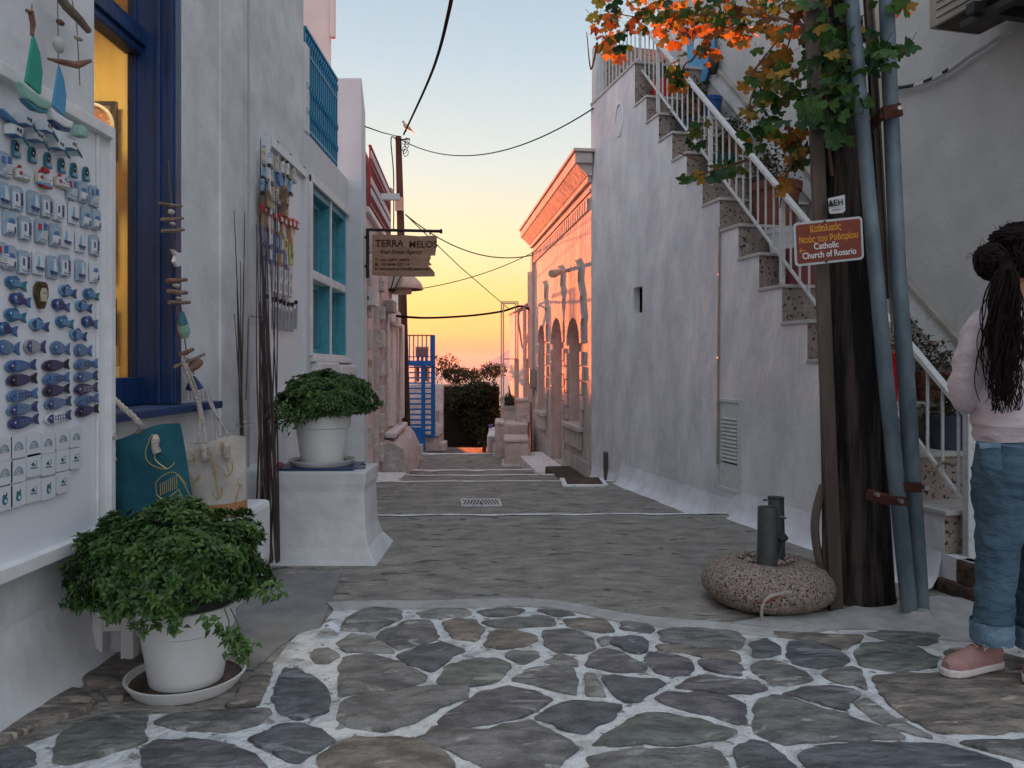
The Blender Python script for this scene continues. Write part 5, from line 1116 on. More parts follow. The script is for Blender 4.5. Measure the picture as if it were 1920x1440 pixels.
def basil(name_, parent, c, rx, ry, rz, ncl, lsz, seed, lump=.12, flat=.3):
    random.seed(seed); mb = MB(); c = Vector(c)
    for i in range(ncl):
        while True:
            v = Vector((random.gauss(0,1),random.gauss(0,1),random.gauss(0,1))).normalized()
            if v.z > -.75: break
        f = 1+lump*noise.noise(v*2.6+Vector((seed,0,0)))*1.8+lump*.6*noise.noise(v*7); dep = 1-abs(random.gauss(0,.05))
        if v.z < -.35: v2 = Vector((v.x,v.y,-.35-(-v.z-.35)*flat))
        else: v2 = v
        p = c+Vector((v2.x*rx, v2.y*ry, v2.z*rz))*f*dep
        ax = (v+Vector((0,0,.35))+Vector((random.gauss(0,.25),random.gauss(0,.25),random.gauss(0,.2)))).normalized()
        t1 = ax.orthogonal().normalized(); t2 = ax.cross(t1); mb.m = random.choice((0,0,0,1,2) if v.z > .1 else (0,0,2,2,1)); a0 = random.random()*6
        for k in range(7):
            a = a0+k*2.4; op = .35+.16*k if k < 5 else 1.3; op = min(op, 1.35)
            d = (ax*math.cos(op)+(t1*math.cos(a)+t2*math.sin(a))*math.sin(op)).normalized()
            leafmesh(mb, p, d, ax, lsz*random.uniform(.75,1.15)*(.7+.1*k), lsz*.52)
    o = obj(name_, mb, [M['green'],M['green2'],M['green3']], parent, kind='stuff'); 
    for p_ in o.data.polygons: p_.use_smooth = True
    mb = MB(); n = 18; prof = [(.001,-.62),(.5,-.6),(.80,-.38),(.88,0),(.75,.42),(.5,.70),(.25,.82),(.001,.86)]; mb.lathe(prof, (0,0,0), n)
    mb.v = [c+Vector((v.x*rx, v.y*ry, v.z*rz)) for v in mb.v]; obj('dark_core', mb, M['core'], parent, smooth=True); return o  # added dark ellipsoid closing see-through gaps, coloured as the shaded inside of the leaves
def potted(cx, cy, z0, r, h, label, saucer_r, sh):
    t = thing('potted_basil', (cx,cy,z0), label, 'potted plant')
    mb = MB(); mb.lathe([(.001,.004),(r*.72,.004),(r*.73,.02),(r*.90,h*.70),(r*.90,h*.705),(r*.955,h*.72),(r*1.0,h),(r*.97,h+.003),(r*.93,h-.03),(r*.001,h-.035)], (cx,cy,z0), 48); obj('pot', mb, [M['pot']], t, smooth=True)
    mb = MB(); mb.lathe([(.001,.0),(saucer_r*.86,.0),(saucer_r*.97,sh*.7),(saucer_r,sh),(saucer_r*.955,sh*1.02),(saucer_r*.93,sh*.5),(.001,.006)], (cx,cy,z0-.002), 48); obj('saucer', mb, M['pot'], t, smooth=True)
    mb = MB(); mb.lathe([(r*.6,.0),(saucer_r*.93,.0)], (cx,cy,z0+sh*.45), 40); obj('saucer_water', mb, M['rustwater'], t); return t
b1 = potted(-1.178,2.78,.004,.172,.292,'large basil bush in a white pot on a saucer in front of the tote bags',.208,.045)
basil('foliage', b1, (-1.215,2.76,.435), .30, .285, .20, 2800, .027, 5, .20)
mb = MB(); random.seed(9)
for (px, py, n) in ((440,1195,34),(458,1215,30),(425,1185,22),(330,1172,20),(262,1178,16),(215,1150,22),(300,1165,14),(395,1165,16),(505,1105,26)):
    for k in range(n):
        p = P(px+random.gauss(0,11), py+random.gauss(0,9), 2.52+random.uniform(-.03,.03)); mb.m = random.choice((0,1,1)); d = Vector((random.gauss(0,1),-.5,random.gauss(-.3,.7))).normalized(); leafmesh(mb, p, d, Vector((0,-.4,1)), .034, .019)
for a, b in (((420,1140),(430,1185)),((432,1140),(452,1200)),((328,1150),(330,1170)),((290,1150),(262,1172))):
    mb.m = 3; mb.tube([P(*a,2.55), P((a[0]+b[0])/2+4,(a[1]+b[1])/2,2.54), P(*b,2.53)], .0025, 4)
obj('trailing_sprigs', mb, [M['green'],M['green2'],M['green3'],M['stem']], b1, kind='stuff')
b2 = potted(-1.16,4.70,.556,.175,.315,'smaller basil bush in a white pot on a saucer standing on the white pedestal',.205,.035)
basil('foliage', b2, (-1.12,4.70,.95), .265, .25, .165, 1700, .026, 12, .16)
basil_c = MB(); random.seed(14)
for k in range(420):
    f = random.random(); px = 505+95*f+random.gauss(0,7); py = 770+18*math.sin(f*3)+random.gauss(0,11)-22*f; p = P(px, py, 4.52+random.uniform(-.12,.1)); basil_c.m = random.choice((0,0,2,1))
    d = Vector((random.gauss(-.2,1),random.gauss(-.5,.6),random.gauss(-.2,.8))).normalized(); leafmesh(basil_c, p, d, Vector((0,-.4,1)), .036, .020)
obj('drooping_foliage', basil_c, [M['green'],M['green2'],M['green3']], b2, kind='stuff')
ct = thing('folded_cloth', (-1.2,4.7,.545), 'dark blue cloth lying under the saucer on the pedestal', 'cloth'); bx('cloth', (-1.40,4.50,.542),(-.93,4.86,.553), M['navy'], ct, .004)
t = thing('pink_ball', (-1.35,4.55,.553), 'small pink ball on the blue cloth beside the white saucer', 'ball'); mb = MB(); mb.lathe([(.001,0),(.014,.003),(.022,.012),(.024,.02),(.018,.032),(.001,.038)], (-1.365,4.52,.553), 12); obj('ball', mb, M['rosepot'], t, smooth=True)
t = thing('padlock', (-.90,4.62,.543), 'small grey padlock lying on the right edge of the pedestal', 'padlock'); bx('body', (-.93,4.58,.543),(-.88,4.62,.562), M['galv'], t, .004); obj('shackle', MB().tube([(-.92,4.62,.552),(-.92,4.66,.556),(-.905,4.68,.558),(-.89,4.66,.556),(-.89,4.62,.552)], .005, 6), M['black'], t)
t = thing('paper_label', G(615,1196,.02), 'small curled white paper label lying on the paving near the basil pot', 'paper'); mb = MB()
a, b = G(592,1197,0), G(636,1192,0)
for k in range(7): f = k/6; p = a.lerp(b, f); mb.v += [p+Vector((0,-.028,.022+.028*math.sin(f*math.pi))), p+Vector((0,.03,.022+.034*math.sin(f*math.pi)))]
for k in range(6): mb.f.append((2*k,2*k+2,2*k+3,2*k+1)); mb.mi.append(0)
lp = obj('sheet', mb, M['paper'], t); obj('print_mark', MB().tube([(a.lerp(b,.5))+Vector((.008*math.cos(q),-.012+.008*math.sin(q),.053)) for q in [k*.7 for k in range(9)]], .0014, 4), M['navy'], lp)

# ================================================================ hanging shop sign
sg = thing('hanging_sign', (-1.2,8.0,2.1), 'weathered wooden board sign hanging from a black iron bracket, reading TERRA MELOS', 'sign')
YS = 8.0
def Q(zx, zy, Y=YS): return P(680+zx/10.2875, 420+zy/10.2875, Y)
obj('bracket_post', MB().tube([Q(95,90),Q(95,1045)], .018, 8), M['black'], sg); obj('bracket_arm', MB().tube([Q(95,110),Q(1530,140)], .016, 8), M['black'], sg)
obj('arm_end', MB().tube([Q(1490,140),Q(1535,141)], .024, 8), M['black'], sg)
for zy in (255, 810): obj('wall_plate', MB().tube([Q(95,zy),Q(-40,zy+8)], .016, 8), M['black'], sg)
for zx, zy in ((715,205),(1297,205)): obj('hanger', MB().tube([Q(zx,zy+10),Q(zx,zy-80)], .006, 6), M['galv'], sg)
brd = [(180,195),(500,205),(820,215),(1100,235),(1430,222),(1420,400),(1395,600),(1320,600),(1300,625),(1315,650),(1290,680),(1280,730),(1325,775),(1300,795),(1250,790),(1330,860),(1385,930),(1385,1005),(1000,1010),(600,1005),(180,980)]
mb = MB(); mb.prism([Q(x,y) for x,y in brd], (0,.035,0)); obj('board', mb, M['signwood'], sg, tri=True)
def text(body, parent, mat, size, loc, rot, name='lettering', ext=.001, align='LEFT', shear=0, sx=1.0, font=None, bold=0):
    cu = bpy.data.curves.new('t', 'FONT'); cu.body = body; cu.size = size; cu.extrude = ext; cu.align_x = align; cu.shear = shear; cu.resolution_u = 3; cu.offset = bold
    to = bpy.data.objects.new('t', cu); col.objects.link(to); dg = bpy.context.evaluated_depsgraph_get(); me = bpy.data.meshes.new_from_object(to.evaluated_get(dg)); bpy.data.objects.remove(to)
    me.name = name; me.materials.clear(); me.materials.append(M[mat]); o = bpy.data.objects.new(name, me); col.objects.link(o); o.parent = parent
    o.location = Vector(loc)-wloc(parent); o.rotation_euler = rot; o.scale = (sx,1,1); return o
FR = (R(90),0,0)
def stext(s, zx, zy, size, **k): p = Q(zx, zy); return text(s, sg, 'signtext', size, p+Vector((0,-.003,0)), FR, **k)
stext('TERRA', 245, 440, .105, sx=.94, bold=.002); stext('MELOS', 890, 455, .100, sx=.98, bold=.0012)
stext('Real Estate Agency', 330, 570, .058, shear=.35, sx=.98, bold=.0006)
stext('T: +30 22870 28035', 235, 715, .038, sx=1.15, bold=.0008); stext('M: +30 6948 227114', 235, 800, .038, sx=1.12, bold=.0008); stext('E: terramelosmilos@gmail.com', 235, 885, .038, sx=1.18, bold=.0008)

# street lamp behind the sign
lp_ = thing('street_lamp', P(748,540,11.0), 'glass lantern in front of a wide cream enamel lamp shade below the hanging sign', 'lamp')
def Z(zx, zy, Y): return P(680+zx/10.2875, 420+zy/10.2875, Y)
mb = MB(); ctr = Z(850,1330,11.2); top = Z(830,960,11.2)
prof = [(.30,0),(.305,.02),(.27,.09),(.20,.16),(.11,.22),(.04,.25),(.001,.255)]; mb.lathe(prof, (ctr.x-.02,11.2,Z(0,1265,11.2).z), 28, sx=.86); obj('shade', mb, M['lampcream'], lp_, smooth=True)
mb = MB(); mb.lathe([(.001,0),(.17,0),(.18,.05),(.17,.09)], (ctr.x-.10,11.2,Z(0,1345,11.2).z), 20); obj('ballast', mb, M['lampcream'], lp_, smooth=True)
l0, l1 = Z(560,1250,10.9), Z(650,1010,10.9)
mb = MB(); mb.hexa([l0+Vector((-.05,-.05,0)),l0+Vector((.05,-.05,0)),l0+Vector((.05,.05,0)),l0+Vector((-.05,.05,0)),l1+Vector((-.11,-.1,0)),l1+Vector((.09,-.1,0)),l1+Vector((.09,.1,0)),l1+Vector((-.11,.1,0))]); obj('lantern_glass', mb, M['milk'], lp_)
for dx0, dx1 in ((-.05,-.11),(0,-.01),(.05,.09)): obj('lantern_bar', MB().tube([l0+Vector((dx0,-.055,0)), l1+Vector((dx1,-.105,0))], .008, 5), M['black'], lp_)
obj('lantern_base', MB().lathe([(.001,-.04),(.06,-.03),(.075,.0),(.001,.01)], l0, 12), M['black'], lp_, smooth=True); obj('lantern_arm', MB().tube([l0+Vector((0,0,-.02)), l0+Vector((-.15,.02,.0)), Vector((L2x(10.9)+.0,10.9,l0.z+.1))], .012, 6), M['black'], lp_)
obj('shade_arm', MB().tube([Vector((ctr.x-.05,11.2,ctr.z+.1)), Vector((L2x(11.2)-.02,11.2,ctr.z+.05))], .02, 6), M['lampcream'], lp_)

# ================================================================ far utility pole, cables, bird
PB, PT = P(762,855,13.3), P(747,256,13.3)
up = thing('utility_pole', PB, 'brown wooden utility pole at the end of the lane with a bird on its cable', 'utility pole')
obj('shaft', MB().tube([PB-Vector((0,0,.3)), PB.lerp(PT,.5), PT], [.095,.075,.052], 14), M['farpole'], up, smooth=True)
obj('pole_box', MB().box(P(741,395,13.18)+Vector((0,-.02,0)), P(757,370,13.2)+Vector((0,.0,0))), M['acbody'], up)
obj('down_pipe', MB().tube(bez([PT+Vector((0,-.05,-.1)),PT+Vector((-.09,-.05,-.02)),PT+Vector((-.12,-.05,-.12)),P(738,330,13.2),P(738,430,13.2)],6), .010, 6), M['cable'], up)
random.seed(6)
for k in range(5):
    c = PT+Vector((.12+random.uniform(-.04,.06),-.05,-.10-.05*k)); obj('cable_coil', MB().tube([c+Vector((.04*math.cos(a)+random.uniform(-.01,.01),.02*math.sin(a*2),.06*math.sin(a))) for a in [q*.6 for q in range(11)]], .006, 5), M['cable'], up)
obj('insulator', MB().beam(PT+Vector((-.02,0,-.06)), PT+Vector((.2,0,-.04)), .02, .02), M['black'], up)
def cable(name_, pts, r, label, mat='cable'):
    t = obj(name_, MB().tube(pts, r, 6), M[mat], cat='cable', label=label); return t
cable('power_cable', bez([P(850,-60,5.0),P(842,20,6.2),P(808,140,9.0),P(757,252,13.25)],10), .016, 'thick twisted power cable sweeping down from the top of the sky to the pole')
cable('power_cable', sag(PT+Vector((0,0,-.03)), P(1113,203,9.0), .42), .008, 'thin cable sagging from the pole head to the stair landing wall')
cable('power_cable', [P(684,237,8.2), P(715,248,10.5), PT+Vector((0,0,.0))], .007, 'short thin cable from the grey pier to the pole head')
cable('power_cable', sag(P(760,402,13.2), P(1000,478,13.9), .30), .010, 'upper of two sagging cables from the pole to the arched house')
cable('power_cable', sag(P(735,548,11.0), P(1000,473,13.9), .12), .007, 'thin straight cable rising from the street lamp to the arched house')
cable('power_cable', [P(760,402,13.2), P(862,500,16), P(955,580,19)], .009, 'thin cable running down past the sign toward the far roof')
cable('power_cable', bez([P(735,592,11.5),P(800,596,12.5),P(880,592,13.5),P(940,584,14.0),P(975,574,14.0),P(992,580,14.1)],8), .020, 'thick grey hose-like cable slung across the lane at roof height')
random.seed(1)
bp = P(762,238,13.0); bd = thing('bird', bp, 'small dove perched on the thick cable just above the pole', 'bird')
mb = MB(); mb.tube([bp+Vector((-.045,0,.075)), bp+Vector((-.03,0,.04)), bp+Vector((.0,0,.005)), bp+Vector((.05,0,-.03)), bp+Vector((.10,0,-.075))], [.012,.030,.042,.030,.008], 10); obj('body', mb, M['acbody'], bd, smooth=True)
mb = MB(); mb.lathe([(.001,-.022),(.016,-.014),(.022,0),(.015,.016),(.001,.021)], bp+Vector((-.05,0,.088)), 10); hd = obj('head', mb, M['acbody'], bd, smooth=True); obj('beak', MB().tube([bp+Vector((-.066,0,.088)), bp+Vector((-.09,0,.082))], [.006,.001], 5), M['black'], hd)
obj('tail', MB().hexa([bp+Vector(v) for v in ((.09,-.012,-.075),(.15,-.018,-.125),(.15,.018,-.125),(.09,.012,-.075),(.095,-.012,-.065),(.155,-.018,-.118),(.155,.018,-.118),(.095,.012,-.065))]), M['acbody'], bd)
for s_ in (-.012,.012): obj('leg', MB().tube([bp+Vector((.005,s_,-.03)), bp+Vector((.0,s_,-.075))], .004, 4), M['black'], bd)

# ================================================================ end of the lane
YB = 14.5
bst = thing('blue_staircase', P(790,845,YB), 'bright blue iron staircase of slatted treads at the end of the lane', 'staircase')
def bpx(nm, x0, y0, x1, y1, Y, dep, mat, par, bev=.003): a = P(x0,y1,Y); b = P(x1,y0,Y); return obj(nm, MB().box((a.x,Y,a.z),(b.x,Y+dep,b.z)), mat, par, bevel=bev)
bpx('post', 789.5,676,797,846,YB,.06,M['brightblue'],bst); bpx('post', 808,628,815.5,820,YB+.05,.07,M['brightblue'],bst); bpx('beam', 764,676,815,686,YB-.02,.06,M['brightblue'],bst)
for k in range(14): yy = 687.5+k*9.9; bpx('tread', 767,yy,809,yy+2.4,YB+.04,.22,M['brightblue'],bst,0)
bpx('kick_plate', 769,801,790,832,YB,.02,M['brightblue'],bst)
for cx_, cy_ in ((776,809),(784,809),(776,821),(784,821)): c = P(cx_,cy_,YB-.003); mb = MB(); mb.tube([c, c+Vector((0,.01,0))], .012, 8); obj('bolt_hole', mb, M['black'], bst)
bpx('rail', 764,627.5,810,630,YB+.03,.03,M['m_tan'],bst,0); bpx('rail', 766,668,810,670,YB+.03,.03,M['brightblue'],bst,0)
for k in range(6): xx = 766.5+k*8; bpx('baluster', xx,629,xx+2,676,YB+.03,.02,M['brightblue'],bst,0)
bk = thing('stair_plinth', P(800,845,YB), 'whitewashed plinth and low steps under the blue iron stairs', 'steps')
bpx('block', 769,833,793,849,YB-.08,.5,M['farwall'],bk,.015); bpx('step', 796,820,822,845,YB+.14,.8,M['farwall'],bk,.015); bpx('step', 822,831,834,845,YB+.2,.6,M['farwall'],bk,.015); bpx('tread_slab', 796,817,823,820.5,YB+.12,.8,M['acbody'],bk,.004)
wl_ = thing('end_wall', P(800,830,15.5), 'whitewashed low wall behind the blue iron stairs', 'wall'); bpx('wall', 430,720,830.5,843,15.55,.25,M['farwall'],wl_,.02); bpx('smudge', 817,770,823,790,15.54,.008,M['acbody'],wl_,0)  # wall's left end lengthened out of view to stop a low sun streak
ch = thing('garden_chair', P(790,715,17.5), 'reddish slatted chair standing up behind the blue stair railing', 'chair')
bpx('back', 779,650,803,668,17.4,.05,M['m_tan'],ch)
for k in range(3): bpx('slat', 781+k*8,652,786+k*8,715,17.36,.03,M['terracotta'],ch,0)
bpx('seat', 776,685,806,690,17.1,.4,M['m_tan'],ch); 
for x_ in (777,801): bpx('leg', x_,690,x_+4,722,17.1,.05,M['m_tan'],ch,0)
# gate of wire and reeds
YG = 16.2
gt = thing('mesh_gate', P(870,835,YG), 'rusty wire mesh gate closing the lane in front of the bushes', 'gate')
for a, b in (((831,722),(831,838)),((912,722),(912,838)),((831,722),(912,722)),((831,838),(912,838)),((870,722),(870,838))): obj('frame_tube', MB().tube([P(*a,YG),P(*b,YG)], .014, 6), M['farpole'], gt)
mb = MB()
for k in range(27): a = 831+3*k; mb.tube([P(a,722,YG+.01),P(a,838,YG+.01)], .0035, 3, False)
for k in range(13): a = 727+8.5*k; mb.tube([P(831,a,YG+.01),P(912,a,YG+.01)], .003, 3, False)
obj('wire_mesh', mb, M['stem'], gt, kind='stuff')
bpx('reed_screen', 817,724,936,837,YG+.05,.03,M['thatch'],gt,0)  # made taller and wider than the gate to block low sun on the lane
# bushes
def bush(name_, label, blobs, n, lsz, seed, cat='bush', twigs_=0, trunk=None):
    random.seed(seed); t = thing(name_, Vector((blobs[0][0],blobs[0][1],blobs[0][2]-blobs[0][5])), label, cat); mb = MB(); mbw = MB()
    for (x,y,z,rx,ry,rz,wt_) in blobs:
        for i in range(int(n*wt_)):
            v = Vector((random.gauss(0,1),random.gauss(0,1),random.gauss(0,1))).normalized()*(random.random()**.28)
            v *= 1+.35*noise.noise(v*2.3+Vector((x*3,y,z))); p = Vector((x+v.x*rx,y+v.y*ry,z+v.z*rz)); d = Vector((random.gauss(0,1),random.gauss(0,1),random.gauss(.2,.8))).normalized(); mb.m = random.choice((0,0,1))
            leafmesh(mb, p, d, Vector((random.gauss(0,.4),random.gauss(0,.4),1)), lsz*random.uniform(.7,1.3), lsz*.55)
        for i in range(int(twigs_*wt_)):
            v = Vector((random.gauss(0,1),random.gauss(0,1),abs(random.gauss(.4,.6)))).normalized(); p = Vector((x,y,z-rz*.8)); q = Vector((x+v.x*rx*1.15,y+v.y*ry,z+v.z*rz*1.25)); mbw.tube([p,p.lerp(q,.5)+Vector((random.gauss(0,.06),0,.05)),q], [.014,.009,.003], 4)
    obj('foliage', mb, [M['bush'],M['bush2']], t, kind='stuff')
    if mbw.v: obj('branches', mbw, M['stem'], t, kind='stuff')
    else: obj('trunk', MB().tube([Vector((blobs[0][0],blobs[0][1],-.9)), Vector((blobs[0][0]+.05,blobs[0][1],blobs[0][2]-.1)), Vector((blobs[0][0],blobs[0][1],blobs[0][2]+.3))], [.05,.04,.01], 6), M['stem'], t)
    return t
def bl(px, py, Y, rpx, rpy, w_=1): p = P(px,py,Y); return (p.x,p.y,p.z,rpx*Y/1440,.5,rpy*Y/1440,w_)
bush('bush', 'dense dark green bush leaning over the right half of the gate', [bl(900,742,16.05,36,30,1.1),bl(922,790,16.0,20,42,.8),bl(893,785,16.05,26,38,.8)], 2600, .075, 3, twigs_=14)
bush('bush', 'lower brownish shrub seen through the left half of the gate', [bl(850,752,16.1,20,26,.35)], 1700, .07, 4, twigs_=30)
bush('bush', 'wispy sparse shrub with bare twig tips behind the blue stairs', [bl(835,690,18.5,26,26,.45),bl(858,705,18.5,26,18,.5)], 900, .075, 5, twigs_=36)
bush('bush', 'low light green shrub along the top of the gate, seaward side', [bl(885,702,19.5,28,10,.6),bl(925,695,19,24,14,.6)], 900, .075, 6, twigs_=16)
bush('spiky_plant', 'small spiky leaved plant at the foot of the bush by the benches', [bl(905,815,15.7,9,14,.5)], 260, .14, 9, 'plant')
# planters and ledges at the right end
def wplanter(name_, label, parts_, cat='planter'):
    t = thing(name_, P(parts_[0][1],parts_[0][4],parts_[0][5]), label, cat)
    for nm,x0,y0,x1,y1,Y,dep,mat in parts_: bpx(nm,x0,y0,x1,y1,Y,dep,M[mat],t,.02)
    return t
wplanter('masonry_planter', 'front whitewashed masonry box beside the drain pipes, lowest of the stack', [('box',946,830,992,878,12.3,.9,'farwall'),('rim',944,824,992,830,12.27,.95,'farwall'),('foot',940,872,990,880,12.2,.9,'farwall')])
wplanter('masonry_planter', 'tall whitewashed masonry block behind the front box', [('box',928,795,990,872,13.4,1.0,'farwall'),('rim',927,791,946,797,13.38,1.0,'farwall')])
wplanter('masonry_pillar', 'whitewashed square pillar stepping up beside the far orange wall', [('pillar',969,752,994,794,13.9,.7,'farwall'),('cap',967,748,991,753,13.87,.75,'farwall')], 'pillar')
pc = wplanter('masonry_planter', 'upper whitewashed planter with green and red plants against the far wall', [('box',940,766,968,792,14.3,.7,'farwall'),('rim',939,761,968,767,14.28,.75,'farwall')])
bush('planter_plant', 'dark leafy plant growing in the upper whitewashed planter', [bl(954,752,14.6,14,12,1)], 420, .06, 11, 'plant')
wplanter('stone_bench', 'white masonry bench with open front left of the stacked planters', [('top',913,817,930,821,13.6,1.2,'trim'),('leg',913,821,917,856,14.6,.1,'trim'),('leg',924,832,931,869,13.6,.15,'trim'),('back',917,822,930,862,14.8,.05,'farwall')], 'bench')
wplanter('shelf_box', 'small white open shelf box left of the tall masonry block', [('shelf',916,804,929,808,14.9,.4,'trim'),('side',916,808,920,818,14.9,.4,'trim')], 'shelf')
t = thing('flower_pot', P(920,804,15.0), 'tiny purple flower pot on the white shelf box', 'flower pot'); c = P(920,804,15.05); obj('pot', MB().lathe([(.001,0),(.035,0),(.048,.09),(.04,.09),(.001,.07)], c, 14), M['purplepot'], t, smooth=True)
fr = thing('door_frame', P(940,790,14.0), 'thin bare metal frame standing up from the planters', 'metal frame')
for a,b in (((940,790),(940,566)),((944,790),(944,568)),((967,790),(967,568)),((971,762),(971,566)),((940,566),(971,566)),((944,569),(967,569)),((944,673),(971,673))):
    obj('bar', MB().tube([P(*a,14.0),P(*b,14.0)], .012, 6), M['m_cream'], fr)
hz2 = thing('hanging_hose', P(985,640,14.2), 'grey flexible hose looping down from the cable in front of the far orange wall', 'hose')
obj('hose', MB().tube(bez([P(992,576,14.0),P(985,575,14.0),P(974,585,14.0),P(972,600,14.1),P(976,630,14.2),P(980,652,14.3),P(986,648,14.3),P(990,625,14.3)],6), .018, 6), M['acbody'], hz2)
# drain grates
gr = thing('drain_grate', G(902,942,-.08), 'cast iron drain grate with herringbone slots set in the lane', 'drain grate')
a, b, c, d = G(867,949,-.08), G(939,949,-.08), G(936,937,-.08), G(865,937,-.08); up_ = Vector((0,0,.012))
for p, q in ((a,b),(b,c),(c,d),(d,a)): obj('rim', MB().beam(p+up_*.5, q+up_*.5, .012, .012), M['nosing'], gr)
obj('pit', MB().add([a+up_*.2,b+up_*.2,c+up_*.2,d+up_*.2],[(0,1,2,3)]) or (lambda m: m)(MB()), M['black'], gr) if False else None
mb = MB(); mb.add([a+up_*.25,b+up_*.25,c+up_*.25,d+up_*.25],[(0,1,2,3)]); obj('pit', mb, M['darkmetal'], gr)
for k in range(12):
    f = (k+.5)/12; p = a.lerp(b,f)+up_*.7; q = d.lerp(c,f)+up_*.7; m_ = (p+q)/2; sh_ = Vector((.02 if k < 6 else -.02,0,0)); obj('bar', MB().beam(p-sh_, q+sh_, .007, .006), M['nosing'], gr)
gr2 = thing('drain_cover', G(1085,905,-.08), 'rectangular stone drain cover at the foot of the stair wall corner', 'drain cover'); a = G(1055,914,-.08); b = G(1130,900,-.08); bx('slab', (a.x,a.y,-.08),(b.x,b.y,-.055), M['nosing'], gr2, .006); bx('slab', (a.x+.05,a.y+.06,-.055),(b.x-.05,b.y-.03,-.045), M['rock'], gr2, .003)
# ================================================================ the big pole with pipes and signs
up2 = thing('utility_pole', (1.58,3.85,0), 'thick cracked tarred wooden pole standing in front of the staircase', 'utility pole')
YP = 3.82
def PP(px, py, Y=YP): return P(px, py, Y)
mb = MB(); n = 30; lev = []
ctrs = [(1612,1165,66),(1608,1050,62),(1602,900,58),(1595,700,55),(1587,500,51),(1574,300,48),(1562,100,46),(1556,-120,44)]
for i in range(29):
    f = i/28*(len(ctrs)-1); a = min(int(f), len(ctrs)-2); g = f-a
    px = ctrs[a][0]*(1-g)+ctrs[a+1][0]*g; py = ctrs[a][1]*(1-g)+ctrs[a+1][1]*g; r = (ctrs[a][2]*(1-g)+ctrs[a+1][2]*g)/1440*YP
    c = PP(px, py)
    for k in range(n):
        t_ = 2*math.pi*k/n; rr_ = r*(1+.05*noise.noise(Vector((math.cos(t_)*2.2, math.sin(t_)*2.2, c.z*.8)))+.045*noise.noise(Vector((math.cos(t_)*7, math.sin(t_)*7, c.z*.9+4)))+(.05 if i < 2 else 0))
        mb.v.append(c+Vector((math.cos(t_)*rr_, math.sin(t_)*rr_, 0)))
for i in range(28):
    for k in range(n): a = i*n+k; b = i*n+(k+1)%n; mb.f.append((a,b,b+n,a+n)); mb.mi.append(0)
obj('shaft', mb, M['polewood'], up2, smooth=True)
obj('batten', MB().beam(PP(1568,1160,3.63), PP(1518,-60,3.63), .062, .03, (0,1,0)), M['batten'], up2, bevel=.004)
obj('peeled_bark', MB().tube(bez([PP(1545,905,3.66),PP(1530,960,3.66),PP(1529,1010,3.66),PP(1540,1070,3.66),PP(1556,1120,3.66)],5), [.008]+[.02]*19+[.012], 7), M['batten'], up2, smooth=True)
obj('peeled_bark', MB().tube(bez([PP(1552,985,3.66),PP(1546,1030,3.66),PP(1554,1090,3.66)],5), .014, 6), M['batten'], up2, smooth=True)
pa = thing('steel_pipe', (1.77,3.55,0), 'grey-blue galvanised pipe strapped to the big wooden pole, left one of two', 'pipe')
YA = 3.52
obj('tube', MB().tube([PP(1708,1172,YA), PP(1660,700,YA), PP(1630,380,YA), PP(1597,0,YA), PP(1590,-80,YA)], [.036,.034,.032,.030,.030], 16), M['galv'], pa, smooth=True)
pb = thing('steel_pipe', (1.88,3.6,0), 'grey-blue galvanised pipe clamped upright, right one of two beside the big pole', 'pipe')
YC = 3.56
obj('tube', MB().tube([PP(1727,1168,YC), PP(1709,880,YC), PP(1700,720,YC), PP(1683,500,YC), PP(1670,200,YC), PP(1662,0,YC), PP(1658,-80,YC)], [.040,.038,.037,.036,.034,.033,.033], 16), M['galv'], pb, smooth=True)
obj('collar', MB().lathe([(.075,-.02),(.075,.03),(.05,.06),(.001,.06)], PP(1718,1166,YA), 16), M['curb'], pb, smooth=True)
pc2 = thing('wooden_strip', (1.9,3.9,0), 'thin wooden strip with pale edge rising between the two grey pipes', 'wood strip')
obj('strip', MB().beam(PP(1664,560,3.75), PP(1628,-40,3.75), .05, .03, (0,1,0)), M['batten'], pc2); obj('pale_edge', MB().beam(PP(1676,620,3.72), PP(1638,-40,3.72), .018, .02, (0,1,0)), M['m_cream'], pc2)
def ring(name_, a, b, w_, mat, par): return obj(name_, MB().beam(a, b, .02, w_), mat, par, bevel=.004)
cl = thing('pipe_clamp', PP(1660,935,3.4), 'rusty clamp strap holding the left pipe to the wooden pole', 'clamp')
ring('strap', PP(1625,926,3.50), PP(1668,938,3.44), .05, M['rust'], cl); ring('strap', PP(1664,937,3.44), PP(1700,941,3.45), .04, M['rust'], cl)
for q in ((1641,926,3.47),(1685,938,3.43)): obj('bolt', MB().tube([PP(*q), PP(*q)+Vector((0,-.03,0))], .010, 8), M['bolt'], cl)
cl2 = thing('pipe_clamp', PP(1712,914,3.4), 'dark red clamp strap round the right pipe, a little above the rusty one', 'clamp')
ring('strap', PP(1688,912,3.50), PP(1728,914,3.49), .045, M['rust'], cl2); obj('bolt', MB().tube([PP(1732,913,3.50), PP(1732,913,3.50)+Vector((0,-.03,0))], .012, 8), M['bolt'], cl2)
cl3 = thing('pipe_clamp', PP(1665,215,3.5), 'dark red bolted bracket holding the pipes high up under the vine', 'clamp')
ring('strap', PP(1632,238,3.60), PP(1655,212,3.48), .05, M['rust'], cl3); ring('strap', PP(1655,213,3.48), PP(1690,205,3.48), .06, M['rust'], cl3); obj('bolt', MB().tube([PP(1681,206,3.46), PP(1681,206,3.46)+Vector((0,-.03,0))], .010, 8), M['bolt'], cl3)
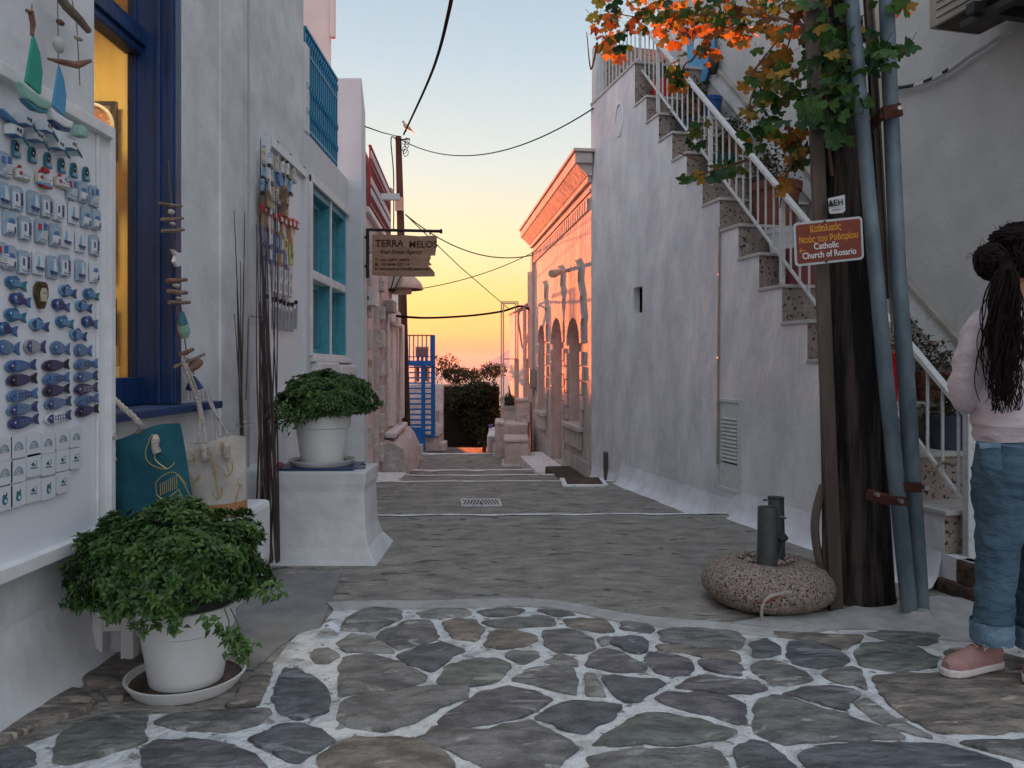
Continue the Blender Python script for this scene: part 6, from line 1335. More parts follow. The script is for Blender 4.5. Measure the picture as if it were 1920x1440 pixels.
# brown direction sign
YSg = 3.40
rs = thing('direction_sign', PP(1555,500,YSg), 'brown direction sign with yellow Greek and white English lettering for the Catholic Church', 'sign')
q0, q1, q2, q3 = PP(1491,500,YSg), PP(1620,486,YSg+.03), PP(1617,405,YSg+.03), PP(1488,431,YSg)
ex = (q1-q0).normalized(); ez = (q3-q0).normalized(); wS = (q1-q0).length; hS = (q2-q1).length
ey = ez.cross(ex).normalized(); R3 = Matrix((ex, ex.cross(ey)*-1 if False else ez-ex*ez.dot(ex), ex.cross(ez-ex*ez.dot(ex)))).transposed()
def rrect(x0, y0, x1, y1, r):
    o = []
    for cx_, cy_, a0 in ((x1-r,y0+r,-90),(x1-r,y1-r,0),(x0+r,y1-r,90),(x0+r,y0+r,180)):
        for k in range(5): a = R(a0+k*22.5); o.append((cx_+r*math.cos(a), cy_+r*math.sin(a)))
    return o
def onsign(pts, d0, d1, nm, mat):
    nn = R3.col[2].normalized() if hasattr(R3,'col') else Vector((0,-1,0)); mb = MB(); 
    mb.prism([q0+ex*x+ez*y+nn*d0 for x,y in pts], nn*(d1-d0)); return obj(nm, mb, mat, rs)
nS = ex.cross(ez).normalized()
if nS.y > 0: nS = -nS
def onsign(pts, d0, d1, nm, mat): mb = MB(); mb.prism([q0+ex*x+ez*y+nS*d0 for x,y in pts], nS*(d1-d0)); return obj(nm, mb, mat, rs, tri=True)
onsign(rrect(0,0,wS,hS,.018), -.004, 0, 'rim', M['signgrey']); onsign(rrect(.010,.010,wS-.010,hS-.010,.012), 0, .0012, 'face', M['signbrown'])
zl = (ez-ex*ez.dot(ex)).normalized(); rot_s = Matrix((ex, zl, ex.cross(zl))).transposed().to_euler()
def st_(s, x, y, fw, fh, mat, **k):
    o = text(s, rs, mat, .05, q0+ex*(x*wS)+ez*(y*hS)+nS*.0020, rot_s, ext=.0004, align='CENTER', **k); xs_ = [v.co.x for v in o.data.vertices]; ys_ = [v.co.y for v in o.data.vertices]
    o.scale = (fw*wS/(max(xs_)-min(xs_)), fh*hS/(max(ys_)-min(ys_)), 1); return o
th_ = st_('Κα0ολικός', .46, .745, .45, .20, 'signyellow', bold=.0008); st_('Ναός του Ροδαρίου', .50, .515, .85, .20, 'signyellow', bold=.0008)
st_('Catholic', .46, .345, .36, .15, 'signwhite', bold=.0008); st_('Church of Rosario', .50, .15, .78, .15, 'signwhite', bold=.0008)
obj('theta_bar', MB().beam(q0+ex*(.385*wS)+ez*(.835*hS)+nS*.0024, q0+ex*(.425*wS)+ez*(.835*hS)+nS*.0024, .004, .0015, nS), M['signyellow'], rs)
def sgl(a, b): obj('arrow', MB().beam(q0+ex*(a[0]*wS)+ez*(a[1]*hS)+nS*.002, q0+ex*(b[0]*wS)+ez*(b[1]*hS)+nS*.002, .0035, .002, nS), M['signyellow'], rs)
sgl((.07,.345),(.16,.345)); sgl((.07,.345),(.10,.40)); sgl((.07,.345),(.10,.29))
for yy in (.04,.96): p = q0+ex*(.45*wS)+ez*(yy*hS)+nS*.001; obj('screw', MB().tube([p, p+nS*.004], .005, 8), M['rust'], rs)
dh = thing('small_plate', PP(1568,400,3.56), 'small white plate lettered ΔΕΗ nailed to the wooden pole above the brown sign', 'sign')
mb = MB(); mb.prism([PP(1553,372,3.56),PP(1584,365,3.58),PP(1585,395,3.58),PP(1580,399,3.575),PP(1558,401,3.565),PP(1555,398,3.56)], (0,.004,0)); obj('plate', mb, M['signwhite'], dh)
o_ = text('ΔΕΗ', dh, 'black', .036, PP(1554,387,3.554), (R(90),R(-8),R(6)), bold=.001); obj('bar', MB().beam(PP(1561,394,3.553), PP(1576,392,3.56), .002, .003), M['black'], dh)

# ================================================================ concrete umbrella base
ub = thing('parasol_base', (1.245,3.74,.004), 'round speckled pebble-concrete parasol base with two short grey tubes', 'parasol base')
cB = Vector((1.245,3.74,.004)); mb = MB(); prof = [(.001,0),(.20,.0),(.27,.02),(.305,.06),(.315,.10),(.30,.145),(.265,.18),(.21,.205),(.15,.212),(.11,.200),(.095,.185),(.001,.180)]
mb.lathe(prof, cB, 44, sx=1.0, sy=.92)
mb.v = [v+Vector((0,0,1))*(.012*noise.noise(Vector((v.x*6,v.y*6,1))) if v.z > .03 else 0)+(v-cB).normalized()*.010*noise.noise(v*9) for v in mb.v]; obj('concrete_ring', mb, M['terrazzo2'], ub, smooth=True)
random.seed(8)
for k in range(9):
    a = 2*math.pi*k/9+random.random()*.4; c = cB+Vector((math.cos(a)*.115, math.sin(a)*.10, .205)); obj('rubble', MB().tube([c+Vector((-.03,0,0)), c+Vector((0,.01,.012)), c+Vector((.03,.01,.0))], [.010,.017,.008], 6), M['terrazzo2'], ub, smooth=True)
tA, tB_ = P(1437,1088,3.66), P(1440,952,3.66); mb = MB(); mb.tube([tA-Vector((0,0,.04)), tB_], .047, 20, False); mb.tube([tB_, tA.lerp(tB_,.9)], .040, 20, False); obj('tube', mb, M['steelgrey'], ub, smooth=True)
mb = MB(); mb.tube([tB_+Vector((.045*math.cos(a),.045*math.sin(a),0)) for a in [2*math.pi*k/20 for k in range(21)]], .004, 6, False); obj('tube_rim', mb, M['steelgrey'], ub)
obj('tube_inside', MB().lathe([(.001,0),(.041,0)], tB_-Vector((0,0,.05)), 16), M['black'], ub)
tC, tD = P(1458,1050,3.82), P(1455,934,3.82); obj('tube', MB().tube([tC-Vector((0,0,.05)), tD], .038, 18), M['steelgrey'], ub, smooth=True); obj('tube_cap', MB().tube([tD, tD+Vector((0,0,.006))], .040, 18), M['black'], ub)
obj('screw', MB().tube([P(1463,968,3.75), P(1474,972,3.72)], .005, 6), M['galv'], ub); obj('screw', MB().tube([P(1438,937,3.76), P(1432,938,3.74)], .006, 6), M['galv'], ub)
obj('knob', MB().tube([P(1460,1015,3.72), P(1468,1008,3.68), P(1474,1004,3.68)], [.010,.022,.018], 8), M['black'], ub, smooth=True); obj('strap', MB().tube([P(1466,1012,3.68), P(1460,1030,3.66), P(1454,1045,3.66)], .008, 6), M['black'], ub)
obj('crack_string', MB().tube(bez([P(1530,1100,3.55),P(1480,1110,3.46),P(1445,1118,3.44),P(1430,1135,3.43),P(1428,1165,3.44)],6), .007, 5), M['rope'], ub)
obj('crack_string', MB().tube(bez([P(1465,1113,3.45),P(1440,1128,3.43),P(1420,1130,3.44)],6), .006, 5), M['terracotta'], ub)

# ================================================================ pots on the stairs
def spot(px, py, off, r, h, mat, label, k=None, name='flower_pot', plant=None, seed=1):
    p = Wp(px, py, off); t = thing(name, p, label, 'flower pot')
    obj('pot', MB().lathe([(.001,0),(r*.72,0),(r*.93,h*.84),(r*1.0,h*.84),(r*1.04,h),(r*.95,h),(r*.9,h*.9),(.001,h*.9)], p, 26), M[mat], t, smooth=True)
    if plant:
        random.seed(seed); mb = MB(); mw = MB()
        for i in range(plant):
            a = random.random()*6.28; s_ = random.random(); q = p+Vector((math.cos(a)*r*1.4*s_, math.sin(a)*r*1.4*s_, h+random.random()*r*1.6)); leafmesh(mb, q, Vector((random.gauss(0,1),random.gauss(0,1),random.gauss(.3,.6))).normalized(), Vector((0,0,1)), .045, .022); mb.m = random.choice((0,1,1))
        for i in range(7): a = random.random()*6.28; mw.tube([p+Vector((0,0,h*.9)), p+Vector((math.cos(a)*r*1.1,math.sin(a)*r*1.1,h+r*1.2))], .004, 4)
        obj('foliage', mb, [M['bush'],M['bush2']], t, kind='stuff'); obj('stems', mw, M['stem'], t, kind='stuff')
    return t
def tz(k): return ZK[k]
def stepot(k, toff, off, r, h, mat, label, **kw):
    t_ = TK[k]+toff; base = W(t_, ZK[k], off); 
    tt = thing('flower_pot', base, label, 'flower pot')
    obj('pot', MB().lathe([(.001,0),(r*.72,0),(r*.93,h*.82),(r*1.0,h*.82),(r*1.04,h),(r*.95,h),(r*.9,h*.9),(.001,h*.9)], base, 26), M[mat], tt, smooth=True)
    pl = kw.get('plant')
    if pl:
        random.seed(kw.get('seed',1)); mb = MB(); mw = MB()
        for i in range(pl):
            a = random.random()*6.28; s_ = random.random(); q = base+Vector((math.cos(a)*r*1.5*s_, math.sin(a)*r*1.5*s_, h+random.random()*r*1.7)); mb.m = random.choice((0,1,1)); leafmesh(mb, q, Vector((random.gauss(0,1),random.gauss(0,1),random.gauss(.3,.6))).normalized(), Vector((0,0,1)), .045, .022)
        for i in range(7): a = random.random()*6.28; mw.tube([base+Vector((0,0,h*.9)), base+Vector((math.cos(a)*r*1.1,math.sin(a)*r*1.1,h+r*1.2))], .004, 4)
        obj('foliage', mb, [M['bush'],M['bush2']] if kw.get('g',1) else [M['terracotta'],M['bush2']], tt, kind='stuff'); obj('stems', mw, M['stem'], tt, kind='stuff')
    return tt
stepot(1,.13,.24,.12,.20,'redpot','bright red plastic pot on the second highest stair',plant=160,seed=2)
stepot(3,.13,.22,.11,.15,'navypot','slate blue low pot on the stair below the dried plant',plant=200,seed=3)
stepot(2,.12,.42,.10,.18,'terracotta','small clay pot with a dried brown plant on the third stair',plant=260,seed=4)
stepot(5,.12,.25,.13,.19,'greenpot','dark green pot on the stair level with the oval mark',plant=220,seed=5)
stepot(2,.16,.62,.12,.24,'bluepot','deep blue pot against the house wall high on the stairs')
stepot(7,.15,.42,.20,.36,'terracotta','large terracotta pot standing behind the middle balusters',plant=180,seed=6)
stepot(8,.13,.28,.115,.20,'m_white','white round pot in front of the large terracotta pot')
stepot(9,.13,.26,.14,.27,'rosepot','rose coloured wide pot behind the balusters left of the brown sign')
stepot(4,.15,.55,.11,.20,'terracotta','clay pot with leafy plant against the wall on the fifth stair',plant=200,seed=7)
stepot(6,.15,.50,.11,.22,'navypot','dark pot with leafy plant against the wall on the seventh stair',plant=220,seed=8)
p = Wp(1683,765,.35); rp_ = thing('flower_pot', p, 'tall bright red tapering pot glimpsed between the two grey pipes', 'flower pot')
obj('pot', MB().lathe([(.001,0),(.045,0),(.085,.30),(.095,.30),(.098,.34),(.08,.34),(.001,.30)], p, 24), M['redpot'], rp_, smooth=True)
random.seed(31); mb = MB()
for i in range(150):
    q = p+Vector((random.gauss(.06,.07),random.gauss(0,.06),.36+abs(random.gauss(0,.08)))); mb.m = random.choice((0,1)); leafmesh(mb, q, Vector((random.gauss(0,1),random.gauss(0,1),random.gauss(.2,.7))).normalized(), Vector((0,0,1)), .04, .02)
obj('foliage', mb, [M['terracotta'],M['bush']], rp_, kind='stuff')
stepot(13,.12,.42,.13,.20,'navypot','dark grey-blue tub with pale trailing succulent behind the lowest railing',plant=260,seed=12)
stepot(12,.14,.58,.11,.18,'terracotta','small clay pot with succulent on the third lowest stair',plant=160,seed=14)
t = thing('trailing_stem', W(3.98,.5,.2), 'pale bare trailing stem hanging out through the lowest balusters', 'plant'); obj('stem', MB().tube(bez([P(1733,880,3.95),P(1752,882,3.95),P(1765,868,4.0),P(1790,872,4.05),P(1800,860,4.1)],6), .008, 6), M['drift'], t, smooth=True)
t = thing('stair_cloth', Wp(1325,110,.78), 'blue and white patterned cloth hanging over the board high on the stairs', 'cloth')
mb = MB(); mb.add([Wp(1290,165,.72),Wp(1322,150,.74),Wp(1340,100,.74),Wp(1338,58,.78),Wp(1318,52,.78),Wp(1300,70,.76),Wp(1288,72,.74)], [(0,1,2,5,6),(2,3,4,5)]); mb2 = MB(); mb2.prism(mb.v[:7], (.02,.03,0)); obj('cloth', mb2, M['sail_b'], t, tri=True)
obj('pattern_patch', MB().prism([Wp(1300,100,.71),Wp(1318,92,.71),Wp(1318,70,.71),Wp(1302,74,.71)], (.004,.0,0)), M['m_white'], t)
t = thing('dark_jar', Wp(1337,150,.75), 'dark oval jar with pale rim standing behind the board high on the stairs', 'jar'); p = Wp(1337,140,.74); obj('body', MB().lathe([(.001,0),(.03,.01),(.055,.06),(.06,.12),(.045,.18),(.001,.20)], p, 16), M['m_dark'], t, smooth=True)
# cheek of the lowest stairs behind the woman
t = thing('flower_pot', (2.62,3.75,.19), 'plain terracotta pot on the low platform behind the woman', 'flower pot'); obj('pot', MB().lathe([(.001,0),(.07,0),(.10,.17),(.115,.17),(.118,.22),(.10,.22),(.001,.19)], (2.50,3.80,.19), 24), M['terracotta'], t, origin=(2.62,3.75,.19), smooth=True)

# ================================================================ grape vine
VM = [mk('vine_leaf_orange', (.44,.19,.025), .6, (.28,.11,.02), 14, trans=.4), mk('vine_leaf_amber', (.42,.25,.03), .6, (.30,.17,.03), 14, trans=.4), mk('vine_leaf_green', (.075,.15,.025), .55, (.04,.10,.02), 12, trans=.4),
      mk('vine_leaf_dark_green', (.03,.085,.022), .55, (.018,.055,.016), 12, trans=.3), mk('vine_leaf_olive', (.15,.13,.025), .65, (.09,.09,.02), 12, trans=.4), mk('vine_leaf_brown', (.19,.075,.025), .8, (.11,.05,.02), 14, trans=.35)]
def grape(seed, curl):
    random.seed(seed); mb = MB(); prof = [(0,0,.30),(20,.50,0),(38,.62,0),(50,.48,0),(62,.78,0),(80,.98,0),(92,.86,0),(104,.66,0),(118,.80,0),(140,.86,0),(158,.62,0),(172,.28,0)]
    pts = []
    for a, r, _ in prof[1:]:
        pts.append((a, r*random.uniform(.92,1.08)))
    full = [(math.sin(R(180-a))*r, -math.cos(R(180-a))*r*-1) for a, r in pts]
    right = [(r*math.sin(R(a))*.62, .08+r*-math.cos(R(a))*-.62) for a, r in [(178-a, r) for a, r in pts]]
    left = [(-x, y) for x, y in right[::-1]]
    outl = right+left
    def z(x, y): return curl*(x*x*1.2+y*y*.7)+.03*math.sin(x*9)+.025*math.sin(y*8)
    mb.v = [Vector((0,.05,z(0,.05)))]+[Vector((x,y,z(x,y)+random.uniform(-.02,.02))) for x,y in outl]
    inner = [Vector((x*.5,.05+(y-.05)*.5,z(x*.5,y*.5)-.02)) for x,y in outl]; n = len(outl); mb.v += inner
    for i in range(n):
        j = (i+1)%n; mb.f += [(0,1+n+i,1+n+j),(1+n+i,1+i,1+j,1+n+j)]; mb.mi += [0,0]
    mb.tube([(0,.05,z(0,.05)),(0,-.3,.08),(0.02,-.62,.16)], .018, 4)
    return mb
GL = [[grape(s+10*v, c).mesh('leaf', [VM[v]], smooth=True) for s, c in ((1,.35),(2,-.30),(3,.6))] for v in range(6)]
vn = thing('grape_vine', (1.55,3.6,2.2), 'autumn grape vine with orange and green leaves climbing the pole and over the stairs', 'vine')
vloc = Vector(vn.location)
random.seed(77)
cl_ = []   # (px,py,rx,ry,Y,count,weights)
def vc(px,py,rx,ry,Y,n,w_): cl_.append((px,py,rx,ry,Y,n,w_))
OR=(4,4,1,1,3,3); MX=(1,2,3,3,5,3); GR=(0,1,5,6,2,0); OG=(3,4,2,1,2,1); DK2=(0,0,2,6,3,1)
vc(1150,25,34,30,5.2,15,MX); vc(1135,75,22,38,5.2,9,OR); vc(1160,85,14,30,5.1,5,DK2); vc(1205,20,40,26,5.0,16,MX); vc(1245,40,30,30,4.9,14,OR); vc(1290,20,45,24,4.8,18,MX)
vc(1300,50,35,30,4.7,12,(5,4,0,0,2,2)); vc(1345,30,40,32,4.6,16,MX); vc(1320,92,22,28,4.6,7,OR); vc(1260,75,14,12,4.8,3,OR); vc(1390,30,40,34,4.4,16,(2,2,3,3,4,2)); vc(1390,70,20,16,4.4,7,(5,4,0,0,1,0)); vc(1430,25,35,25,4.3,12,OG); vc(1455,50,10,24,4.3,4,DK2)
vc(1270,150,16,34,4.9,9,DK2); vc(1272,160,12,20,4.9,4,OG); vc(1305,235,12,26,4.6,6,DK2); vc(1375,310,18,18,4.3,6,GR); vc(1305,335,16,8,4.4,4,(0,2,3,1,1,0)); vc(1345,325,18,12,4.3,4,GR)
vc(1425,150,26,24,4.1,10,(4,5,1,0,1,0)); vc(1455,110,34,24,4.0,9,OG); vc(1480,45,26,40,3.9,13,(6,4,1,0,1,2)); vc(1480,160,30,30,3.8,13,(1,2,6,1,1,0)); vc(1440,200,30,26,3.9,11,GR); vc(1410,255,26,20,4.0,9,GR); vc(1470,250,24,20,3.8,10,(4,3,1,1,0,2)); vc(1480,275,16,20,3.8,6,OR); vc(1490,305,6,14,3.8,3,OR); vc(1468,350,10,12,3.9,4,(5,5,0,0,0,0)); vc(1402,205,8,10,4.0,3,OR)
vc(1545,40,40,45,3.62,26,(1,2,5,5,2,0)); vc(1560,110,44,45,3.60,28,(0,1,5,6,2,0)); vc(1565,170,44,34,3.58,26,(0,0,5,6,1,0)); vc(1530,215,28,26,3.55,12,GR); vc(1575,240,24,24,3.55,12,(0,0,6,4,0,0)); vc(1600,60,22,50,3.62,12,DK2); vc(1630,110,26,24,3.45,9,(0,0,2,5,0,0)); vc(1620,200,16,24,3.5,6,DK2)
vc(1680,90,30,12,3.42,7,(0,0,6,3,0,0)); vc(1685,10,34,10,3.5,7,(2,2,5,1,0,0)); vc(1505,290,8,14,3.7,3,GR); vc(1460,395,8,6,3.9,0,OR)
cnt = 0
def leafobj(p, s, v, big=False):
    global cnt
    me = random.choice(GL[v]); o = bpy.data.objects.new('leaf', me); col.objects.link(o); o.parent = vn; o.location = p-vloc
    e = Matrix.Rotation(random.gauss(0,.5),4,'Z') @ Matrix.Rotation(R(90)+random.gauss(-.15,.5),4,'X') @ Matrix.Rotation(math.pi+random.gauss(0,.7),4,'Z'); o.rotation_euler = e.to_euler(); o.scale = (s,s,s); cnt += 1
tot = sum(c[5] for c in cl_); keep = min(1.0, 298/tot)
extra = []
for (px,py,rx,ry,Y,n,w_) in cl_:
    for k in range(n):
        x = px+random.gauss(0,.6)*rx; y = py+random.gauss(0,.6)*ry; p = P(x, y, Y+random.uniform(-.18,.12)); v = random.choices(range(6), w_)[0]; s = random.uniform(.058,.096)*(Y/3.9)**.15
        if random.random() < keep: leafobj(p, s, v)
        else: extra.append((p, s*.9, v))
    for k in range(int(n*.65)):
        x = px+random.gauss(0,.62)*rx; y = py+random.gauss(0,.62)*ry; extra.append((P(x, y, Y+random.uniform(.0,.28)), random.uniform(.06,.095), random.choices(range(6), w_)[0]))
leafobj(PP(1520,195,3.42), .135, 2); leafobj(PP(1585,262,3.42), .10, 2)
# the leaves past the limit: one joined part
mb = MB()
for (p, s, v) in extra:
    b = len(mb.v); src = GL[v][0]; e = Matrix.Rotation(random.gauss(0,.6),4,'Z') @ Matrix.Rotation(R(90)+random.gauss(0,.5),4,'X') @ Matrix.Rotation(math.pi+random.gauss(0,.7),4,'Z')
    mb.v += [p+(e@(q.co*s)) for q in src.vertices]
    for f in src.polygons: mb.f.append(tuple(b+i for i in f.vertices)); mb.mi.append(v)
if mb.v: obj('small_leaves', mb, VM, vn, kind='stuff')
CN = [[(1560,330,3.7),(1548,200,3.68),(1560,90,3.66),(1540,-30,3.7)],[(1545,60,3.7),(1440,30,4.2),(1330,28,4.6),(1220,35,5.0),(1130,20,5.3)],[(1440,30,4.2),(1400,25,4.4),(1370,50,4.5),(1340,48,4.6)],
      [(1508,80,3.8),(1500,40,3.85),(1470,15,3.9),(1480,-20,3.9)],[(1495,15,3.85),(1485,60,3.9),(1470,110,3.95)],[(1500,130,3.8),(1440,140,4.0),(1418,160,4.05),(1405,200,4.0),(1412,225,4.0)],[(1330,60,4.7),(1300,110,4.7),(1285,120,4.8),(1270,150,4.9)],
      [(1400,300,4.2),(1345,318,4.3),(1300,330,4.4),(1268,335,4.5)],[(1310,300,4.5),(1270,285,4.5)],[(1120,80,5.2),(1108,130,5.2),(1100,60,5.3)],[(1490,290,3.8),(1470,345,3.9),(1462,390,4.0)],[(1400,150,4.0),(1470,60,3.9)],[(1640,110,3.5),(1700,95,3.4)]]
for c in CN: obj('cane', MB().tube(bez([P(*q) for q in c],6), [.009-.006*i/(6*(len(c)-1)) for i in range(6*(len(c)-1)+1)], 5), M['drift2'], vn, smooth=True)

# ================================================================ the woman
YW = 2.86
wm = thing('person', P(1900,1262,YW), 'woman seen from behind in pale pink sweatshirt, cropped jeans and pink sneakers, dark curly ponytail', 'person')
def w3(px, py, Y=YW): return P(px, py, Y)
def skinmesh(name_, nodes, edges, mat, par, sub=2, root=0, disp=None):
    me = bpy.data.meshes.new(name_); me.from_pydata([tuple(Vector(n_[0])-wloc(par)) for n_ in nodes], edges, []); o = bpy.data.objects.new(name_, me); col.objects.link(o); o.parent = par
    md = o.modifiers.new('s','SKIN'); md.use_smooth_shade = True
    for i, n_ in enumerate(nodes):
        r = n_[1]; me.skin_vertices[0].data[i].radius = r if hasattr(r,'__len__') else (r, r); me.skin_vertices[0].data[i].use_root = (i == root)
    ms = o.modifiers.new('u','SUBSURF'); ms.levels = sub; ms.render_levels = sub
    o.matrix_world; bpy.context.view_layer.update(); bake(o); o.data.name = name_; o.data.materials.clear(); o.data.materials.append(mat)
    if disp:
        for v in o.data.vertices: v.co += v.normal*disp(v.co)
    return o
hip = w3(1920,850)
hl = P(1866,1236,2.90); hl.z = .018; dL = Vector((-.93,-.34,0)).normalized(); hr_ = P(1948,1240,2.92); hr_.z = .018; dR = Vector((-.60,-.80,0)).normalized()
J = {'pelvis':hip, 'spine':w3(1912,760), 'chest':w3(1906,660), 'neckb':w3(1903,590,YW-.01), 'neck':w3(1900,548,YW-.01), 'head':w3(1905,500,YW+.0), 'crown':w3(1907,470,YW),
     'shL':w3(1845,608), 'elL':w3(1808,735,YW+.03), 'wrL':w3(1862,742,YW+.20), 'haL':w3(1885,725,YW+.24), 'shR':w3(1968,605), 'elR':w3(2000,735,YW+.03), 'wrR':w3(1950,740,YW+.22), 'haR':w3(1925,722,YW+.26),
     'hL':w3(1880,875), 'knL':w3(1872,1035,YW-.01), 'anL':hl+dL*.025+Vector((0,0,.14)), 'heL':hl+dL*.03+Vector((0,0,.055)), 'toL':hl+dL*.17+Vector((0,0,.045)),
     'hR':w3(1952,875), 'knR':w3(1950,1035,YW+.02), 'anR':hr_+dR*.025+Vector((0,0,.14)), 'heR':hr_+dR*.03+Vector((0,0,.055)), 'toR':hr_+dR*.17+Vector((0,0,.045))}
names = list(J); idx = {n_:i for i,n_ in enumerate(names)}
rad = dict(pelvis=(.115,.09),spine=(.10,.075),chest=(.12,.085),neckb=(.06,.05),neck=(.042,.042),head=(.078,.085),crown=(.060,.068),shL=.05,elL=.036,wrL=.024,haL=.022,shR=.05,elR=.036,wrR=.024,haR=.022,hL=.085,knL=.052,anL=.034,heL=.026,toL=.018,hR=.085,knR=.052,anR=.034,heR=.026,toR=.018)
E_ = [('pelvis','spine'),('spine','chest'),('chest','neckb'),('neckb','neck'),('neck','head'),('head','crown'),('chest','shL'),('shL','elL'),('elL','wrL'),('wrL','haL'),('chest','shR'),('shR','elR'),('elR','wrR'),('wrR','haR'),('pelvis','hL'),('hL','knL'),('knL','anL'),('anL','heL'),('heL','toL'),('pelvis','hR'),('hR','knR'),('knR','anR'),('anR','heR'),('heR','toR')]
nodes = [(J[n_], rad[n_]) for n_ in names]; edges = [(idx[a],idx[b]) for a,b in E_]
for s_ in ('L','R'):                       # five fingers on each hand, curled round the phone she holds in front
    h = J['ha'+s_]; dirx = 1 if s_ == 'L' else -1
    for f in range(4):
        base = h+Vector((dirx*.018, .012, .022-.014*f)); k1 = base+Vector((dirx*.026,.016,.006)); k2 = k1+Vector((dirx*.014,-.004,.012)); i0 = len(nodes)
        nodes += [(base,.0085),(k1,.0078),(k2,.0065)]; edges += [(idx['ha'+s_],i0),(i0,i0+1),(i0+1,i0+2)]
    i0 = len(nodes); nodes += [(h+Vector((0,-.012,.028)),.0095),(h+Vector((dirx*.016,-.014,.052)),.0075)]; edges += [(idx['ha'+s_],i0),(i0,i0+1)]
body = skinmesh('body', nodes, edges, M['skin'], wm)
# head shape, face on the far side
hc = J['head']+Vector((0,.012,.015)); mb = MB(); mb.lathe([(.001,-.115),(.045,-.105),(.066,-.07),(.076,-.02),(.080,.03),(.072,.075),(.045,.105),(.001,.117)], (0,0,0), 24)
mb.v = [hc+Vector((v.x, v.y*1.18+(.01 if v.y > 0 else 0), v.z)) for v in mb.v]; obj('head', mb, M['skin'], wm, smooth=True)
fy = hc.y+.094
for s_ in (-.03,.03): e_ = MB(); e_.lathe([(.001,-.007),(.009,-.005),(.013,0),(.009,.005),(.001,.007)], (hc.x+s_,fy-.006,hc.z+.005), 10); obj('eye', e_, M['m_white'], wm, smooth=True); obj('ear', MB().tube([Vector((hc.x+s_*2.6,hc.y,hc.z+.02)),Vector((hc.x+s_*2.75,hc.y-.008,hc.z-.002)),Vector((hc.x+s_*2.6,hc.y,hc.z-.03))], [.010,.014,.008], 8), M['skin'], wm, smooth=True)
obj('nose', MB().tube([Vector((hc.x,fy,hc.z+.01)),Vector((hc.x,fy+.018,hc.z-.022)),Vector((hc.x,fy+.008,hc.z-.03))], [.007,.012,.008], 8), M['skin'], wm, smooth=True); obj('mouth', MB().tube([Vector((hc.x-.02,fy-.004,hc.z-.055)),Vector((hc.x,fy+.004,hc.z-.056)),Vector((hc.x+.02,fy-.004,hc.z-.055))], [.003,.006,.003], 6), M['rosepot'], wm, smooth=True)
def nz_(a, s, st=(1,1,1)): return lambda co: a*noise.noise(Vector((co.x*s*st[0], co.y*s*st[1], co.z*s*st[2])))
# clothes as lofts round the body: rings of centre, half width, half depth
def loft(name_, rings, mat, par, n=36, amp=.004, fr=9, st=(1,1,2), sup=2.4, seed=0, cap=False):
    mb = MB(); ks = bez([Vector((0,0,0))]*0+[r[0] for r in rings], 5); m_ = len(rings)-1; vals = []
    for i in range(len(ks)):
        f = i/5; a = min(int(f), m_-1); g = f-a; g2 = g*g*(3-2*g); vals.append((rings[a][1]*(1-g2)+rings[a+1][1]*g2, rings[a][2]*(1-g2)+rings[a+1][2]*g2))
    for i,(c, (rx, ry)) in enumerate(zip(ks, vals)):
        d = (ks[min(i+1,len(ks)-1)]-ks[max(i-1,0)]).normalized(); ax = Vector((1,0,0))-d*d.x
        if ax.length < .3: ax = Vector((0,1,0))-d*d.y
        ax.normalize(); ay = d.cross(ax)
        for k in range(n):
            t_ = 2*math.pi*k/n; cs, sn = math.cos(t_), math.sin(t_); q = (abs(cs)**sup+abs(sn)**sup)**(-1/sup)
            p = c+ax*rx*cs*q+ay*ry*sn*q; nn = (p-c).normalized()
            p += nn*(amp*noise.noise(Vector((p.x*fr*st[0]+seed,p.y*fr*st[1],p.z*fr*st[2])))*1.6+amp*.8*noise.noise(Vector((p.x*fr*2.6+seed,p.y*fr*2.6,p.z*fr*st[2]*2.8)))); mb.v.append(p)
    for i in range(len(ks)-1):
        for k in range(n): a = i*n+k; b = i*n+(k+1)%n; mb.f.append((a,b,b+n,a+n)); mb.mi.append(0)
    if cap:
        mb.f.append(tuple(range(n))); mb.mi.append(0)
    return obj(name_, mb, mat, par, smooth=True)
def ww(px, py, dY=0): return P(px, py, YW+dY)
sw = loft('sweatshirt', [(ww(1913,822),.150,.115),(ww(1912,806),.157,.122),(ww(1912,790),.166,.128),(ww(1910,740),.160,.122),(ww(1908,680),.158,.118),(ww(1906,630),.160,.112),(ww(1904,600),.140,.095),(ww(1903,580),.088,.075),(ww(1902,566),.060,.058)], M['sweater'], wm, 48, .006, 7)
loft('hem_band', [(ww(1913,824),.152,.117),(ww(1913,815),.155,.120),(ww(1912,806),.153,.118)], M['sweater'], wm, 48, .002, 7)
loft('sleeve', [(ww(1868,598),.045,.05),(ww(1848,610),.062,.066),(ww(1832,650,.0),.063,.064),(ww(1818,700,.01),.058,.060),(ww(1812,742,.04),.056,.058),(ww(1832,752,.10),.050,.052),(ww(1860,745,.19),.038,.040)], M['sweater'], wm, 30, .006, 14, (1,1,2))
loft('sleeve', [(ww(1940,598),.045,.05),(ww(1960,610),.062,.066),(ww(1976,650,.0),.063,.064),(ww(1992,700,.01),.056,.058),(ww(1997,742,.04),.052,.054),(ww(1980,752,.12),.046,.048),(ww(1952,745,.21),.036,.038)], M['sweater'], wm, 30, .005, 14, (1,1,2))
loft('collar', [(ww(1902,574),.064,.062),(ww(1902,560),.052,.050)], M['sweater'], wm, 30, .001)
jn = obj('jeans_seat', MB(), M['denim'], wm) if False else loft('jeans', [(ww(1916,815),.142,.108),(ww(1917,840),.152,.118),(ww(1918,880),.168,.128),(ww(1919,915),.160,.125),(ww(1919,935),.13,.10)], M['denim'], wm, 44, .003, 8)
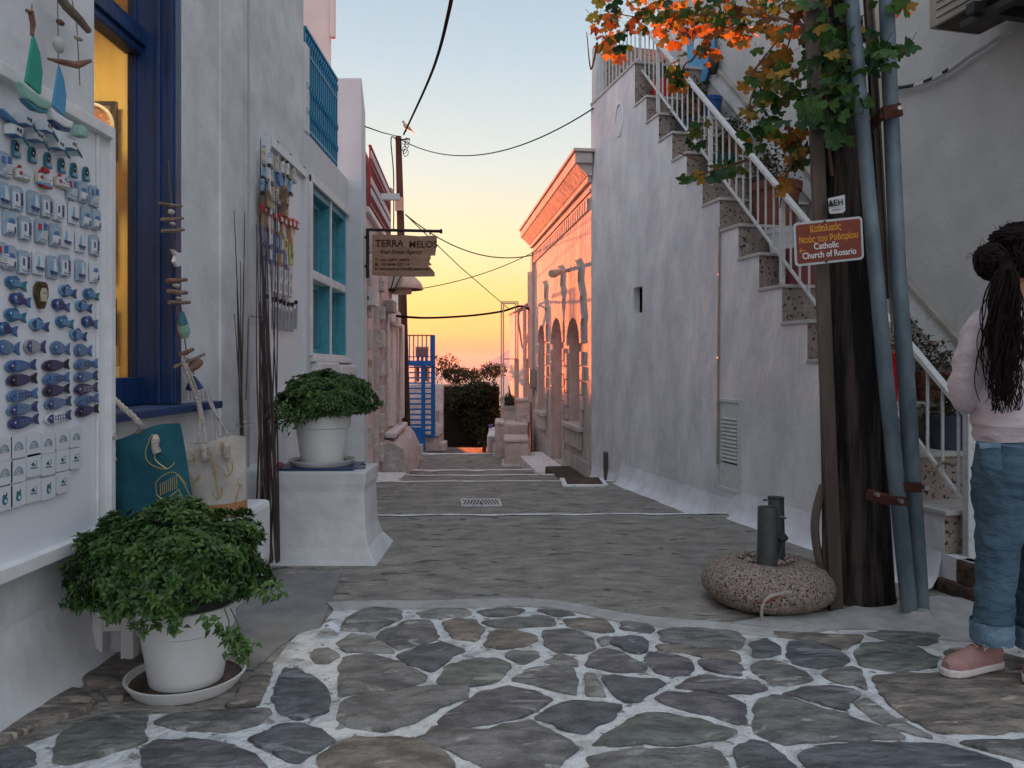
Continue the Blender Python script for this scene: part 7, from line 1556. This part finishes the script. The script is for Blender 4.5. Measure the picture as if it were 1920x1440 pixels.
def leg(cx, s_, dY):
    return loft('jeans_leg', [(ww(cx[0],880,dY),.086,.105),(ww(cx[1],930,dY),.086,.098),(ww(cx[2],990,dY),.074,.084),(ww(cx[3],1050,dY-.005),.063,.070),(ww(cx[4],1110,dY-.01),.060,.066),(ww(cx[5],1160,dY-.015),.060,.065),(ww(cx[6],1190,dY-.02),.060,.064)], M['denim'], wm, 40, .0075, 11, (1,1,3.0), seed=s_)
leg((1876,1876,1874,1870,1866,1862,1860), 0, 0); leg((1958,1956,1952,1948,1944,1942,1941), 5, .03)
for cx_, yy, dY in ((1860,1186,-.02),(1941,1196,.01)):
    loft('cuff', [(ww(cx_,yy-22,dY),.066,.070),(ww(cx_,yy,dY),.068,.072),(ww(cx_,yy+18,dY),.066,.070)], M['denimlight'], wm, 32, .003, 20)
    random.seed(cx_)
    for k in range(7): a = random.random()*6.28; p = ww(cx_,yy+14,dY)+Vector((.072*math.cos(a),.076*math.sin(a),0)); obj('frayed_thread', MB().tube([p, p+Vector((random.uniform(-.02,.02),-.005,-.02)), p+Vector((random.uniform(-.03,.03),-.004,.004))], .0012, 4), M['m_white'], wm)
obj('back_pocket', MB().prism([ww(1838,834,-.105),ww(1876,832,-.125),ww(1880,880,-.135),ww(1858,893,-.130),ww(1841,880,-.112)], (0,.012,0)), M['denim'], wm, bevel=.002)
obj('pocket_flap', MB().prism([ww(1837,832,-.109),ww(1877,830,-.129),ww(1877,839,-.131),ww(1838,842,-.111)], (0,.010,0)), M['denimlight'], wm, bevel=.002)
for k in range(2): obj('yoke_seam', MB().tube([ww(1830,829+k*2,-.098), ww(1875,832+k*2,-.122), ww(1918,838+k*2,-.128)], .0014, 4), M['denimlight'], wm)
# sneakers
def shoe(heel, toe, z0):
    d = (toe-heel); d.z = 0; L_ = d.length; d.normalize(); s = Vector((-d.y, d.x, 0)); t = []
    fp = [(-.02,.026),(.0,.034),(.06,.036),(.13,.040),(.19,.046),(.235,.040),(.258,.022),(.264,.004)]
    def outline(k, z): return [heel+d*(x*k+(.0 if k == 1 else .004))+s*y*k+Vector((0,0,z-heel.z)) for x,y in fp]+[heel+d*(x*k)-s*y*k+Vector((0,0,z-heel.z)) for x,y in fp[::-1]]
    mb = MB(); mb.prism(outline(1.0, z0+.002), (0,0,.026)); obj('shoe_sole', mb, M['sole'], wm, bevel=.006)
    mb = MB(); n = 22; secs = [(-.018,.022,.075),(.01,.032,.098),(.045,.034,.095),(.085,.034,.082),(.13,.038,.064),(.18,.043,.050),(.225,.037,.040),(.252,.018,.028)]
    for (x, hw, top) in secs:
        c = heel+d*x
        for k in range(n):
            a = math.pi*k/(n-1); mb.v.append(Vector((c.x,c.y,z0+.026))+s*hw*math.cos(a)+Vector((0,0,(top-.0)*math.sin(a)**.75)))
    for i in range(len(secs)-1):
        for k in range(n-1): a = i*n+k; mb.f.append((a,a+1,a+n+1,a+n)); mb.mi.append(0)
    mb.f += [tuple(range(n)), tuple((len(secs)-1)*n+k for k in range(n))]; mb.mi += [0,0]
    obj('shoe', mb, M['shoe'], wm, smooth=True)
    for x in (.055,.075,.095,.115): c = heel+d*x; obj('lace', MB().tube([Vector((c.x,c.y,z0+.026+.092-.3*(x-.04)))+s*.02, Vector((c.x,c.y,z0+.034+.092-.3*(x-.04))), Vector((c.x,c.y,z0+.026+.092-.3*(x-.04)))-s*.02], .0035, 5), M['sole'], wm)
    c = heel-d*.022; obj('pull_tab', MB().tube([Vector((c.x,c.y,z0+.09)), Vector((c.x,c.y,z0+.125))-d*.006, Vector((c.x,c.y,z0+.12))+d*.012], .005, 6), M['shoe'], wm)
shoe(hl, hl+dL*.26, .018); shoe(hr_, hr_+dR*.26, .018)
# hair: cap, bun, loose crown, long wavy ponytail
def hairblob(c, rx, ry, rz, n=24, amp=.12, seed=0):
    mb = MB(); mb.lathe([(.001+math.sin(math.pi*i/18), -math.cos(math.pi*i/18)) for i in range(19)], (0,0,0), n); q = []
    for v in mb.v:
        f = 1+amp*noise.noise(v*3+Vector((seed,0,0)))+.07*noise.noise(v*9+Vector((seed,3,0))); q.append(c+Vector((v.x*rx*f, v.y*ry*f, v.z*rz*f)))
    mb.v = q; return mb
obj('hair', hairblob(hc+Vector((0,-.016,.028)), .094,.108,.112, 30,.10), M['hair'], wm, smooth=True)
obj('hair_bun', hairblob(ww(1856,490,-.06), .054,.050,.062, 24,.2,4), M['hair'], wm, smooth=True)
obj('hair_bun', hairblob(ww(1893,448,-.04), .065,.06,.036, 24,.3,9), M['hair'], wm, smooth=True)
random.seed(41)
loft('hair_mass', [(ww(1886,498,-.12),.032,.03),(ww(1884,530,-.145),.040,.032),(ww(1880,575,-.15),.045,.030),(ww(1882,630,-.15),.038,.025),(ww(1884,690,-.145),.026,.020),(ww(1882,735,-.14),.012,.012),(ww(1881,752,-.14),.003,.003)], M['hair'], wm, 26, .016, 15, (1,1,1.1), 2.0, 3)
mb = MB()
for k in range(240):           # ponytail locks
    ph = random.random()*6.28; sx0 = random.gauss(0,9); wv = random.uniform(4,15); ln = random.uniform(.55,1.05); pts = []; fr = random.uniform(9,19); dY = random.gauss(0,.018)
    for i in range(19):
        f = i/18*ln; py = 505+258*f; spread = 5+13*math.sin(min(1,f*1.4)*math.pi*.62)*(1-.35*f); cxp = 1888-14*math.sin(f*1.7)+4*f
        pts.append(ww(cxp+sx0/8*spread+wv*.75*f**.3*math.sin(fr*f+ph), py, -.145-.01*math.sin(f*3)+dY+.008*math.cos(fr*f+ph)))
    mb.tube(pts, [.0030*(1-.7*(i/18))+.0006 for i in range(19)], 4)
for k in range(10):           # stray curls on the back
    ph = random.random()*6; x0 = random.choice((1866,1872,1908,1916)); pts = [ww(x0+random.uniform(-3,3)+9*math.sin(7*f+ph)*f-6*f, 600+170*f, -.14) for f in [i/14 for i in range(15)]]; mb.tube(pts, .0020, 4)
obj('ponytail', mb, M['hair'], wm, smooth=True, kind='stuff')
mb = MB()
for k in range(260):          # curls lying over the bun and the crown
    c, rr3 = random.choice(((ww(1856,490,-.06),(.056,.052,.064)),(ww(1893,448,-.04),(.067,.062,.038)),(hc+Vector((0,-.016,.028)),(.096,.110,.114)),(hc+Vector((0,-.016,.028)),(.096,.110,.114))))
    v = Vector((random.gauss(0,1),-abs(random.gauss(0,.8)),random.gauss(0,1))).normalized(); t1 = v.orthogonal().normalized(); t1 = (Matrix.Rotation(random.random()*6.28,3,v) @ t1); pts = []
    for i in range(8):
        f = (i-3.5)/3.5; u = (v+t1*f*.55+v.cross(t1)*.16*math.sin(f*5+k)).normalized(); pts.append(c+Vector((u.x*rr3[0],u.y*rr3[1],u.z*rr3[2]))*(1.0+.05*math.sin(i*1.3+k)))
    mb.tube(pts, [.002,.0045,.006,.0065,.0065,.0055,.004,.0015], 5)
obj('hair_curls', mb, M['hair'], wm, smooth=True, kind='stuff')
mb = MB()
for k in range(110):
    a = random.uniform(-.4,3.6); c = random.choice((ww(1893,450,-.03),ww(1900,452,-.02),ww(1858,485,-.06))); r0 = .045; r1 = r0+random.uniform(.005,.028); d = Vector((math.cos(a),random.uniform(-.3,.3),abs(math.sin(a)))); q = c+d*r1+Vector((random.gauss(0,.012),0,random.gauss(0,.008)))
    mb.tube([c+d*r0*.6, c+d*(r0+r1)/2+Vector((random.gauss(0,.006),0,.006)), q], [.0014,.0010,.0005], 4)
obj('flyaway_hair', mb, M['hair'], wm, kind='stuff')
obj('phone', MB().box(w3(1893,735,YW+.27)+Vector((0,0,0)), w3(1915,690,YW+.28)), M['black'], None, cat='phone', label='dark phone held in front of the woman in the pink sweatshirt', bevel=.002)
# ================================================================ air
hm = bpy.data.materials.new('thin_sea_haze'); hm.use_nodes = True; t_ = hm.node_tree; t_.nodes.clear()
o_ = t_.nodes.new('ShaderNodeOutputMaterial'); v_ = t_.nodes.new('ShaderNodeVolumePrincipled'); v_.inputs['Color'].default_value = (.92,.86,.88,1); v_.inputs['Density'].default_value = .000025; v_.inputs['Anisotropy'].default_value = .3
t_.links.new(v_.outputs[0], o_.inputs['Volume'])
obj('haze', MB().box((-9100,-700,-62),(9100,13100,190)), hm, origin=(0,0,-62), kind='stuff')
